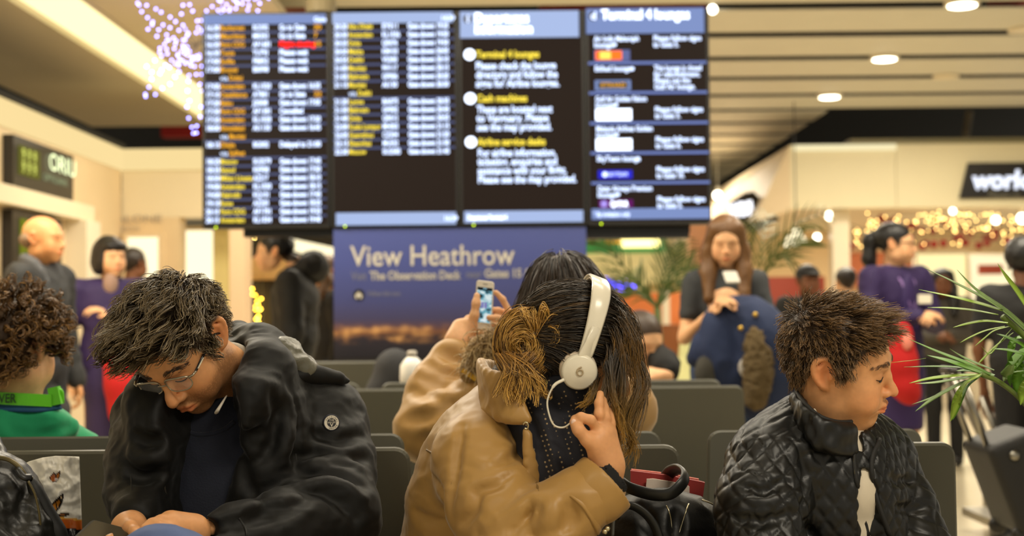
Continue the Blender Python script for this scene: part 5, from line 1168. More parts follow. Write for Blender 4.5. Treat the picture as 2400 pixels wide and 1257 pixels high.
    for k in range(24):       # coiled locks round a dark centre
        f = k/23; r_ = .014+.036*f**.8; a0 = RNG.uniform(0, 6.28); sp = RNG.uniform(3.2, 5.2); a = a0+np.linspace(0, sp, K)*(1 if k % 4 else -1); el = 1.0+.25*f
        q = np.stack([c[0]+np.cos(a)*r_*.95+RNG.normal(0, .003), np.full(K, c[1])-.030*math.cos(f*1.35)+.004*np.sin(a*2+k)+.006, c[2]+np.sin(a)*r_*el-.004*f+RNG.normal(0, .003)], 1); gd.append(q)
    for k in range(13):       # upright sprout, some ends curling right
        x = 1215+k*7+RNG.normal(0, 6); e = P(x, 722+abs(x-1258)*.35+RNG.normal(0, 9), 2.45+RNG.normal(0, .015)); q = [P(1256, 790, 2.45), P((1256+x)/2, 752, 2.435), e]
        if k > 8: q.append(P(x+16, 745+RNG.normal(0, 10), 2.44))
        gd.append(spline(q, K))
    for k in range(5): gd.append(spline([P(1283, 772, 2.445), P(1304+RNG.normal(0, 5), 768, 2.43), P(1308, 790+RNG.normal(0, 6), 2.43), P(1290, 806, 2.435)], K))
    for k in range(13):       # loose ends falling on the collar
        x = 1172+k*9+RNG.normal(0, 6); gd.append(spline([P(1210+RNG.normal(0, 20), 835, 2.43), P((1215+x)/2+RNG.normal(0, 8), 868, 2.415), P(x, 900+RNG.normal(0, 10), 2.415), P(x+RNG.normal(4, 14), 930+RNG.normal(0, 16), 2.415)], K))
    ch = clump(np.array(gd), 34, .0042, .25, .002, .18); strands('hair_bun', ch, np.linspace(1, .5, K)*.00095, hcol(len(ch), K, (150, 106, 42), (222, 176, 92), .26, (92, 62, 26), .2), M_hair, t)
    B = Solid(); B.ell(P(1230, 808, 2.49), (.040, .030, .046)); build(B, 'bun_core', .005, mat('bun_dark', (92, 64, 26), rough=.6), t); B = Solid(); B.ell(P(1272, 770, 2.47), (.010, .012, .022)); build(B, 'hair_tie', .003, mat('tie_black', (16, 14, 14), rough=.7), t)
    # scarf
    def dots():
        m = mat('dotted_scarf', (18, 18, 30), rough=.8, sheen=.3); nt = m.node_tree; L_ = nt.links.new; b = nt.nodes['Principled BSDF']; tc = nt.nodes.new('ShaderNodeTexCoord')
        mp = nt.nodes.new('ShaderNodeMapping'); mp.inputs['Rotation'].default_value = (.2, .3, .5); mp.inputs['Scale'].default_value = (118, 40, 118); L_(tc.outputs['Object'], mp.inputs[0])
        vo = nt.nodes.new('ShaderNodeTexVoronoi'); vo.inputs['Randomness'].default_value = .12; vo.inputs['Scale'].default_value = 1.; L_(mp.outputs[0], vo.inputs[0])
        cr = nt.nodes.new('ShaderNodeValToRGB'); cr.color_ramp.elements[0].position = .16; cr.color_ramp.elements[0].color = (*lin((150, 128, 92)), 1); cr.color_ramp.elements[1].position = .24; cr.color_ramp.elements[1].color = (*lin((17, 17, 28)), 1)
        L_(vo.outputs['Distance'], cr.inputs[0]); L_(cr.outputs[0], b.inputs['Base Color']); return m
    C = Solid(); C.chain([P(1205, 890, 2.56), P(1240, 945, 2.52), P(1295, 985, 2.50), P(1345, 1005, 2.51), P(1370, 985, 2.55)], [.04, .045, .045, .042, .04], k=.03, n=10); C.chain([P(1285, 885, 2.52), P(1330, 915, 2.49), P(1365, 950, 2.49)], [.036, .04, .04], k=.03); C.chain([P(1270, 905, 2.55), P(1310, 940, 2.52), P(1350, 970, 2.52)], [.04, .042, .04], k=.03)
    C.chain([P(1265, 975, 2.50), P(1300, 1060, 2.48), P(1325, 1130, 2.46), P(1325, 1210, 2.47), P(1300, 1280, 2.49)], [.05, .052, .052, .045, .04], k=.03, n=10); C.ell(P(1345, 1110, 2.46), (.034, .04, .07), k=.03)
    for pl in ([(1225, 960), (1260, 1040), (1280, 1150)], [(1300, 980), (1330, 1070), (1350, 1120)], [(1270, 920), (1320, 960), (1360, 975)], [(1310, 1130), (1330, 1170), (1325, 1210)]): groove(C, pl, .006, .02)
    build(C, 'scarf', .0045, dots(), t, ridged(.003, (16, 16, 16), 8.))
    # coat
    M_c = mat('trench_tan', (164, 126, 68), rough=.45, sheen=.15, spec=.4, bump=(800, .08, .0005), var=(5, .05)); M_st = mat('coat_stitch', (122, 92, 46), rough=.6)
    J = Solid(); J.chain([P(1195, 985, 2.60), P(1150, 1080, 2.62), P(1110, 1200, 2.66), P(1100, 1400, 2.74)], [.075, .102, .112, .125], k=.05, n=7)
    J.ell(P(1200, 1110, 2.55), (.10, .09, .12), k=.06); J.ell(P(1215, 1220, 2.55), (.09, .10, .16), k=.05)
    J.chain([P(1130, 1085, 2.51), P(1165, 1175, 2.46), P(1220, 1275, 2.40)], [.086, .082, .078], k=.035)
    J.chain([P(1260, 1100, 2.60), P(1260, 1300, 2.62)], [.09, .1], k=.05)
    J.cap(P(1245, 905, 2.56), P(1300, 1190, 2.36), .062, .062, k=.015, op=-1); J.chain([P(1290, 960, 2.45), P(1340, 1100, 2.42), P(1345, 1200, 2.45)], .062, k=.012, op=-1)
    J.chain([P(1130, 1085, 2.51), P(1165, 1175, 2.45), P(1220, 1275, 2.385)], [.080, .076, .074], k=.02); J.chain([P(1222, 1280, 2.385), P(1300, 1225, 2.36), P(1360, 1175, 2.36), P(1400, 1146, 2.37)], [.074, .062, .050, .044], k=.025)
    for pl in ([(1085, 1000), (1070, 1090), (1058, 1190)], [(1120, 1257), (1180, 1225), (1250, 1185)], [(1230, 1257), (1262, 1225), (1270, 1190)], [(1300, 1250), (1318, 1222), (1318, 1190)], [(975, 1200), (1010, 1222), (1050, 1225)], [(1160, 1090), (1200, 1075), (1225, 1050)], [(1110, 1150), (1160, 1140), (1205, 1110)], [(1195, 1257), (1230, 1215), (1245, 1170)], [(1250, 1257), (1285, 1235), (1300, 1200)], [(1010, 1110), (1035, 1150), (1040, 1200)], [(1330, 1240), (1345, 1212), (1340, 1180)], [(1080, 1230), (1110, 1200), (1120, 1160)]): groove(J, pl, .0045, .016)
    for pl in ([(1140, 1250), (1200, 1212), (1255, 1165)], [(1270, 1245), (1292, 1218), (1295, 1185)]): groove(J, pl, .004, .02, 1)
    build(J, 'trench_coat', .005, M_c, t, (lambda a, b: lambda V, N: a(V, N)+b(V, N))(ridged(.0030, (8, 8, 15), 6.), ridged(.0011, (26, 26, 40), 3.)))
    Cl = Solid()   # collar and lapel slabs
    def sheet(S, rows, r=.006, n=9, k=.012):
        for a, b in rows: S.chain([Vector(q) for q in spline([P(*v) for v in a], n)], r, k=k) if b is None else None
    for f in np.linspace(0, 1, 9):
        a = np.array(tuple(P(1128, 850, 2.58)))*(1-f)+np.array(tuple(P(1140, 965, 2.50)))*f; b = np.array(tuple(P(1192, 885, 2.45)))*(1-f)+np.array(tuple(P(1238, 985, 2.415)))*f; m_ = (a+b)/2+np.array([-.012*(1-f), -.022, -.004])
        Cl.chain([Vector(a), Vector(m_), Vector(b)], .0065, k=.01, n=7)
    for f in np.linspace(0, 1, 6):
        a = np.array(tuple(P(1128, 850, 2.58)))*(1-f)+np.array(tuple(P(1175, 855, 2.66)))*f; b = np.array(tuple(P(1140, 965, 2.50)))*(1-f)+np.array(tuple(P(1130, 950, 2.66)))*f; Cl.cap(Vector(a), Vector(b), .0075, k=.01)
    build(Cl, 'collar', .0036, M_c, t, ridged(.0015, (20, 20, 20), 1.))
    Lp = Solid()
    for f in np.linspace(0, 1, 9):
        a = np.array(tuple(P(1232, 1012, 2.425)))*(1-f)+np.array(tuple(P(1288, 1215, 2.43)))*f; b = np.array(tuple(P(1238, 1020, 2.425)))*(1-f)+np.array(tuple(P(1226+40*max(0, f-.5), 1095+ (f*120), 2.415)))*f; Lp.cap(Vector(a), Vector(b), .006, k=.012)
    build(Lp, 'lapel', .0036, M_c, t, ridged(.001, (20, 20, 20), 2.))
    Cf = Solid(); a = P(1405, 1152, 2.415); b = P(1425, 1130, 2.425); Cf.chain([P(1368, 1176, 2.36), P(1400, 1150, 2.365), P(1424, 1128, 2.37)], [.050, .054, .056], k=.01); Cf.cap(P(1400, 1150, 2.365), P(1450, 1100, 2.375), .047, .050, k=.004, op=-1); Cf.fn(lambda x, d, c=npv(P(1422, 1130, 2.37)), n=npv((P(1424, 1122, 2.37)-P(1372, 1172, 2.36)).normalized()): np.maximum(d, (x-c) @ n))
    build(Cf, 'cuff', .0036, M_c, t, ridged(.001, (20, 20, 20), 2.))
    K_ = Solid(); K_.cap(P(1400, 1152, 2.365), P(1436, 1104, 2.372), .041, .036); K_.cap(P(1400, 1152, 2.365), P(1460, 1070, 2.375), .032, .032, k=.003, op=-1); K_.fn(lambda x, d, c=npv(P(1436, 1106, 2.372)), n=npv((P(1424, 1122, 2.37)-P(1372, 1172, 2.36)).normalized()): np.maximum(d, (x-c) @ n)); build(K_, 'inner_sleeve', .0036, mat('black_knit', (18, 17, 18), rough=.9), t)
    seam(J, [(1112, 985), (1085, 1060), (1062, 1120), (1052, 1200)], .0026, 'shoulder_seam', M_st, t); seam(J, [(1000, 1055), (1050, 1085), (1060, 1110)], .0022, 'yoke_seam', M_st, t); seam(J, [(1250, 1090), (1262, 1150), (1285, 1215)], .002, 'front_seam', M_st, t)
    seam(J, [(1330, 1150), (1370, 1185), (1400, 1235), (1408, 1257)], .007, 'cuff_strap', M_c, t, flat=.35)
    m_b = mat('button_brass', (190, 176, 140), rough=.25, metal=.9)
    for x, y in ((1424, 1240), (1418, 1247)):
        MB().ball(P(x, y, 2.325), .0048, 8, 6).make('button', m_b, t, smooth=True)
    MB().tube(spline([P(1226, 996, 2.40), P(1232, 990, 2.398), P(1238, 996, 2.398), P(1236, 1006, 2.40), P(1229, 1004, 2.40)], 16), .0018, 6).make('collar_hook', m_b, t, smooth=True)
    pel = Vector((-.02, 2.80, .52)); legs(pel, [(.0, 2.36, .54), (.16, 2.34, .54)], [(.02, 2.28, .09), (.18, 2.26, .09)], mat('dark_trousers', (26, 27, 34), rough=.8), t, r=.08)
    # headphones
    h = thing('headphones', 'white on ear headphones worn by the woman in the tan coat', 'headphones', Mh @ Vector((0, 0, .13)))
    M_hp = mat('gloss_white', (226, 218, 198), rough=.28, spec=.5, coat=.3); M_cu = mat('cushion_white', (214, 196, 172), rough=.5, bump=(120, .4, .002))
    def band(off, hw, r0, th, name, m_, a0, a1, wfun=None):
        n = 34; V = []; F = []
        for i in range(n):
            a = a0+(a1-a0)*i/(n-1); w_ = hw*(wfun(abs(a)) if wfun else 1)
            for (dy, dr) in ((-1, 0), (-.8, th), (.8, th), (1, 0), (.8, -th*.6), (-.8, -th*.6)):
                rr = r0+dr+off; sn = math.sin(a); cs_ = math.cos(a); V.append(Mh @ Vector((math.copysign(abs(sn)**.72, sn)*rr*.80, .002+dy*w_+.010*cs_, .018+math.copysign(abs(cs_)**.85, cs_)*rr)))
        for i in range(n-1):
            for k in range(6): F.append((i*6+k, i*6+(k+1) % 6, (i+1)*6+(k+1) % 6, (i+1)*6+k))
        F += [tuple(range(5, -1, -1)), tuple((n-1)*6+k for k in range(6))]
        return meshobj(name, V, F, m_, h, smooth=True)
    band(0, .0185, .124, .003, 'headband', M_hp, -1.62, 1.62, lambda a: 1.0-.30*max(0, a-.6)); band(-.005, .015, .124, .003, 'headband_padding', M_cu, -.9, .9)
    for x in (-1, 1):
        Mc = Mh @ Matrix.Translation((x*.098, .002, -.012)) @ Matrix.Rotation(R(90*x), 4, 'Y') @ Matrix.Rotation(R(0), 4, 'X')
        MB().lathe([(.001, .016), (.020, .0165), (.0215, .0155), (.028, .0155), (.0305, .0135), (.0325, .009), (.0325, .004), (.030, .001)], 40, Mc).make('ear_cup', M_hp, h, smooth=True)
        cu = MB().lathe([(.026, -.024), (.031, -.022), (.034, -.014), (.0335, -.006), (.030, .001)], 36, Mc @ Matrix.Translation((0, 0, 0))).make('ear_cushion', M_cu, h, smooth=True)
        MB().tube([Mc @ Vector(q) for q in ((-x*.012, .0, .0035), (-x*.032, .0, .003), (-x*.055, .0, .001), (-x*.085, 0, 0.0))], [.016, .0165, .0125, .0115], 10, flat=.35).make('arm', M_hp, h, smooth=True)
        if x < 0:
            n = Matrix.Identity(4); MB().tube([Mc @ Vector((.0052*math.cos(a)+.001, .0052*math.sin(a), .0172)) for a in np.linspace(0, 6.28, 20, endpoint=False)], .0014, 6, closed=True).make('logo_ring', mat('logo_taupe', (178, 160, 130), rough=.4), h, smooth=True)
            MB().tube(spline([Mc @ Vector(q) for q in ((-.001, .006, .0172), (.006, .0058, .0172), (.0115, .001, .0172))], 10), .0013, 6).make('logo_stroke', MATS['logo_taupe'], h, smooth=True)
    cab = spline([P(1322, 890, 2.40), P(1298, 905, 2.395), P(1283, 940, 2.395), P(1288, 975, 2.395), P(1300, 998, 2.395), P(1322, 1002, 2.395), P(1345, 988, 2.385), P(1362, 1000, 2.38), P(1378, 1022, 2.385), P(1386, 1040, 2.392)], 60)
    MB().tube(cab, [.0030]*8+[.0017]*52, 6).make('cable', M_hp, h, smooth=True)
    # phone at her ear
    pc = thing('smartphone', 'pale gold phone held against the ear of the headphones woman', 'phone', P(1400, 930, 2.43))
    a, b = P(1424, 868, 2.46), P(1372, 955, 2.46); up = (a-b).normalized(); nr = Vector((.5, -.8, .3)); nr = (nr-up*nr.dot(up)).normalized(); xr = up.cross(nr)
    Mp = Matrix(((xr.x, -nr.x, up.x, b.x), (xr.y, -nr.y, up.y, b.y), (xr.z, -nr.z, up.z, b.z), (0, 0, 0, 1)))
    MB().rprism(.056, .105, .008, .008, .002, Mp).make('case', mat('phone_gold', (186, 160, 104), rough=.3, metal=.3), pc); MB().rprism(.050, .098, .006, .001, .0004, Mp @ Matrix.Translation((0, -.001, .0035))).make('screen', mat('phone_dark', (30, 26, 20), rough=.1), pc)
    return Mh
woman_M = make_woman()
# ---------- person taking a picture, back to the camera
def make_shooter():
    Mh = headM(200, 8, 4, P(1318, 712, 3.42), .98); t = person('dark haired person in tan puffer jacket photographing the displays with a phone', (.15, 3.5, 0))
    nb = P(1310, 905, 3.46); S = Solid(); head(S, Mh); neck(S, Mh, nb, .05, .056)
    core = Solid(); core.ell(P(1290, 1050, 3.50), (.15, .09, .2)); core.ell(P(1290, 1330, 3.42), (.15, .1, .2), k=.05); core.cap(nb, P(1295, 980, 3.48), .06, .09); core.chain([P(1115, 955, 3.48), P(1000, 1010, 3.55), P(1072, 835, 3.66)], [.04, .034, .02]); core.chain([P(1460, 960, 3.48), P(1420, 1050, 3.62), P(1215, 790, 3.74)], [.04, .034, .018])
    Hn = Solid(); Y = 3.66
    Hn.cap(P(1070, 838, Y), P(1078, 800, Y), .024, .026, k=.02); Hn.cap(P(1076, 800, Y), P(1098, 765, Y+.01), .026, .022, k=.02); Hn.cap(P(1062, 800, Y), P(1075, 765, Y+.02), .022, .018, k=.02)
    finger(Hn, [P(1105, 772, Y), P(1112, 740, Y-.005), P(1116, 712, Y-.005), P(1118, 693, Y)], .0115, .0082, k=.012)     # thumb up the side
    for j, (x, y) in enumerate(((1118, 735), (1120, 752), (1120, 768), (1118, 782))): finger(Hn, [P(1080+j*3, 762+j*9, Y+.02), P(1098, y+12, Y+.045), P(x, y+6, Y+.055), P(x+18, y, Y+.05)], .0095, .007)
    finger(Hn, [P(1215, 770, Y+.03), P(1195, 735, Y+.03), P(1178, 702, Y+.025), P(1162, 686, Y+.02)], .010, .007)
    Hn.cap(P(1222, 800, Y+.08), P(1212, 765, Y+.05), .026, .024, k=.02)
    finger(Hn, [P(1205, 768, Y+.02), P(1185, 752, Y), P(1165, 746, Y-.008), P(1146, 745, Y-.006)], .0105, .0075)
    for j in range(3): finger(Hn, [P(1210, 762+j*10, Y+.05), P(1190, 735+j*14, Y+.05), P(1168, 728+j*16, Y+.045), P(1150, 726+j*17, Y+.035)], .0095, .007)
    body('body', [(S, .005), (Hn, .003), (core, .018)], skincol(SKIN['pale'], Mh, 0, (40, 28, 18), HL), t)
    sc = Scalp(); p = sc.roots(430); g0 = sc.grad(p); wh = np.array([0, .02, .13])
    def flow(q, f): d = (q-wh)*np.array([1, 1, .3]); return d/np.linalg.norm(d, axis=1, keepdims=True)*(1-f)*.8+np.array([0, 0, -1.])
    gd = sc.grow(p, g0*.4+flow(p, 0), 8, .027, flow, .55, .05, .004, .012, 12.); ch = clump(gd, 7, .0048, .1, .002, .2)
    strands('hair', xf(ch, Mh), np.linspace(1, .6, 8)*.0012, hcol(len(ch), 8, (40, 28, 18), (58, 40, 24), .25), M_hair, t)
    M_p = mat('puffer_tan', (172, 132, 74), rough=.5, sheen=.2, bump=(60, .2, .003)); J = Solid()
    J.ell(P(1290, 1060, 3.50), (.19, .13, .22)); J.ell(P(1290, 1300, 3.42), (.2, .15, .22), k=.06); J.cap(P(1120, 965, 3.48), P(1455, 965, 3.48), .075, .075, k=.05)
    J.chain([P(1118, 962, 3.48), P(1060, 990, 3.50), P(1005, 1010, 3.54)], [.085, .088, .082], k=.03); J.chain([P(1005, 1005, 3.54), P(1030, 920, 3.60), P(1062, 850, 3.65)], [.082, .078, .062], k=.025)
    J.chain([P(1458, 960, 3.48), P(1440, 1040, 3.58)], [.08, .075], k=.03); J.chain([P(1440, 1040, 3.6), P(1300, 880, 3.7), P(1245, 820, 3.74)], [.075, .065, .05], k=.03)
    for pl in ([(968, 915), (1010, 925), (1060, 940), (1085, 925)], [(950, 985), (1000, 975), (1060, 950)], [(1000, 850), (1040, 868), (1090, 878)], [(985, 880), (1030, 895), (1080, 905)], [(990, 1040), (1040, 1010), (1080, 965)], [(1010, 820), (1050, 832), (1085, 842)]): groove(J, pl, .008, .03)
    build(J, 'puffer_jacket', .008, M_p, t, ridged(.004, (10, 10, 16), 4.))
    seam(J, [(1440, 985), (1470, 975), (1490, 965)], .003, 'quilt_seam', mat('puffer_seam', (130, 98, 52)), t)
    # fur trimmed hood behind the neck
    n = 1500; k_ = RNG.random(n); q = spline([P(1105, 855, 3.42), P(1130, 812, 3.40), P(1175, 790, 3.42), P(1230, 790, 3.44)], 60)[(k_*59).astype(int)]; q = q+RNG.normal(0, .016, (n, 3)); d = RNG.normal(size=(n, 3)); d[:, 2] -= .2; d /= np.linalg.norm(d, axis=1, keepdims=True); ln = RNG.uniform(.02, .042, (n, 1)); tt = np.linspace(0, 1, 5)
    pts = q[:, None]+d[:, None]*ln[:, None]*tt[None, :, None]; pts[:, :, 2] -= (.012*tt**2)[None]; strands('fur_trim', pts, np.linspace(1, .3, 5)*.0011, hcol(n, 5, (150, 122, 78), (206, 178, 126), .22), M_hair, t)
    F_ = Solid(); F_.chain([P(1108, 870, 3.45), P(1132, 825, 3.43), P(1180, 805, 3.45), P(1240, 810, 3.47)], [.03, .034, .034, .03], k=.02); F_.ell(P(1200, 870, 3.46), (.1, .05, .06), k=.04); build(F_, 'hood', .006, mat('hood_tan', (160, 128, 80), rough=.8), t, ridged(.003, (20, 20, 20)))
    MB().box(-.02, .02, -.004, .004, -.006, .006, Matrix.Translation(P(1100, 878, 3.41)) @ Matrix.Rotation(R(35), 4, 'Y')).make('yellow_tab', mat('tab_yellow', (224, 170, 20), rough=.5), t)
    legs(Vector((.1, 3.34, .52)), [(.0, 3.78, .54), (.22, 3.78, .54)], [(.0, 3.84, .09), (.22, 3.84, .09)], mat('jeans_dark', (36, 42, 62), rough=.8), t, r=.08)
    # phone with live picture
    p4 = [P(1110, 771, Y+.012), P(1152, 776, Y+.012), P(1158, 660, Y+.03), P(1117, 656, Y+.03)]; ph = thing('smartphone', 'white phone held up showing a live picture of the hall', 'phone', p4[0])
    xr = (p4[1]-p4[0]).normalized(); up = (p4[3]-p4[0]).normalized(); wd = (p4[1]-p4[0]).length; ht = (p4[3]-p4[0]).length; nr = xr.cross(up).normalized()
    if nr.y > 0: nr = -nr
    c = (p4[0]+p4[1])/2; Mp = Matrix(((xr.x, -nr.x, up.x, c.x), (xr.y, -nr.y, up.y, c.y), (xr.z, -nr.z, up.z, c.z), (0, 0, 0, 1)))
    MB().rprism(wd, ht, .007, .008, .0018, Mp).make('case', mat('phone_white', (214, 206, 190), rough=.3), ph)
    m = bpy.data.materials.new('live_picture'); m.use_nodes = True; nt = m.node_tree; b = nt.nodes['Principled BSDF']; b.inputs['Base Color'].default_value = (0, 0, 0, 1); b.inputs['Roughness'].default_value = .1
    tc = nt.nodes.new('ShaderNodeTexCoord'); mp = nt.nodes.new('ShaderNodeMapping'); mp.inputs['Rotation'].default_value = (0, R(20), 0); mp.inputs['Scale'].default_value = (1.2, 1, 3.2); nt.links.new(tc.outputs['Generated'], mp.inputs[0]); ns = nt.nodes.new('ShaderNodeTexNoise'); ns.inputs['Scale'].default_value = 2.2; ns.inputs['Detail'].default_value = 3; nt.links.new(mp.outputs[0], ns.inputs[0])
    cr = nt.nodes.new('ShaderNodeValToRGB'); e = cr.color_ramp.elements; e[0].position = .36; e[0].color = (*lin((30, 44, 52)), 1); e[1].position = .62; e[1].color = (*lin((235, 250, 250)), 1); g = e.new(.48); g.color = (*lin((108, 180, 200)), 1)
    nt.links.new(ns.outputs['Fac'], cr.inputs[0]); nt.links.new(cr.outputs[0], b.inputs['Emission Color']); b.inputs['Emission Strength'].default_value = .8
    MB().box(-wd*.42, wd*.42, -.0012, .001, ht*.15, ht*.86, Mp).make('screen', m, ph)
    G_p = glow('phone_pic_dark', (20, 30, 36), .5)
    MB().box(-wd*.42, wd*.42, -.0018, -.001, ht*.80, ht*.86, Mp).make('icon_bar', G_p, ph); MB().box(-wd*.1, wd*.1, -.002, -.001, ht*.83, ht*.845, Mp).make('icon', glow('phone_icon', (160, 220, 240), .8), ph)
    MB().box(-.006, .006, -.002, -.001, ht*.17, ht*.2, Mp).make('shutter_button', glow('phone_shutter', (235, 245, 250), .9), ph)
    for k in range(3): MB().box(-wd*.32+k*.008, -wd*.32+k*.008+.006, -.002, -.001, ht*.44, ht*.56, Mp).make('picture_detail', glow('phone_pic_violet', (150, 140, 210), .7), ph)
    MB().box(-.006, .006, -.0006, .001, ht*.925, ht*.935, Mp).make('earpiece', M_dark, ph)
make_shooter()

# ---------- curly haired child in green
def make_kid():
    Mh = headM(165, 6, 0, P(38, 818, 3.36), .95); t = person('curly brown haired child in green hoodie seen from behind', (-1.18, 3.45, 0))
    nb = P(45, 965, 3.40); S = Solid(); head(S, Mh); neck(S, Mh, nb, .052, .058); core = Solid(); core.ell(P(40, 1120, 3.45), (.13, .09, .18)); core.ell(P(40, 1350, 3.4), (.13, .1, .2), k=.05); core.cap(nb, P(40, 1040, 3.43), .055, .08)
    Hn = Solid(); wr = (Vector((-1.02, 3.85, .56)), Vector((-1.32, 3.85, .56))); sh = (P(175, 1070, 3.46), P(-100, 1070, 3.46))
    for w_, s_, k in zip(wr, sh, (1, -1)): core.chain([s_, (s_+w_)/2+Vector((.05*k, .0, -.1)), w_], [.04, .034, .02]); hand(Hn, w_, (-.3*k, .8, -.1), (0, 0, 1), k, s=.85)
    body('body', [(S, .005), (core, .018), (Hn, .006)], skincol(SKIN['pale'], Mh, 0, (50, 34, 18), HL), t)
    sc = Scalp([.075, .068, .052, .030, -.012, -.018, .02, .0, -.045, -.070, -.075]); p = sc.roots(400); g0 = sc.grad(p); K = 17
    gd = sc.grow(p, g0, K, .0033+.0014*RNG.random(len(p)), lambda q, f: (q-np.array([0, .01, .02]))*6*(1-f)+np.array([0, 0, -.55*f]), .8, .10, .004, .02, 20.)
    tg = np.gradient(gd, axis=1); tg /= np.linalg.norm(tg, axis=2, keepdims=True); rf = RNG.normal(size=(len(p), 1, 3)); u = np.cross(tg, rf); u /= np.linalg.norm(u, axis=2, keepdims=True); v = np.cross(tg, u)
    rad = (RNG.uniform(.007, .013, (len(p), 1))*np.linspace(.15, 1, K)[None])[..., None]; an = (RNG.uniform(0, 6.28, (len(p), 1))+np.linspace(0, 1, K)[None]*RNG.uniform(9, 14, (len(p), 1))*RNG.choice([-1, 1], (len(p), 1)))[..., None]
    gd = gd+u*np.cos(an)*rad+v*np.sin(an)*rad; ch = clump(gd, 6, .0028, .1, .002, .08)
    strands('hair', xf(ch, Mh), np.linspace(1, .6, K)*.0013, hcol(len(ch), K, (58, 38, 18), (116, 82, 40), .28, (170, 128, 70), .08), M_hair, t)
    M_g = mat('green_hoodie', (22, 146, 96), rough=.85, sheen=.3, bump=(300, .25, .001)); J = Solid()
    J.ell(P(40, 1130, 3.45), (.165, .12, .2)); J.ell(P(40, 1350, 3.40), (.17, .14, .2), k=.06); J.cap(P(-110, 1075, 3.45), P(195, 1078, 3.45), .06, .058, k=.05); J.cap(P(0, 1000, 3.42), P(110, 1010, 3.42), .06, .055, k=.05)
    for w_, s_, k in zip(wr, sh, (1, -1)): J.chain([s_, (s_+w_)/2+Vector((.05*k, .0, -.1)), w_], [.062, .056, .042], k=.03)
    J.chain([P(-60, 985, 3.36), P(30, 1000, 3.33), P(110, 1000, 3.34), P(165, 1000, 3.38)], [.04, .045, .04, .02], k=.03)
    for pl in ([(10, 985), (80, 990), (150, 985)], [(90, 1032), (130, 1015), (175, 995)], [(20, 1005), (60, 1020), (120, 1018)]): groove(J, pl, .007, .02)
    build(J, 'hoodie', .009, M_g, t, ridged(.003, (12, 12, 16), 3.))
    MB().tube(spline([P(-40, 950, 3.33), P(30, 955, 3.305), P(90, 956, 3.31), P(140, 950, 3.345)], 20), .014, 8, flat=.4).make('blue_collar', mat('collar_blue', (20, 74, 110), rough=.8), t, smooth=True)
    g = thing('goggle_strap', 'lime green strap round the neck of the curly haired child', 'strap', P(60, 950, 3.3)); m_l = mat('strap_lime', (96, 196, 24), rough=.45)
    pt = spline([P(-60, 925, 3.34), P(0, 934, 3.298), P(60, 937, 3.29), P(120, 940, 3.315)], 24); V = []; F = []
    for i, q in enumerate(pt):
        for dz, dy in ((-.014, 0), (.014, 0), (.014, .006), (-.014, .006)): V.append((q[0], q[1]+dy, q[2]+dz))
    for i in range(len(pt)-1): F += [(i*4+k, i*4+(k+1) % 4, i*4+4+(k+1) % 4, i*4+4+k) for k in range(4)]
    meshobj('strap', V, F, m_l, g)
    MB().box(-.012, .012, -.003, .02, -.020, .022, Matrix.Translation(P(128, 930, 3.325)) @ Matrix.Rotation(R(-12), 4, 'Y')).make('buckle', m_l, g); MB().tube(spline([P(128, 916, 3.33), P(143, 918, 3.34), P(146, 945, 3.345)], 8), .006, 6).make('clip', m_l, g, smooth=True)
    m_ = MB(); add_text(m_, 'DIVER', .030, Matrix.Translation(P(-27, 945, 3.284)), bold=.0006, fit=.063); m_.make('lettering', mat('strap_ink', (24, 60, 16), rough=.6), g)
    legs(Vector((-1.18, 3.36, .52)), [(-1.28, 3.8, .54), (-1.06, 3.8, .54)], [(-1.28, 3.86, .09), (-1.06, 3.86, .09)], mat('jeans_dark', (36, 42, 62), rough=.8), t, r=.075)
make_kid()
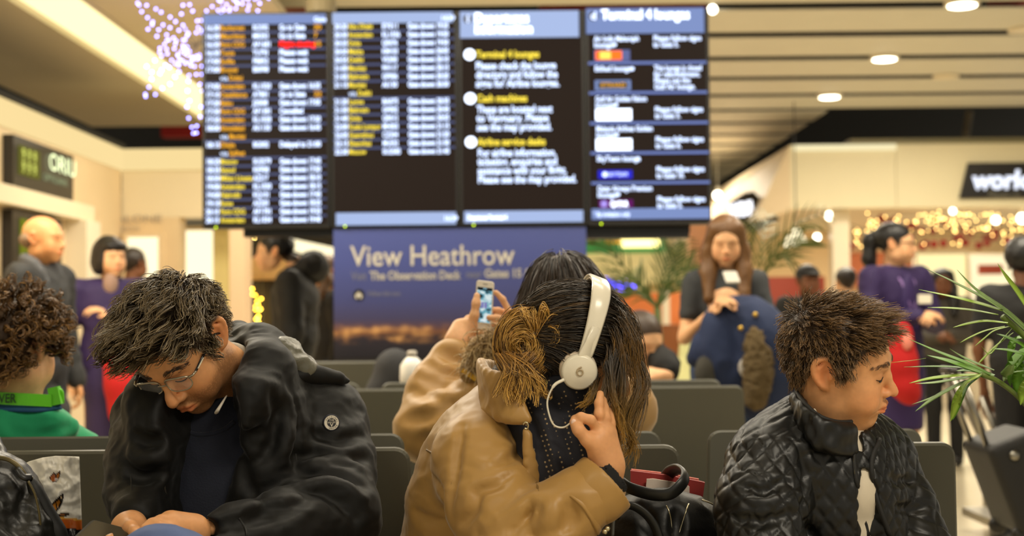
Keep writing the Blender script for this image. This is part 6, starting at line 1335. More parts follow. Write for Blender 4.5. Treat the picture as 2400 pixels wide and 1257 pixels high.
# ------------------------------------------------------------------ bags
def pip(px_, py_, poly):
    c = np.zeros(len(px_), bool); n = len(poly)
    for i in range(n):
        x1, y1 = poly[i]; x2, y2 = poly[(i+1) % n]
        h = ((y1 > py_) != (y2 > py_)) & (px_ < (x2-x1)*(py_-y1)/(y2-y1+1e-9)+x1); c ^= h
    return c
def make_bags():
    t = thing('plastic_bag', 'white plastic carrier bag printed with monarch butterflies', 'bag', P(130, 1290, 2.74)); n, m_ = 92, 78
    u, v = np.meshgrid(np.linspace(0, 1, n), np.linspace(0, 1, m_), indexing='ij'); top = np.interp(u, [0, .18, .4, .62, 1], [1096, 1082, 1073, 1069, 1071]); X = (42+v*22)*(1-u)+(186+v*9)*u; Yp = top*(1-v)+1300*v
    X = X.ravel(); Yp = Yp.ravel(); uu = u.ravel(); vv = v.ravel(); w_ = np.stack([X*.02, Yp*.02, X*0], 1)
    bulge = .030*np.sqrt(np.maximum(0, np.sin(np.pi*uu)))*np.minimum(1, vv*3+.15)+.006*(1-np.abs(noise(w_+3)*2))+.003*noise(w_*2.6+7)+.0012*noise(w_*6); D = 2.75-bulge
    V1 = np.array([tuple(P(a, b, d)) for a, b, d in zip(X, Yp, D)]); V2 = np.array([tuple(P(a, b, 2.752+.02*(math.sin(math.pi*q)))) for a, b, q in zip(X, Yp, uu)])
    idx = np.arange(n*m_).reshape(n, m_); q = np.stack([idx[:-1, :-1], idx[:-1, 1:], idx[1:, 1:], idx[1:, :-1]], -1).reshape(-1, 4); e = np.concatenate([idx[:, 0], idx[-1, 1:], idx[::-1, -1][1:], idx[0, ::-1][1:-1]]); rim = np.stack([e, np.roll(e, -1), np.roll(e, -1)+n*m_, e+n*m_], 1)
    F = np.vstack([q, q[:, ::-1]+n*m_, rim]); V = np.vstack([V1, V2])
    c = np.tile(lin((240, 236, 226)), (n*m_, 1))
    def paint(poly, col): c[pip(X, Yp, poly)] = lin(col)
    bb = 1218-10*np.sin((X-60)/130*3.14)*.6; c[(Yp > bb)] = lin((190, 92, 22)); c[(Yp > bb-0) & (Yp < bb+4)] = lin((220, 160, 60)); c[Yp > bb+24] = lin((24, 22, 26))
    paint([(115, 1120), (126, 1108), (131, 1112), (141, 1103), (141, 1116), (136, 1127), (132, 1131), (122, 1130)], (52, 26, 12)); paint([(118, 1120), (126, 1111), (130, 1116), (130, 1127), (121, 1128)], (180, 96, 34)); paint([(132, 1115), (139, 1107), (139, 1116), (134, 1124)], (196, 120, 50))
    paint([(114, 1190), (124, 1178), (138, 1164), (147, 1157), (150, 1162), (148, 1176), (140, 1192), (130, 1204), (122, 1204)], (30, 18, 10)); paint([(119, 1190), (130, 1178), (139, 1172), (141, 1178), (135, 1192), (128, 1200), (122, 1200)], (198, 128, 40)); paint([(129, 1176), (131, 1174), (136, 1194), (133, 1197)], (30, 18, 10)); paint([(141, 1164), (145, 1162), (145, 1168), (142, 1170)], (226, 200, 160)); paint([(128, 1208), (145, 1203), (160, 1202), (164, 1206), (158, 1210), (140, 1213), (130, 1214)], (46, 24, 12)); paint([(132, 1209), (150, 1205), (156, 1206), (140, 1210)], (196, 120, 60))
    meshobj('bag_body', V, F, mat('bag_plastic', (226, 220, 204), rough=.28, attr=True, spec=.5, bump=(30, .12, .003)), t, smooth=True, col=np.vstack([c, np.tile(lin((226, 220, 204)), (n*m_, 1))]))
    t = thing('backpack', 'black crinkled leather backpack at the lower left corner', 'bag', P(50, 1290, 2.62))
    S = Solid(); S.ell(P(-5, 1185, 2.62), (.068, .07, .085)); S.ell(P(42, 1225, 2.60), (.045, .06, .065), k=.04); S.ell(P(20, 1295, 2.6), (.08, .08, .09), k=.05); S.ell(P(-30, 1200, 2.62), (.08, .08, .1), k=.04)
    for pl in ([(40, 1110), (62, 1135), (78, 1170), (88, 1220)], [(10, 1150), (35, 1165), (45, 1200)], [(60, 1160), (55, 1200), (70, 1240)], [(5, 1215), (30, 1225), (48, 1250)]): groove(S, pl, .006, .02)
    build(S, 'bag_body', .004, mat('leather_black', (20, 19, 15), rough=.42, spec=.5, bump=(70, .3, .003)), t, ridged(.0045, (22, 22, 22), 5.))
    S2 = Solid(); S2.chain([P(72, 1125, 2.60), P(102, 1195, 2.61), P(145, 1275, 2.62)], [.007, .012, .016], k=.02, n=7); build(S2, 'side_panel', .005, mat('bag_side', (10, 10, 9), rough=.6), t)
    MB().tube(spline([P(-10, 1072, 2.58), P(20, 1078, 2.565), P(45, 1095, 2.56), P(62, 1118, 2.56), P(76, 1123, 2.565)], 24), .0045, 6).make('zip', mat('zip_olive', (96, 86, 56), rough=.4, metal=.5), t, smooth=True); MB().tube(spline([P(40, 1098, 2.555), P(55, 1118, 2.55), P(74, 1120, 2.56)], 10), .007, 6, flat=.5).make('zip_pull', mat('pull_black', (14, 14, 13), rough=.4), t, smooth=True)
    MB().tube(spline([P(66, 1128, 2.55), P(82, 1160, 2.555), P(92, 1205, 2.56), P(96, 1250, 2.57)], 20), .0024, 6).make('piping', MATS['zip_olive'], t, smooth=True)
    S3 = Solid(); S3.chain([P(-10, 1030, 2.75), P(-2, 1060, 2.72), P(8, 1085, 2.68)], [.01, .012, .014], k=.01); build(S3, 'strap', .004, MATS['pull_black'], t)
    # black tote with papers
    t = thing('handbag', 'black leather tote with silver zips on the seat by the tan coat', 'bag', P(1560, 1330, 2.66)); M_l = mat('tote_leather', (10, 9.5, 9), rough=.5, spec=.4, bump=(140, .25, .002))
    S = Solid(); S.chain([P(1470, 1215, 2.66), P(1560, 1222, 2.62), P(1630, 1228, 2.66)], [.028, .036, .028], k=.03, n=6)
    for k in range(4): S.chain([P(1452-k*4, 1238+k*45, 2.67), P(1560, 1242+k*45, 2.62), P(1668+k*4, 1246+k*45, 2.67)], [.030, .05, .030], k=.05, n=5)
    S.cap(P(1480, 1170, 2.67), P(1630, 1188, 2.67), .018, .018, k=.01, op=-1)
    for pl in ([(1500, 1190), (1520, 1225), (1515, 1257)], [(1590, 1200), (1588, 1230), (1585, 1257)]): groove(S, pl, .005, .02)
    build(S, 'bag_body', .0045, M_l, t, ridged(.003, (16, 16, 20), 2.))
    mz = mat('zip_silver', (190, 180, 150), rough=.3, metal=1.); seam(S, [(1562, 1186), (1570, 1205), (1574, 1230), (1574, 1257)], .0016, 'zip', mz, t, off=.002); seam(S, [(1614, 1182), (1606, 1205), (1598, 1230), (1590, 1257)], .0016, 'zip', mz, t, off=.002)
    MB().tube(spline([P(1458, 1132, 2.60), P(1480, 1146, 2.585), P(1530, 1160, 2.57), P(1570, 1158, 2.565), P(1598, 1135, 2.57), P(1606, 1113, 2.59), P(1592, 1100, 2.62), P(1572, 1106, 2.66), P(1560, 1120, 2.69)], 50), .0125, 10, flat=.42, ref=(0, -.3, 1)).make('handle', mat('handle_leather', (24, 24, 22), rough=.4, spec=.5), t, smooth=True)
    MB().tube(spline([P(1440, 1215, 2.56), P(1452, 1192, 2.555), P(1480, 1186, 2.55), P(1512, 1205, 2.55), P(1535, 1235, 2.55), P(1550, 1275, 2.55)], 40), .009, 8, flat=.4, ref=(0, -.3, 1)).make('handle', MATS['handle_leather'], t, smooth=True)
    MB().tube(spline([P(1436, 1257, 2.56), P(1440, 1215, 2.555), P(1460, 1192, 2.555), P(1490, 1192, 2.555)], 24), .0028, 6).make('cord', mat('cord_grey', (90, 90, 86), rough=.4), t, smooth=True); MB().tube(spline([P(1645, 1172, 2.61), P(1665, 1180, 2.61), P(1682, 1190, 2.62)], 10), .0016, 6).make('metal_edge', mz, t, smooth=True)
    def leaf_quad(name, q, Y, th, m_, par, lab=None, cat=None):
        v = [P(a, b, Y) for a, b in q]; vb = [p+Vector((0, th, .3*th)) for p in v]; k = len(v); return MB().add([tuple(p) for p in v+vb], [tuple(range(k-1, -1, -1)), tuple(range(k, 2*k))]+[(i, (i+1) % k, (i+1) % k+k, i+k) for i in range(k)]).make(name, m_, par, label=lab, cat=cat)
    f = thing('document_folder', 'red card folder sticking out of the black tote', 'folder', P(1560, 1180, 2.68)); mr = mat('folder_red', (150, 42, 38), rough=.6)
    leaf_quad('cover', [(1478, 1104), (1560, 1114), (1644, 1130), (1652, 1132), (1646, 1176), (1560, 1170), (1478, 1145)], 2.665, .004, mr, f); leaf_quad('cover', [(1480, 1101), (1560, 1110), (1638, 1124), (1640, 1140), (1560, 1140), (1480, 1125)], 2.70, .004, mat('folder_pink', (196, 92, 72), rough=.6), f)
    leaf_quad('paper_slip', [(1516, 1124), (1530, 1123), (1575, 1130), (1610, 1137), (1616, 1142), (1616, 1166), (1560, 1165), (1514, 1142)], 2.655, .002, mat('paper_white', (216, 200, 186), rough=.7), None, 'crumpled white paper slip in front of the red folder', 'paper')
make_bags()
def make_suitcase():
    t = thing('suitcase', 'black wheeled suitcase tilted on its handle at the right edge', 'suitcase', P(2400, 1225, 5.2)); c = P(2352, 1050, 5.25); M0 = Matrix.Translation(P(2418, 1222, 5.25)) @ Matrix.Rotation(R(-20), 4, 'Y')
    S = Solid(); S.M = M0; S.box((0, .0, .17), (.10, .16, .17), .03); S.box((.105, 0, .15), (.02, .13, .12), .02, k=.02); build(S, 'shell', .009, mat('suitcase_black', (18, 17, 16), rough=.6, bump=(60, .3, .003)), t)
    for y in (-.09, .09): MB().tube([M0 @ Vector((-.08, y, .32)), M0 @ Vector((-.08, y, .62))], .011, 8).make('handle_rod', M_metal, t, smooth=True)
    MB().tube([M0 @ Vector((-.08, -.1, .62)), M0 @ Vector((-.08, .1, .62))], .014, 8).make('grip', M_dark, t, smooth=True); MB().lathe([(.012, -.005), (.02, 0), (.012, .005)], 16, M0 @ Matrix.Translation((-.02, -.165, .28)) @ Matrix.Rotation(R(90), 4, 'X')).make('badge', M_metal, t, smooth=True)
    for y in (-.12, .12): MB().lathe([(.03, -.012), (.035, 0), (.03, .012)], 16, M0 @ Matrix.Translation((-.09, y, .0)) @ Matrix.Rotation(R(90), 4, 'X')).make('wheel', M_dark, t, smooth=True)
    t = thing('luggage_trolley', 'silver luggage trolley frame beside the black suitcase', 'trolley', P(2300, 1040, 7.2))
    for xa, ya, xb, yb, Y in ((2300, 930, 2345, 1040, 6.8), (2312, 930, 2356, 1036, 7.0), (2262, 900, 2320, 1050, 7.4), (2350, 925, 2400, 1040, 6.8), (2230, 880, 2300, 1030, 7.6)): MB().tube([P(xa, ya, Y), P(xb, yb, Y), Vector((P(xb, yb, Y).x+.02, Y, .05))], .016, 8).make('rail', M_metal, t, smooth=True)
    MB().box(PX(2290, 7), PX(2400, 7), 6.8, 7.3, .08, .12).make('deck', M_metal, t)
    for x in (2300, 2390): MB().lathe([(.045, -.02), (.05, 0), (.045, .02)], 14, Matrix.Translation((PX(x, 7), 6.85, .05)) @ Matrix.Rotation(R(90), 4, 'Y')).make('wheel', M_dark, t, smooth=True)
make_suitcase()
# ------------------------------------------------------------------ palms
def blade(pts, w0, n=14, droop=0., up=(0, -.35, 1)):
    q = spline(pts, n); t = np.gradient(q, axis=0); t /= np.linalg.norm(t, axis=1, keepdims=True); u = np.cross(t, np.array(up)); u /= np.maximum(np.linalg.norm(u, axis=1, keepdims=True), 1e-6); nn = np.cross(u, t); f = np.linspace(0, 1, n)
    w_ = w0*np.sin(np.pi*np.clip(.12+.88*f, 0, 1))**.75*(1-.0*f); w_[-1] = w0*.04; V = []; F = []
    for i in range(n): V += [q[i]-u[i]*w_[i], q[i]-nn[i]*w_[i]*.35, q[i]+u[i]*w_[i], q[i]+nn[i]*.0006-nn[i]*w_[i]*.28]
    for i in range(n-1): F += [(i*4+k, i*4+(k+1) % 4, i*4+4+(k+1) % 4, i*4+4+k) for k in range(4)]
    return V, F
M_lf = mat('palm_leaf', (88, 134, 34), rough=.5, spec=.3, var=(14, .3), bump=(160, .15, .001)); M_lf2 = mat('palm_leaf_light', (138, 168, 58), rough=.5, spec=.3, var=(14, .25)); M_lf3 = mat('palm_leaf_grey', (112, 140, 76), rough=.5, spec=.3, var=(10, .25)); M_stem = mat('palm_stem', (96, 116, 48), rough=.45)
def make_palm():
    t = thing('potted_palm', 'potted palm with splayed fronds at the right edge', 'plant', (PX(2520, 2.75), 2.75, 0)); B = [(2405, 775), (2420, 770)]
    LV = [([(2420, 790), (2345, 722), (2250, 668), (2164, 627)], .0085, 2.74, M_lf3), ([(2425, 785), (2358, 727), (2290, 680), (2243, 633)], .0095, 2.70, M_lf3), ([(2350, 728), (2300, 712), (2240, 697), (2153, 679)], .0085, 2.71, M_lf2), ([(2340, 738), (2280, 727), (2225, 722), (2174, 721)], .006, 2.73, M_lf2), ([(2362, 757), (2310, 752), (2270, 758), (2234, 768)], .007, 2.69, M_lf2), ([(2355, 765), (2310, 775), (2275, 790), (2250, 804)], .0045, 2.76, M_lf2), ([(2368, 765), (2330, 775), (2305, 795), (2285, 812)], .0045, 2.72, M_lf2), ([(2375, 780), (2335, 810), (2310, 835), (2290, 856)], .005, 2.74, M_lf2), ([(2420, 740), (2390, 690), (2360, 650), (2338, 618)], .0085, 2.66, M_lf2), ([(2372, 770), (2345, 800), (2320, 830), (2300, 812)], .004, 2.74, M_lf2),
          ([(2322, 878), (2270, 852), (2200, 825), (2130, 795)], .0085, 2.70, M_lf), ([(2318, 880), (2270, 862), (2220, 845), (2172, 833)], .0125, 2.72, M_lf), ([(2305, 876), (2250, 862), (2190, 859), (2118, 861)], .005, 2.73, M_lf), ([(2300, 878), (2240, 880), (2180, 887), (2131, 899)], .008, 2.69, M_lf2), ([(2300, 880), (2245, 888), (2190, 897), (2145, 900)], .007, 2.71, M_lf3), ([(2290, 884), (2245, 902), (2190, 932), (2145, 965)], .008, 2.70, M_lf3), ([(2292, 884), (2240, 905), (2185, 932), (2137, 949)], .005, 2.73, M_lf3), ([(2296, 880), (2262, 898), (2244, 935), (2228, 988)], .0125, 2.67, M_lf2), ([(2300, 880), (2268, 905), (2246, 950), (2233, 985)], .008, 2.69, M_lf), ([(2330, 868), (2290, 852), (2255, 836), (2226, 818)], .006, 2.74, M_lf3), ([(2170, 840), (2140, 845), (2110, 848), (2080, 852)], .0015, 2.74, M_lf2), ([(2330, 880), (2300, 872), (2270, 868), (2240, 870)], .010, 2.72, M_lf),
          ([(2440, 850), (2400, 810), (2360, 790), (2335, 783)], .009, 2.70, M_lf), ([(2440, 845), (2400, 830), (2360, 820), (2325, 818)], .008, 2.68, M_lf), ([(2440, 820), (2400, 822), (2370, 860), (2368, 905)], .016, 2.72, M_lf), ([(2430, 830), (2400, 850), (2388, 890), (2386, 935)], .016, 2.70, M_lf), ([(2440, 860), (2410, 880), (2398, 915), (2392, 950)], .013, 2.68, M_lf2), ([(2425, 800), (2395, 790), (2375, 800), (2362, 850)], .012, 2.76, M_lf), ([(2370, 855), (2362, 870), (2358, 880), (2352, 895)], .012, 2.66, M_lf3), ([(2430, 870), (2395, 870), (2370, 874), (2350, 878)], .004, 2.67, M_lf), ([(2450, 780), (2410, 800), (2395, 840), (2380, 880)], .014, 2.78, M_lf)]
    for pl, w_, Y, m_ in LV:
        k = len(pl); pts = [P(a, b, Y+.03*math.sin(2.2*i/k)) for i, (a, b) in enumerate(pl)]; V, F = blade(pts, w_); meshobj('leaf', V, F, m_, t, smooth=True)
    MB().tube(spline([P(2300, 878, 2.70), P(2340, 895, 2.71), P(2390, 935, 2.73), P(2450, 1010, 2.75), P(2500, 1120, 2.75)], 20), .005, 8).make('frond_stem', M_stem, t, smooth=True); MB().tube(spline([P(2350, 742, 2.72), P(2410, 800, 2.74), P(2470, 900, 2.75), P(2505, 1120, 2.75)], 20), .006, 8).make('frond_stem', M_stem, t, smooth=True)
    x = PX(2515, 2.75); MB().tube([(x, 2.75, .3), (x+.01, 2.75, .55), (x, 2.75, P(2500, 1110, 2.75).z)], [.03, .024, .012], 10).make('trunk', mat('palm_trunk', (96, 78, 48), rough=.8), t, smooth=True)
    MB().lathe([(.13, 0), (.15, .02), (.18, .38), (.19, .40), (.17, .40), (.165, .34), (.02, .33)], 28, Matrix.Translation((x, 2.75, 0))).make('pot', mat('pot_dark', (54, 50, 44), rough=.5), t, smooth=True)
make_palm()
def bg_palm(label, crown, Y, tips, col):
    c = P(*crown, Y); t = thing('palm_plant', label, 'plant', (c.x, Y, 0)); m1 = mat('far_palm_%d' % int(Y*10), col, rough=.5, var=(8, .25))
    for (tx, ty, mx, my) in tips:
        q = spline([c, P(mx, my, Y+RNG.uniform(-.2, .2)), P(tx, ty, Y+RNG.uniform(-.35, .35))], 20); mb = MB(); mb.tube(q, list(np.linspace(.010, .002, 20)), 5)
        for i in range(4, 20, 2):
            tg = q[min(i+1, 19)]-q[i-1]; tg /= np.linalg.norm(tg); sd = np.cross(tg, [0, 1, 0]); sd /= np.linalg.norm(sd)
            for s_ in (-1, 1):
                L = .26*math.sin(math.pi*min(1, (i-2)/18))**.6+.05; e = q[i]+tg*L*.75+sd*s_*L*.45+np.array([0, RNG.uniform(-.05, .05), -.04]); m_ = (q[i]+e)/2+np.array([0, 0, .02]); wv = tg*.012
                mb.add([q[i]-wv, m_-wv, e, m_+wv, q[i]+wv, q[i]+np.array([0, .003, 0]), m_+np.array([0, .003, 0])], [(0, 1, 3, 4), (1, 2, 3), (4, 3, 6, 5), (5, 6, 1, 0), (3, 2, 6), (6, 2, 1)])
        mb.make('frond', m1, t)
    MB().tube([(c.x, Y, .35), (c.x+.02, Y, c.z*.6), tuple(c)], [.035, .03, .02], 8).make('trunk', M_stem, t, smooth=True); MB().lathe([(.16, 0), (.2, .4), (.18, .42)], 18, Matrix.Translation((c.x, Y, 0))).make('pot', M_dark, t, smooth=True)
bg_palm('blurred palm standing under the fourth display', (1540, 720), 9.2, [(1415, 560, 1450, 610), (1570, 580, 1555, 640), (1625, 615, 1590, 640), (1480, 640, 1500, 660), (1660, 640, 1610, 650), (1440, 690, 1490, 680), (1600, 560, 1580, 620), (1380, 650, 1450, 660)], (84, 104, 44))
bg_palm('blurred tall palm behind the woman texting', (1775, 660), 10.0, [(1935, 497, 1850, 540), (1745, 520, 1750, 590), (1690, 560, 1725, 600), (1850, 600, 1815, 600), (1880, 560, 1840, 590), (1800, 500, 1785, 580), (1710, 620, 1740, 630)], (104, 112, 56))
# ------------------------------------------------------------------ people in the background
def figure(label, hx, hy, Y, yaw=0, hoff=-.01, hz=1.56, skin='pale', top=((60, 60, 60), .8), bottom=('trousers', (30, 30, 36)), hair=('short', (24, 18, 14)), arms=None, hyaw=0, hpitch=0, bulk=1., base_z=None, top_len=.86, group=None, res=1., shoe=(24, 22, 22), sleeve=1., shw=1.):
    c = P(hx, hy, Y); s = c.z/hz if base_z is None else 1.; W = Matrix.Translation((c.x, Y, 0 if base_z is None else base_z)) @ Matrix.Rotation(R(yaw), 4, 'Z') @ Matrix.Scale(s, 4)
    t = person(label, (c.x, Y, 0), group); Mh = W @ Matrix.Translation((0, hoff, hz)) @ Matrix.Rotation(R(hyaw), 4, 'Z') @ Matrix.Rotation(R(hpitch), 4, 'X')
    arms = arms or [[(.19, 0, 1.37), (.25, .02, 1.08), (.24, -.06, .84)], [(-.19, 0, 1.37), (-.25, .02, 1.08), (-.24, -.06, .84)]]; dz = hz-1.56
    arms = [[(x*shw, y, z) for x, y, z in a] for a in arms]
    S = Solid(); Hd = Solid(); head(Hd, Mh); Hd.M = W; Hd.cap((0, .015, hz-.06), (0, .03, hz-.15), .05, .055, k=.03); S.M = W; S.cap((0, .015, hz-.11), (0, .03, hz-.16), .05, .055, k=.03); S.ell((0, .02, hz-.30), (.15, .08, .14), k=.05); S.ell((0, .01, 1.0+dz), (.13, .085, .16), k=.08); S.cap((0, .01, 1.25+dz), (0, .01, 1.0+dz), .11, .11, k=.05)
    hs = []
    for k, a in zip((1, -1), arms):
        a = [(x, y, z+dz) for x, y, z in a]; S.M = W; S.chain(a, [.042, .034, .024], k=.02); d = Vector(a[2])-Vector(a[1]); R3 = W.to_3x3().normalized(); hs.append((W @ Vector(a[2]), R3 @ d, R3 @ Vector((.3*k, -.2, .6)), k))
    S.M = W
    for x in (-.09, .09): S.chain([(x, .01, .92+dz), (x*1.05, .0, .5), (x*1.05, .02, .08)], [.075, .05, .036], k=.03); S.ell((x*1.05, -.05, .04), (.04, .11, .035), k=.03)
    Hs = Solid()
    for w_, d, b, k in hs: hand(Hs, w_, d, b, -k, (25, 35, 25), s=s*.92)
    body('body', [(Hd, .008*s), (S, .018*s), (Hs, .008)], skincol(SKIN[skin], Mh, 0, None if hair[0] in ('bald', 'hood') else hair[1], HL), t)
    tc, rough = top; T = Solid(); T.M = W; b = bulk
    T.ell((0, .02, 1.27+dz), (.185*b, .115*b, .16)); T.ell((0, .015, 1.05+dz), (.155*b, .11*b, .2), k=.08); T.cap((-.16*shw, .02, 1.36+dz), (.16*shw, .02, 1.36+dz), .065*b, .065*b, k=.05); T.ell((0, .01, (top_len+.14)+dz), (.165*b, .12*b, .16), k=.07)
    for a in arms:
        a = [(x, y, z+dz) for x, y, z in a]
        if sleeve < 1: m_ = [a[0], tuple(np.array(a[0])*(1-sleeve)+np.array(a[1])*sleeve)]; T.chain(m_, [.062*b, .058*b], k=.03)
        else: T.chain(a, [.064*b, .056*b, .044*b], k=.03)
    T.fn(lambda x, d, z0=(W @ Vector((0, 0, top_len+dz))).z: np.maximum(d, z0-x[:, 2]))
    build(T, 'top', .015*s*res, mat('cloth_%d_%d_%d' % tuple(tc), tc, rough=rough, bump=(40, .25, .004)), t, ridged(.005, (8, 8, 12), hx*.1))
    Bm = Solid(); Bm.M = W; cb = mat('cloth_%d_%d_%d' % tuple(bottom[1]), bottom[1], rough=.8)
    if bottom[0] == 'trousers':
        for x in (-.09, .09): Bm.chain([(x, .01, .92+dz), (x*1.05, .0, .5), (x*1.05, .02, .07)], [.095, .07, .058], k=.04)
        Bm.ell((0, .01, .93+dz), (.15, .11, .1), k=.05)
    else: Bm.chain([(0, .01, .98+dz), (0, .0, .8), (0, .0, .52)], [.135, .15, .145], k=.05); Bm.fn(lambda x, d, z0=(W @ Vector((0, 0, .48))).z: np.maximum(d, z0-x[:, 2]))
    build(Bm, bottom[0], .017*s, cb, t)
    for x in (-.09, .09):
        F_ = Solid(); F_.M = W; F_.ell((x*1.05, -.05, .045), (.046, .125, .045)); F_.ell((x*1.05, .03, .06), (.045, .06, .05), k=.03); build(F_, 'shoe', .016*s, mat('shoe_%d' % shoe[0], shoe, rough=.5), t)
    kind, hc = hair; M_h = mat('hairmass_%d_%d_%d' % tuple(hc), hc, rough=.45, bump=(90, .5, .004)); Hh = Solid(); Hh.M = Mh
    if kind != 'bald':
        Hh.ell((0, .022, .045), (.086, .106, .088)); Hh.ell((0, -.125, -.035), (.075, .075, .095), k=.015, op=-1)
        if kind == 'bob': Hh.ell((.06, .02, -.02), (.04, .075, .085), k=.03); Hh.ell((-.06, .02, -.02), (.04, .075, .085), k=.03); Hh.ell((0, .06, -.03), (.075, .05, .08), k=.03); Hh.ell((0, -.07, .065), (.07, .04, .03), k=.03)
        if kind == 'long':
            for x in (-1, 1): Hh.chain([(x*.055, -.03, .07), (x*.078, -.01, -.05), (x*.085, -.05, -.15), (x*.085, -.12, -.26)], [.035, .04, .042, .03], k=.03)
            Hh.ell((0, .07, -.08), (.08, .045, .14), k=.04)
        if kind == 'pony': Hh.chain([(0, .09, .07), (0, .15, .03), (0, .16, -.08), (0, .13, -.18)], [.03, .04, .04, .02], k=.02)
        if kind == 'afro': Hh.ell((0, .03, .04), (.10, .12, .1), k=.02)
        Hh.ell((.085, .01, -.01), (.03, .025, .03), k=.01, op=-1) if kind in ('short', 'pony', 'cap') else None; Hh.ell((-.085, .01, -.01), (.03, .025, .03), k=.01, op=-1) if kind in ('short', 'pony', 'cap') else None
        build(Hh, 'hair', .009*s, M_h, t, ridged(.003, (30, 30, 12), 3.))
    return t, W, Mh
def bgpart(t, W, name, fn, m_, res=.009, disp=None): S = Solid(); S.M = W; fn(S); return build(S, name, res, m_, t, disp)
FOLD = [[(.19, 0, 1.37), (.25, -.02, 1.10), (.05, -.20, 1.12)], [(-.19, 0, 1.37), (-.25, -.02, 1.10), (-.05, -.21, 1.10)]]
PUR = (42, 24, 74)
# bald man
t, W, Mh = figure('bald man in dark grey coat walking behind the curly haired child', 98, 562, 7.0, 78, skin='man', top=((38, 38, 38), .8), hair=('bald', (80, 60, 40)), bulk=1.12, top_len=.55)
bgpart(t, W, 'coat_collar', lambda S: S.chain([(.06, -.07, 1.30), (.085, -.02, 1.42), (.06, .06, 1.46), (-.06, .06, 1.46), (-.085, -.02, 1.42), (-.06, -.07, 1.30)], .028, k=.015, n=14), mat('collar_grey', (74, 74, 76), rough=.8))
bgpart(t, W, 'hair_fringe', lambda S: (setattr(S, 'M', Mh), S.ell((0, .06, .0), (.080, .062, .05))), mat('fringe_grey', (130, 106, 82), rough=.7), .007)
# purple coated woman on the left
t, W, Mh = figure('woman with black bob in purple coat dress holding a red bag', 258, 604, 8.0, 18, skin='pale', top=(PUR, .75), bottom=('skirt', (40, 26, 70)), hair=('bob', (16, 10, 10)), arms=[[(.19, 0, 1.37), (.24, .0, 1.10), (-.02, -.18, 1.22)], [(-.19, 0, 1.37), (-.26, .0, 1.08), (-.22, -.12, .86)]], hyaw=25, bulk=1.05, top_len=.80)
bgpart(t, W, 'blouse', lambda S: S.ell((0, -.07, 1.40), (.045, .03, .07)), mat('blouse_taupe', (150, 120, 104), rough=.7))
c = P(285, 900, 7.8); S = Solid(); S.chain([P(268, 835, 7.8), P(288, 900, 7.8), P(290, 965, 7.8)], [.07, .095, .085], k=.04); S.ell(P(262, 820, 7.8), (.05, .03, .05), k=.03); build(S, 'red_bag', .012, mat('felt_red', (176, 12, 12), rough=.85), None, label='red felt bag hanging at the side of the left purple coated woman', cat='bag')
MB().tube(spline([P(262, 815, 7.8), P(250, 790, 7.85), P(268, 780, 7.85), P(275, 812, 7.8)], 14), .012, 6).make('bag_strap', mat('felt_red', (176, 12, 12)), bpy.data.objects['red_bag'], smooth=True)
# person behind her
figure('small dark haired person behind the left purple coated woman', 313, 620, 11.0, 150, skin='brown', top=((60, 52, 46), .8), hair=('short', (40, 28, 20)), res=1.6)
# hooded man
t, W, Mh = figure('young man in black hooded puffer coat walking left behind the advert', 684, 592, 8.4, -86, hoff=-.11, skin='pale', top=((20, 20, 20), .7), hair=('short', (14, 12, 12)), bulk=1.3, top_len=.62)
bgpart(t, W, 'hood', lambda S: (S.ell((0, .13, 1.47), (.13, .10, .10)), S.chain([(.09, .0, 1.42), (.10, .10, 1.46), (-.10, .10, 1.46), (-.09, .0, 1.42)], .05, k=.04)), mat('cloth_20_20_20', (20, 20, 20)), .01, ridged(.006, (10, 10, 10)))
t, W, Mh = figure('person with ochre scarf half hidden by the advert', 762, 640, 9.4, -60, skin='pale', top=((24, 22, 22), .8), hair=('long', (96, 66, 36)), bulk=1.1, res=1.4)
bgpart(t, W, 'scarf', lambda S: (S.chain([(.08, -.05, 1.42), (0, -.10, 1.38), (-.08, -.05, 1.42), (0, .06, 1.44), (.08, -.05, 1.42)], .045, k=.03), S.cap((0, -.11, 1.36), (.02, -.12, 1.16), .04, .035, k=.02)), mat('scarf_ochre', (170, 108, 20), rough=.9))
# texting girl with navy coat over her arm
t, W, Mh = figure('woman with long brown hair texting with a navy coat over her arm', 1700, 566, 6.6, -6, skin='pale', top=((52, 54, 56), .85), bottom=('trousers', (44, 62, 96)), hair=('long', (104, 70, 34)), arms=[[(.19, 0, 1.36), (.25, -.04, 1.10), (.05, -.26, 1.23)], [(-.19, 0, 1.36), (-.25, -.02, 1.08), (-.08, -.27, 1.22)]], hpitch=14, sleeve=.55, res=.9, bulk=.84, shw=.84)
gW = W; navy = mat('coat_navy', (26, 40, 74), rough=.85, bump=(40, .3, .004)); ct = thing('draped_coat', 'navy coat with fur collar draped over the arm of the texting woman', 'coat', P(1730, 980, 6.35))
S = Solid(); S.chain([P(1690, 745, 6.40), P(1745, 750, 6.38), P(1785, 800, 6.36), P(1800, 880, 6.40), P(1790, 950, 6.42)], [.06, .10, .13, .13, .09], k=.04, n=9); S.chain([P(1690, 770, 6.38), P(1690, 830, 6.38), P(1720, 900, 6.40)], [.07, .09, .08], k=.04, n=6); S.chain([P(1690, 770, 6.38), P(1650, 820, 6.40), P(1625, 840, 6.42)], [.07, .05, .03], k=.05); S.chain([P(1760, 860, 6.36), P(1790, 930, 6.38)], [.09, .07], k=.05)
for pl in ([(1740, 700), (1755, 780), (1760, 860)], [(1690, 770), (1720, 830), (1735, 880)], [(1800, 780), (1815, 860), (1810, 930)]): groove(S, pl, .014, .025)
build(S, 'cloth', .011, navy, ct, ridged(.008, (9, 9, 6), 3.))
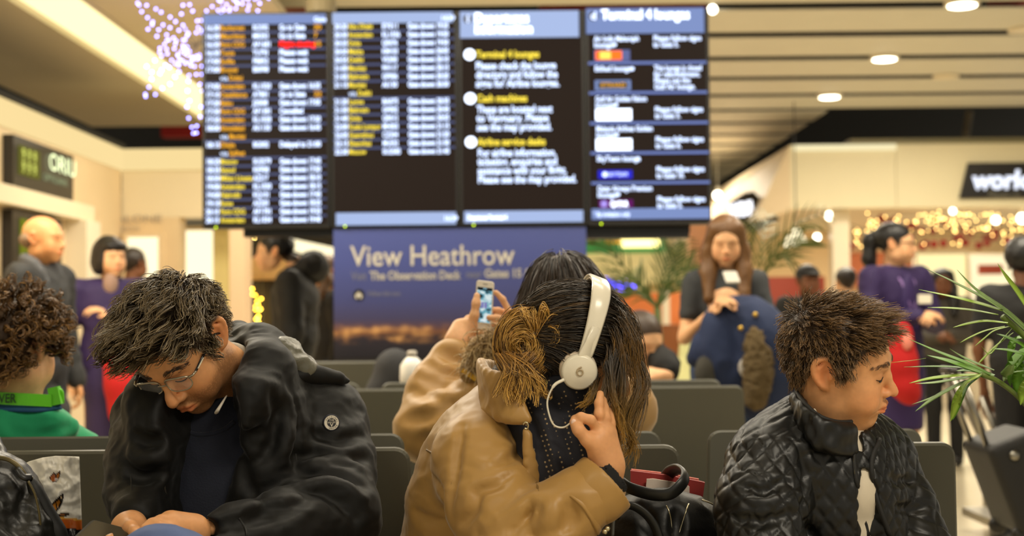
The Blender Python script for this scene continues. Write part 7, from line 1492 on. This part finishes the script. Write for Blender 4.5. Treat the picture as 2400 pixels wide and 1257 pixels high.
S = Solid(); S.ell(P(1665, 860, 6.34), (.06, .04, .09), rot=(0, 30, 0)); build(S, 'lining', .011, mat('lining_grey', (60, 58, 52), rough=.9), ct, ridged(.005, (12, 12, 12)))
S = Solid(); S.chain([P(1772, 790, 6.26), P(1778, 860, 6.25), P(1770, 935, 6.27)], [.045, .055, .045], k=.03, n=6); build(S, 'fur_collar', .009, mat('fur_brown', (92, 76, 48), rough=.95, bump=(60, .9, .01)), ct, ridged(.012, (34, 34, 34)))
for x, y in ((1770, 738), (1736, 770)): MB().ball(P(x, y, 6.24), .012, 10, 8).make('button', mat('brass', (196, 160, 70), rough=.3, metal=.8), ct, smooth=True)
S = Solid(); S.ell(P(1745, 862, 6.27), (.03, .012, .045)); build(S, 'label_patch', .008, mat('patch_pale', (170, 164, 156), rough=.7), ct)
ph = P(1714, 648, 6.28); MB().rprism(.062, .12, .008, .009, .002, Matrix.Translation(ph) @ Matrix.Rotation(R(-65), 4, 'X') @ Matrix.Translation((0, 0, -.06))).make('smartphone', mat('phone_pale', (190, 186, 176), rough=.3), label='pale phone held by the texting woman', cat='phone')
# cap man, child, purple woman, grey woman, dark passer-by
t, W, Mh = figure('man in dark cap and black jacket far behind the boy', 1893, 660, 9.4, 12, skin='brown', top=((30, 29, 28), .8), hair=('short', (30, 28, 28)), bulk=1.18)
bgpart(t, W, 'shirt', lambda S: S.ell((0, -.115, 1.30), (.055, .04, .15)), mat('tee_pale', (186, 180, 166), rough=.8)); bgpart(t, W, 'cap', lambda S: (setattr(S, 'M', Mh), S.ell((0, .015, .062), (.088, .108, .068)), S.ell((0, -.10, .055), (.06, .06, .012), k=.02)), mat('cap_dark', (34, 32, 32), rough=.8), .007)
figure('dark haired child partly hidden beside the white shop column', 1982, 662, 10.6, 190, skin='pale', top=((70, 66, 66), .8), hair=('short', (34, 22, 16)), res=1.6)
t, W, Mh = figure('woman with ponytail and glasses in purple suit behind the boy', 2098, 574, 8.0, 28, skin='pale', top=(PUR, .75), bottom=('skirt', (44, 26, 78)), hair=('pony', (14, 11, 11)), arms=[[(.19, 0, 1.37), (.27, -.02, 1.10), (.05, -.21, 1.13)], [(-.19, 0, 1.37), (-.25, -.02, 1.10), (-.04, -.21, 1.14)]], hyaw=38, bulk=1.08, top_len=.78)
bgpart(t, W, 'dress_front', lambda S: S.ell((0, -.10, 1.24), (.06, .035, .15)), mat('dress_violet', (44, 24, 80), rough=.7)); mB = MB()
for x in (-1, 1): MB().tube([W @ Vector(q) for q in ((x*.055, .0, 1.44), (x*.05, -.10, 1.34), (0, -.15, 1.12))], .007, 6).make('lanyard', mat('lanyard_lilac', (140, 110, 170), rough=.6), t, smooth=True)
MB().rprism(.075, .05, .004, .006, .001, Matrix.Translation(P(2168, 712, 7.80)) ).make('name_badge', mat('badge_white', (226, 220, 200), rough=.4), t)
MB().tube([Mh @ Vector(q) for q in ((-.07, -.02, .008), (-.064, -.098, .006), (0, -.112, .006), (.064, -.098, .006), (.07, -.02, .008))], .003, 6).make('eyeglasses', M_dark, t, smooth=True)
MB().rprism(.125, .09, .004, .02, .002, Matrix.Translation(P(2036, 742, 7.78)) @ Matrix.Rotation(R(8), 4, 'Y')).make('booklet', mat('book_grey', (170, 160, 160), rough=.5, var=(20, .2)), label='pale grey booklet tucked under the arm of the purple suited woman', cat='book')
S = Solid(); S.chain([P(2108, 790, 7.72), P(2112, 850, 7.72), P(2120, 905, 7.72)], [.075, .085, .075], k=.04); S.cap(P(2120, 905, 7.72), P(2132, 925, 7.72), .07, .06, k=.04); S.ell(P(2112, 775, 7.72), (.05, .045, .05), k=.03); st = build(S, 'red_stocking', .012, mat('felt_red', (176, 12, 12)), None, label='red felt stocking held by the ponytailed woman in purple', cat='stocking')
S = Solid(); S.ell(P(2126, 802, 7.64), (.03, .02, .05)); build(S, 'cuff', .010, mat('stocking_pink', (220, 130, 110), rough=.8), st)
t, W, Mh = figure('woman in grey coat with dark hair far behind the palm', 2209, 664, 10.4, -12, skin='brown', top=((76, 70, 62), .85), bottom=('trousers', (18, 17, 17)), hair=('long', (20, 15, 13)), arms=FOLD, bulk=1.1)
t, W, Mh = figure('person in black with hair tied back cut off at the right edge', 2402, 614, 6.7, 150, skin='brown', top=((18, 17, 17), .8), bottom=('trousers', (16, 16, 18)), hair=('afro', (14, 12, 11)), bulk=1.12, sleeve=.6)
MB().ball(Mh @ Vector((.085, .0, -.03)), .012, 8, 6).make('earring', mat('pearl', (220, 214, 196), rough=.3), t, smooth=True)
# person sitting beyond the far seats
c = P(1490, 790, 6.0); t = person('person in black sitting beyond the far seats, mostly hidden', (c.x, 6.1, 0)); S = Solid(); Mh = headM(30, 20, 0, P(1505, 800, 6.05), .95); head(S, Mh); nb = P(1480, 880, 6.1); neck(S, Mh, nb); core = Solid(); core.ell(P(1470, 960, 6.12), (.14, .1, .22)); core.chain([P(1500, 850, 6.08), P(1555, 860, 6.0), P(1550, 885, 5.95)], [.04, .034, .022]); core.ell(P(1470, 1120, 6.12), (.14, .1, .15), k=.05)
Hn = Solid(); hand(Hn, P(1555, 880, 5.92), (-.8, -.2, .05), (0, -.6, .6), 1, s=.95); body('body', [(S, .008), (core, .014), (Hn, .006)], skincol(SKIN['pale'], Mh, 0, (60, 44, 30), HL), t)
S = Solid(); S.ell(P(1470, 970, 6.12), (.17, .13, .24)); S.ell(P(1470, 1120, 6.12), (.17, .13, .16), k=.05); S.chain([P(1470, 840, 6.1), P(1520, 825, 6.06), P(1558, 855, 5.99), P(1570, 872, 5.95)], [.05, .06, .055, .045], k=.03); build(S, 'black_top', .011, mat('cloth_18_17_17', (18, 17, 17), rough=.8), t, ridged(.006, (9, 9, 12)))
legs(Vector((P(1470, 900, 6).x, 5.98, .56)), [(P(1470, 900, 6).x-.1, 6.42, .56), (P(1470, 900, 6).x+.1, 6.42, .56)], [(P(1470, 900, 6).x-.1, 6.48, .09), (P(1470, 900, 6).x+.1, 6.48, .09)], mat('jeans_dark', (36, 42, 62)), t, r=.08)
Hh = Solid(); Hh.M = Mh; Hh.ell((0, .022, .045), (.086, .106, .088)); Hh.ell((0, -.125, -.035), (.075, .075, .095), k=.015, op=-1); build(Hh, 'hair', .008, mat('hairmass_60_44_30', (60, 44, 30), rough=.5), t)
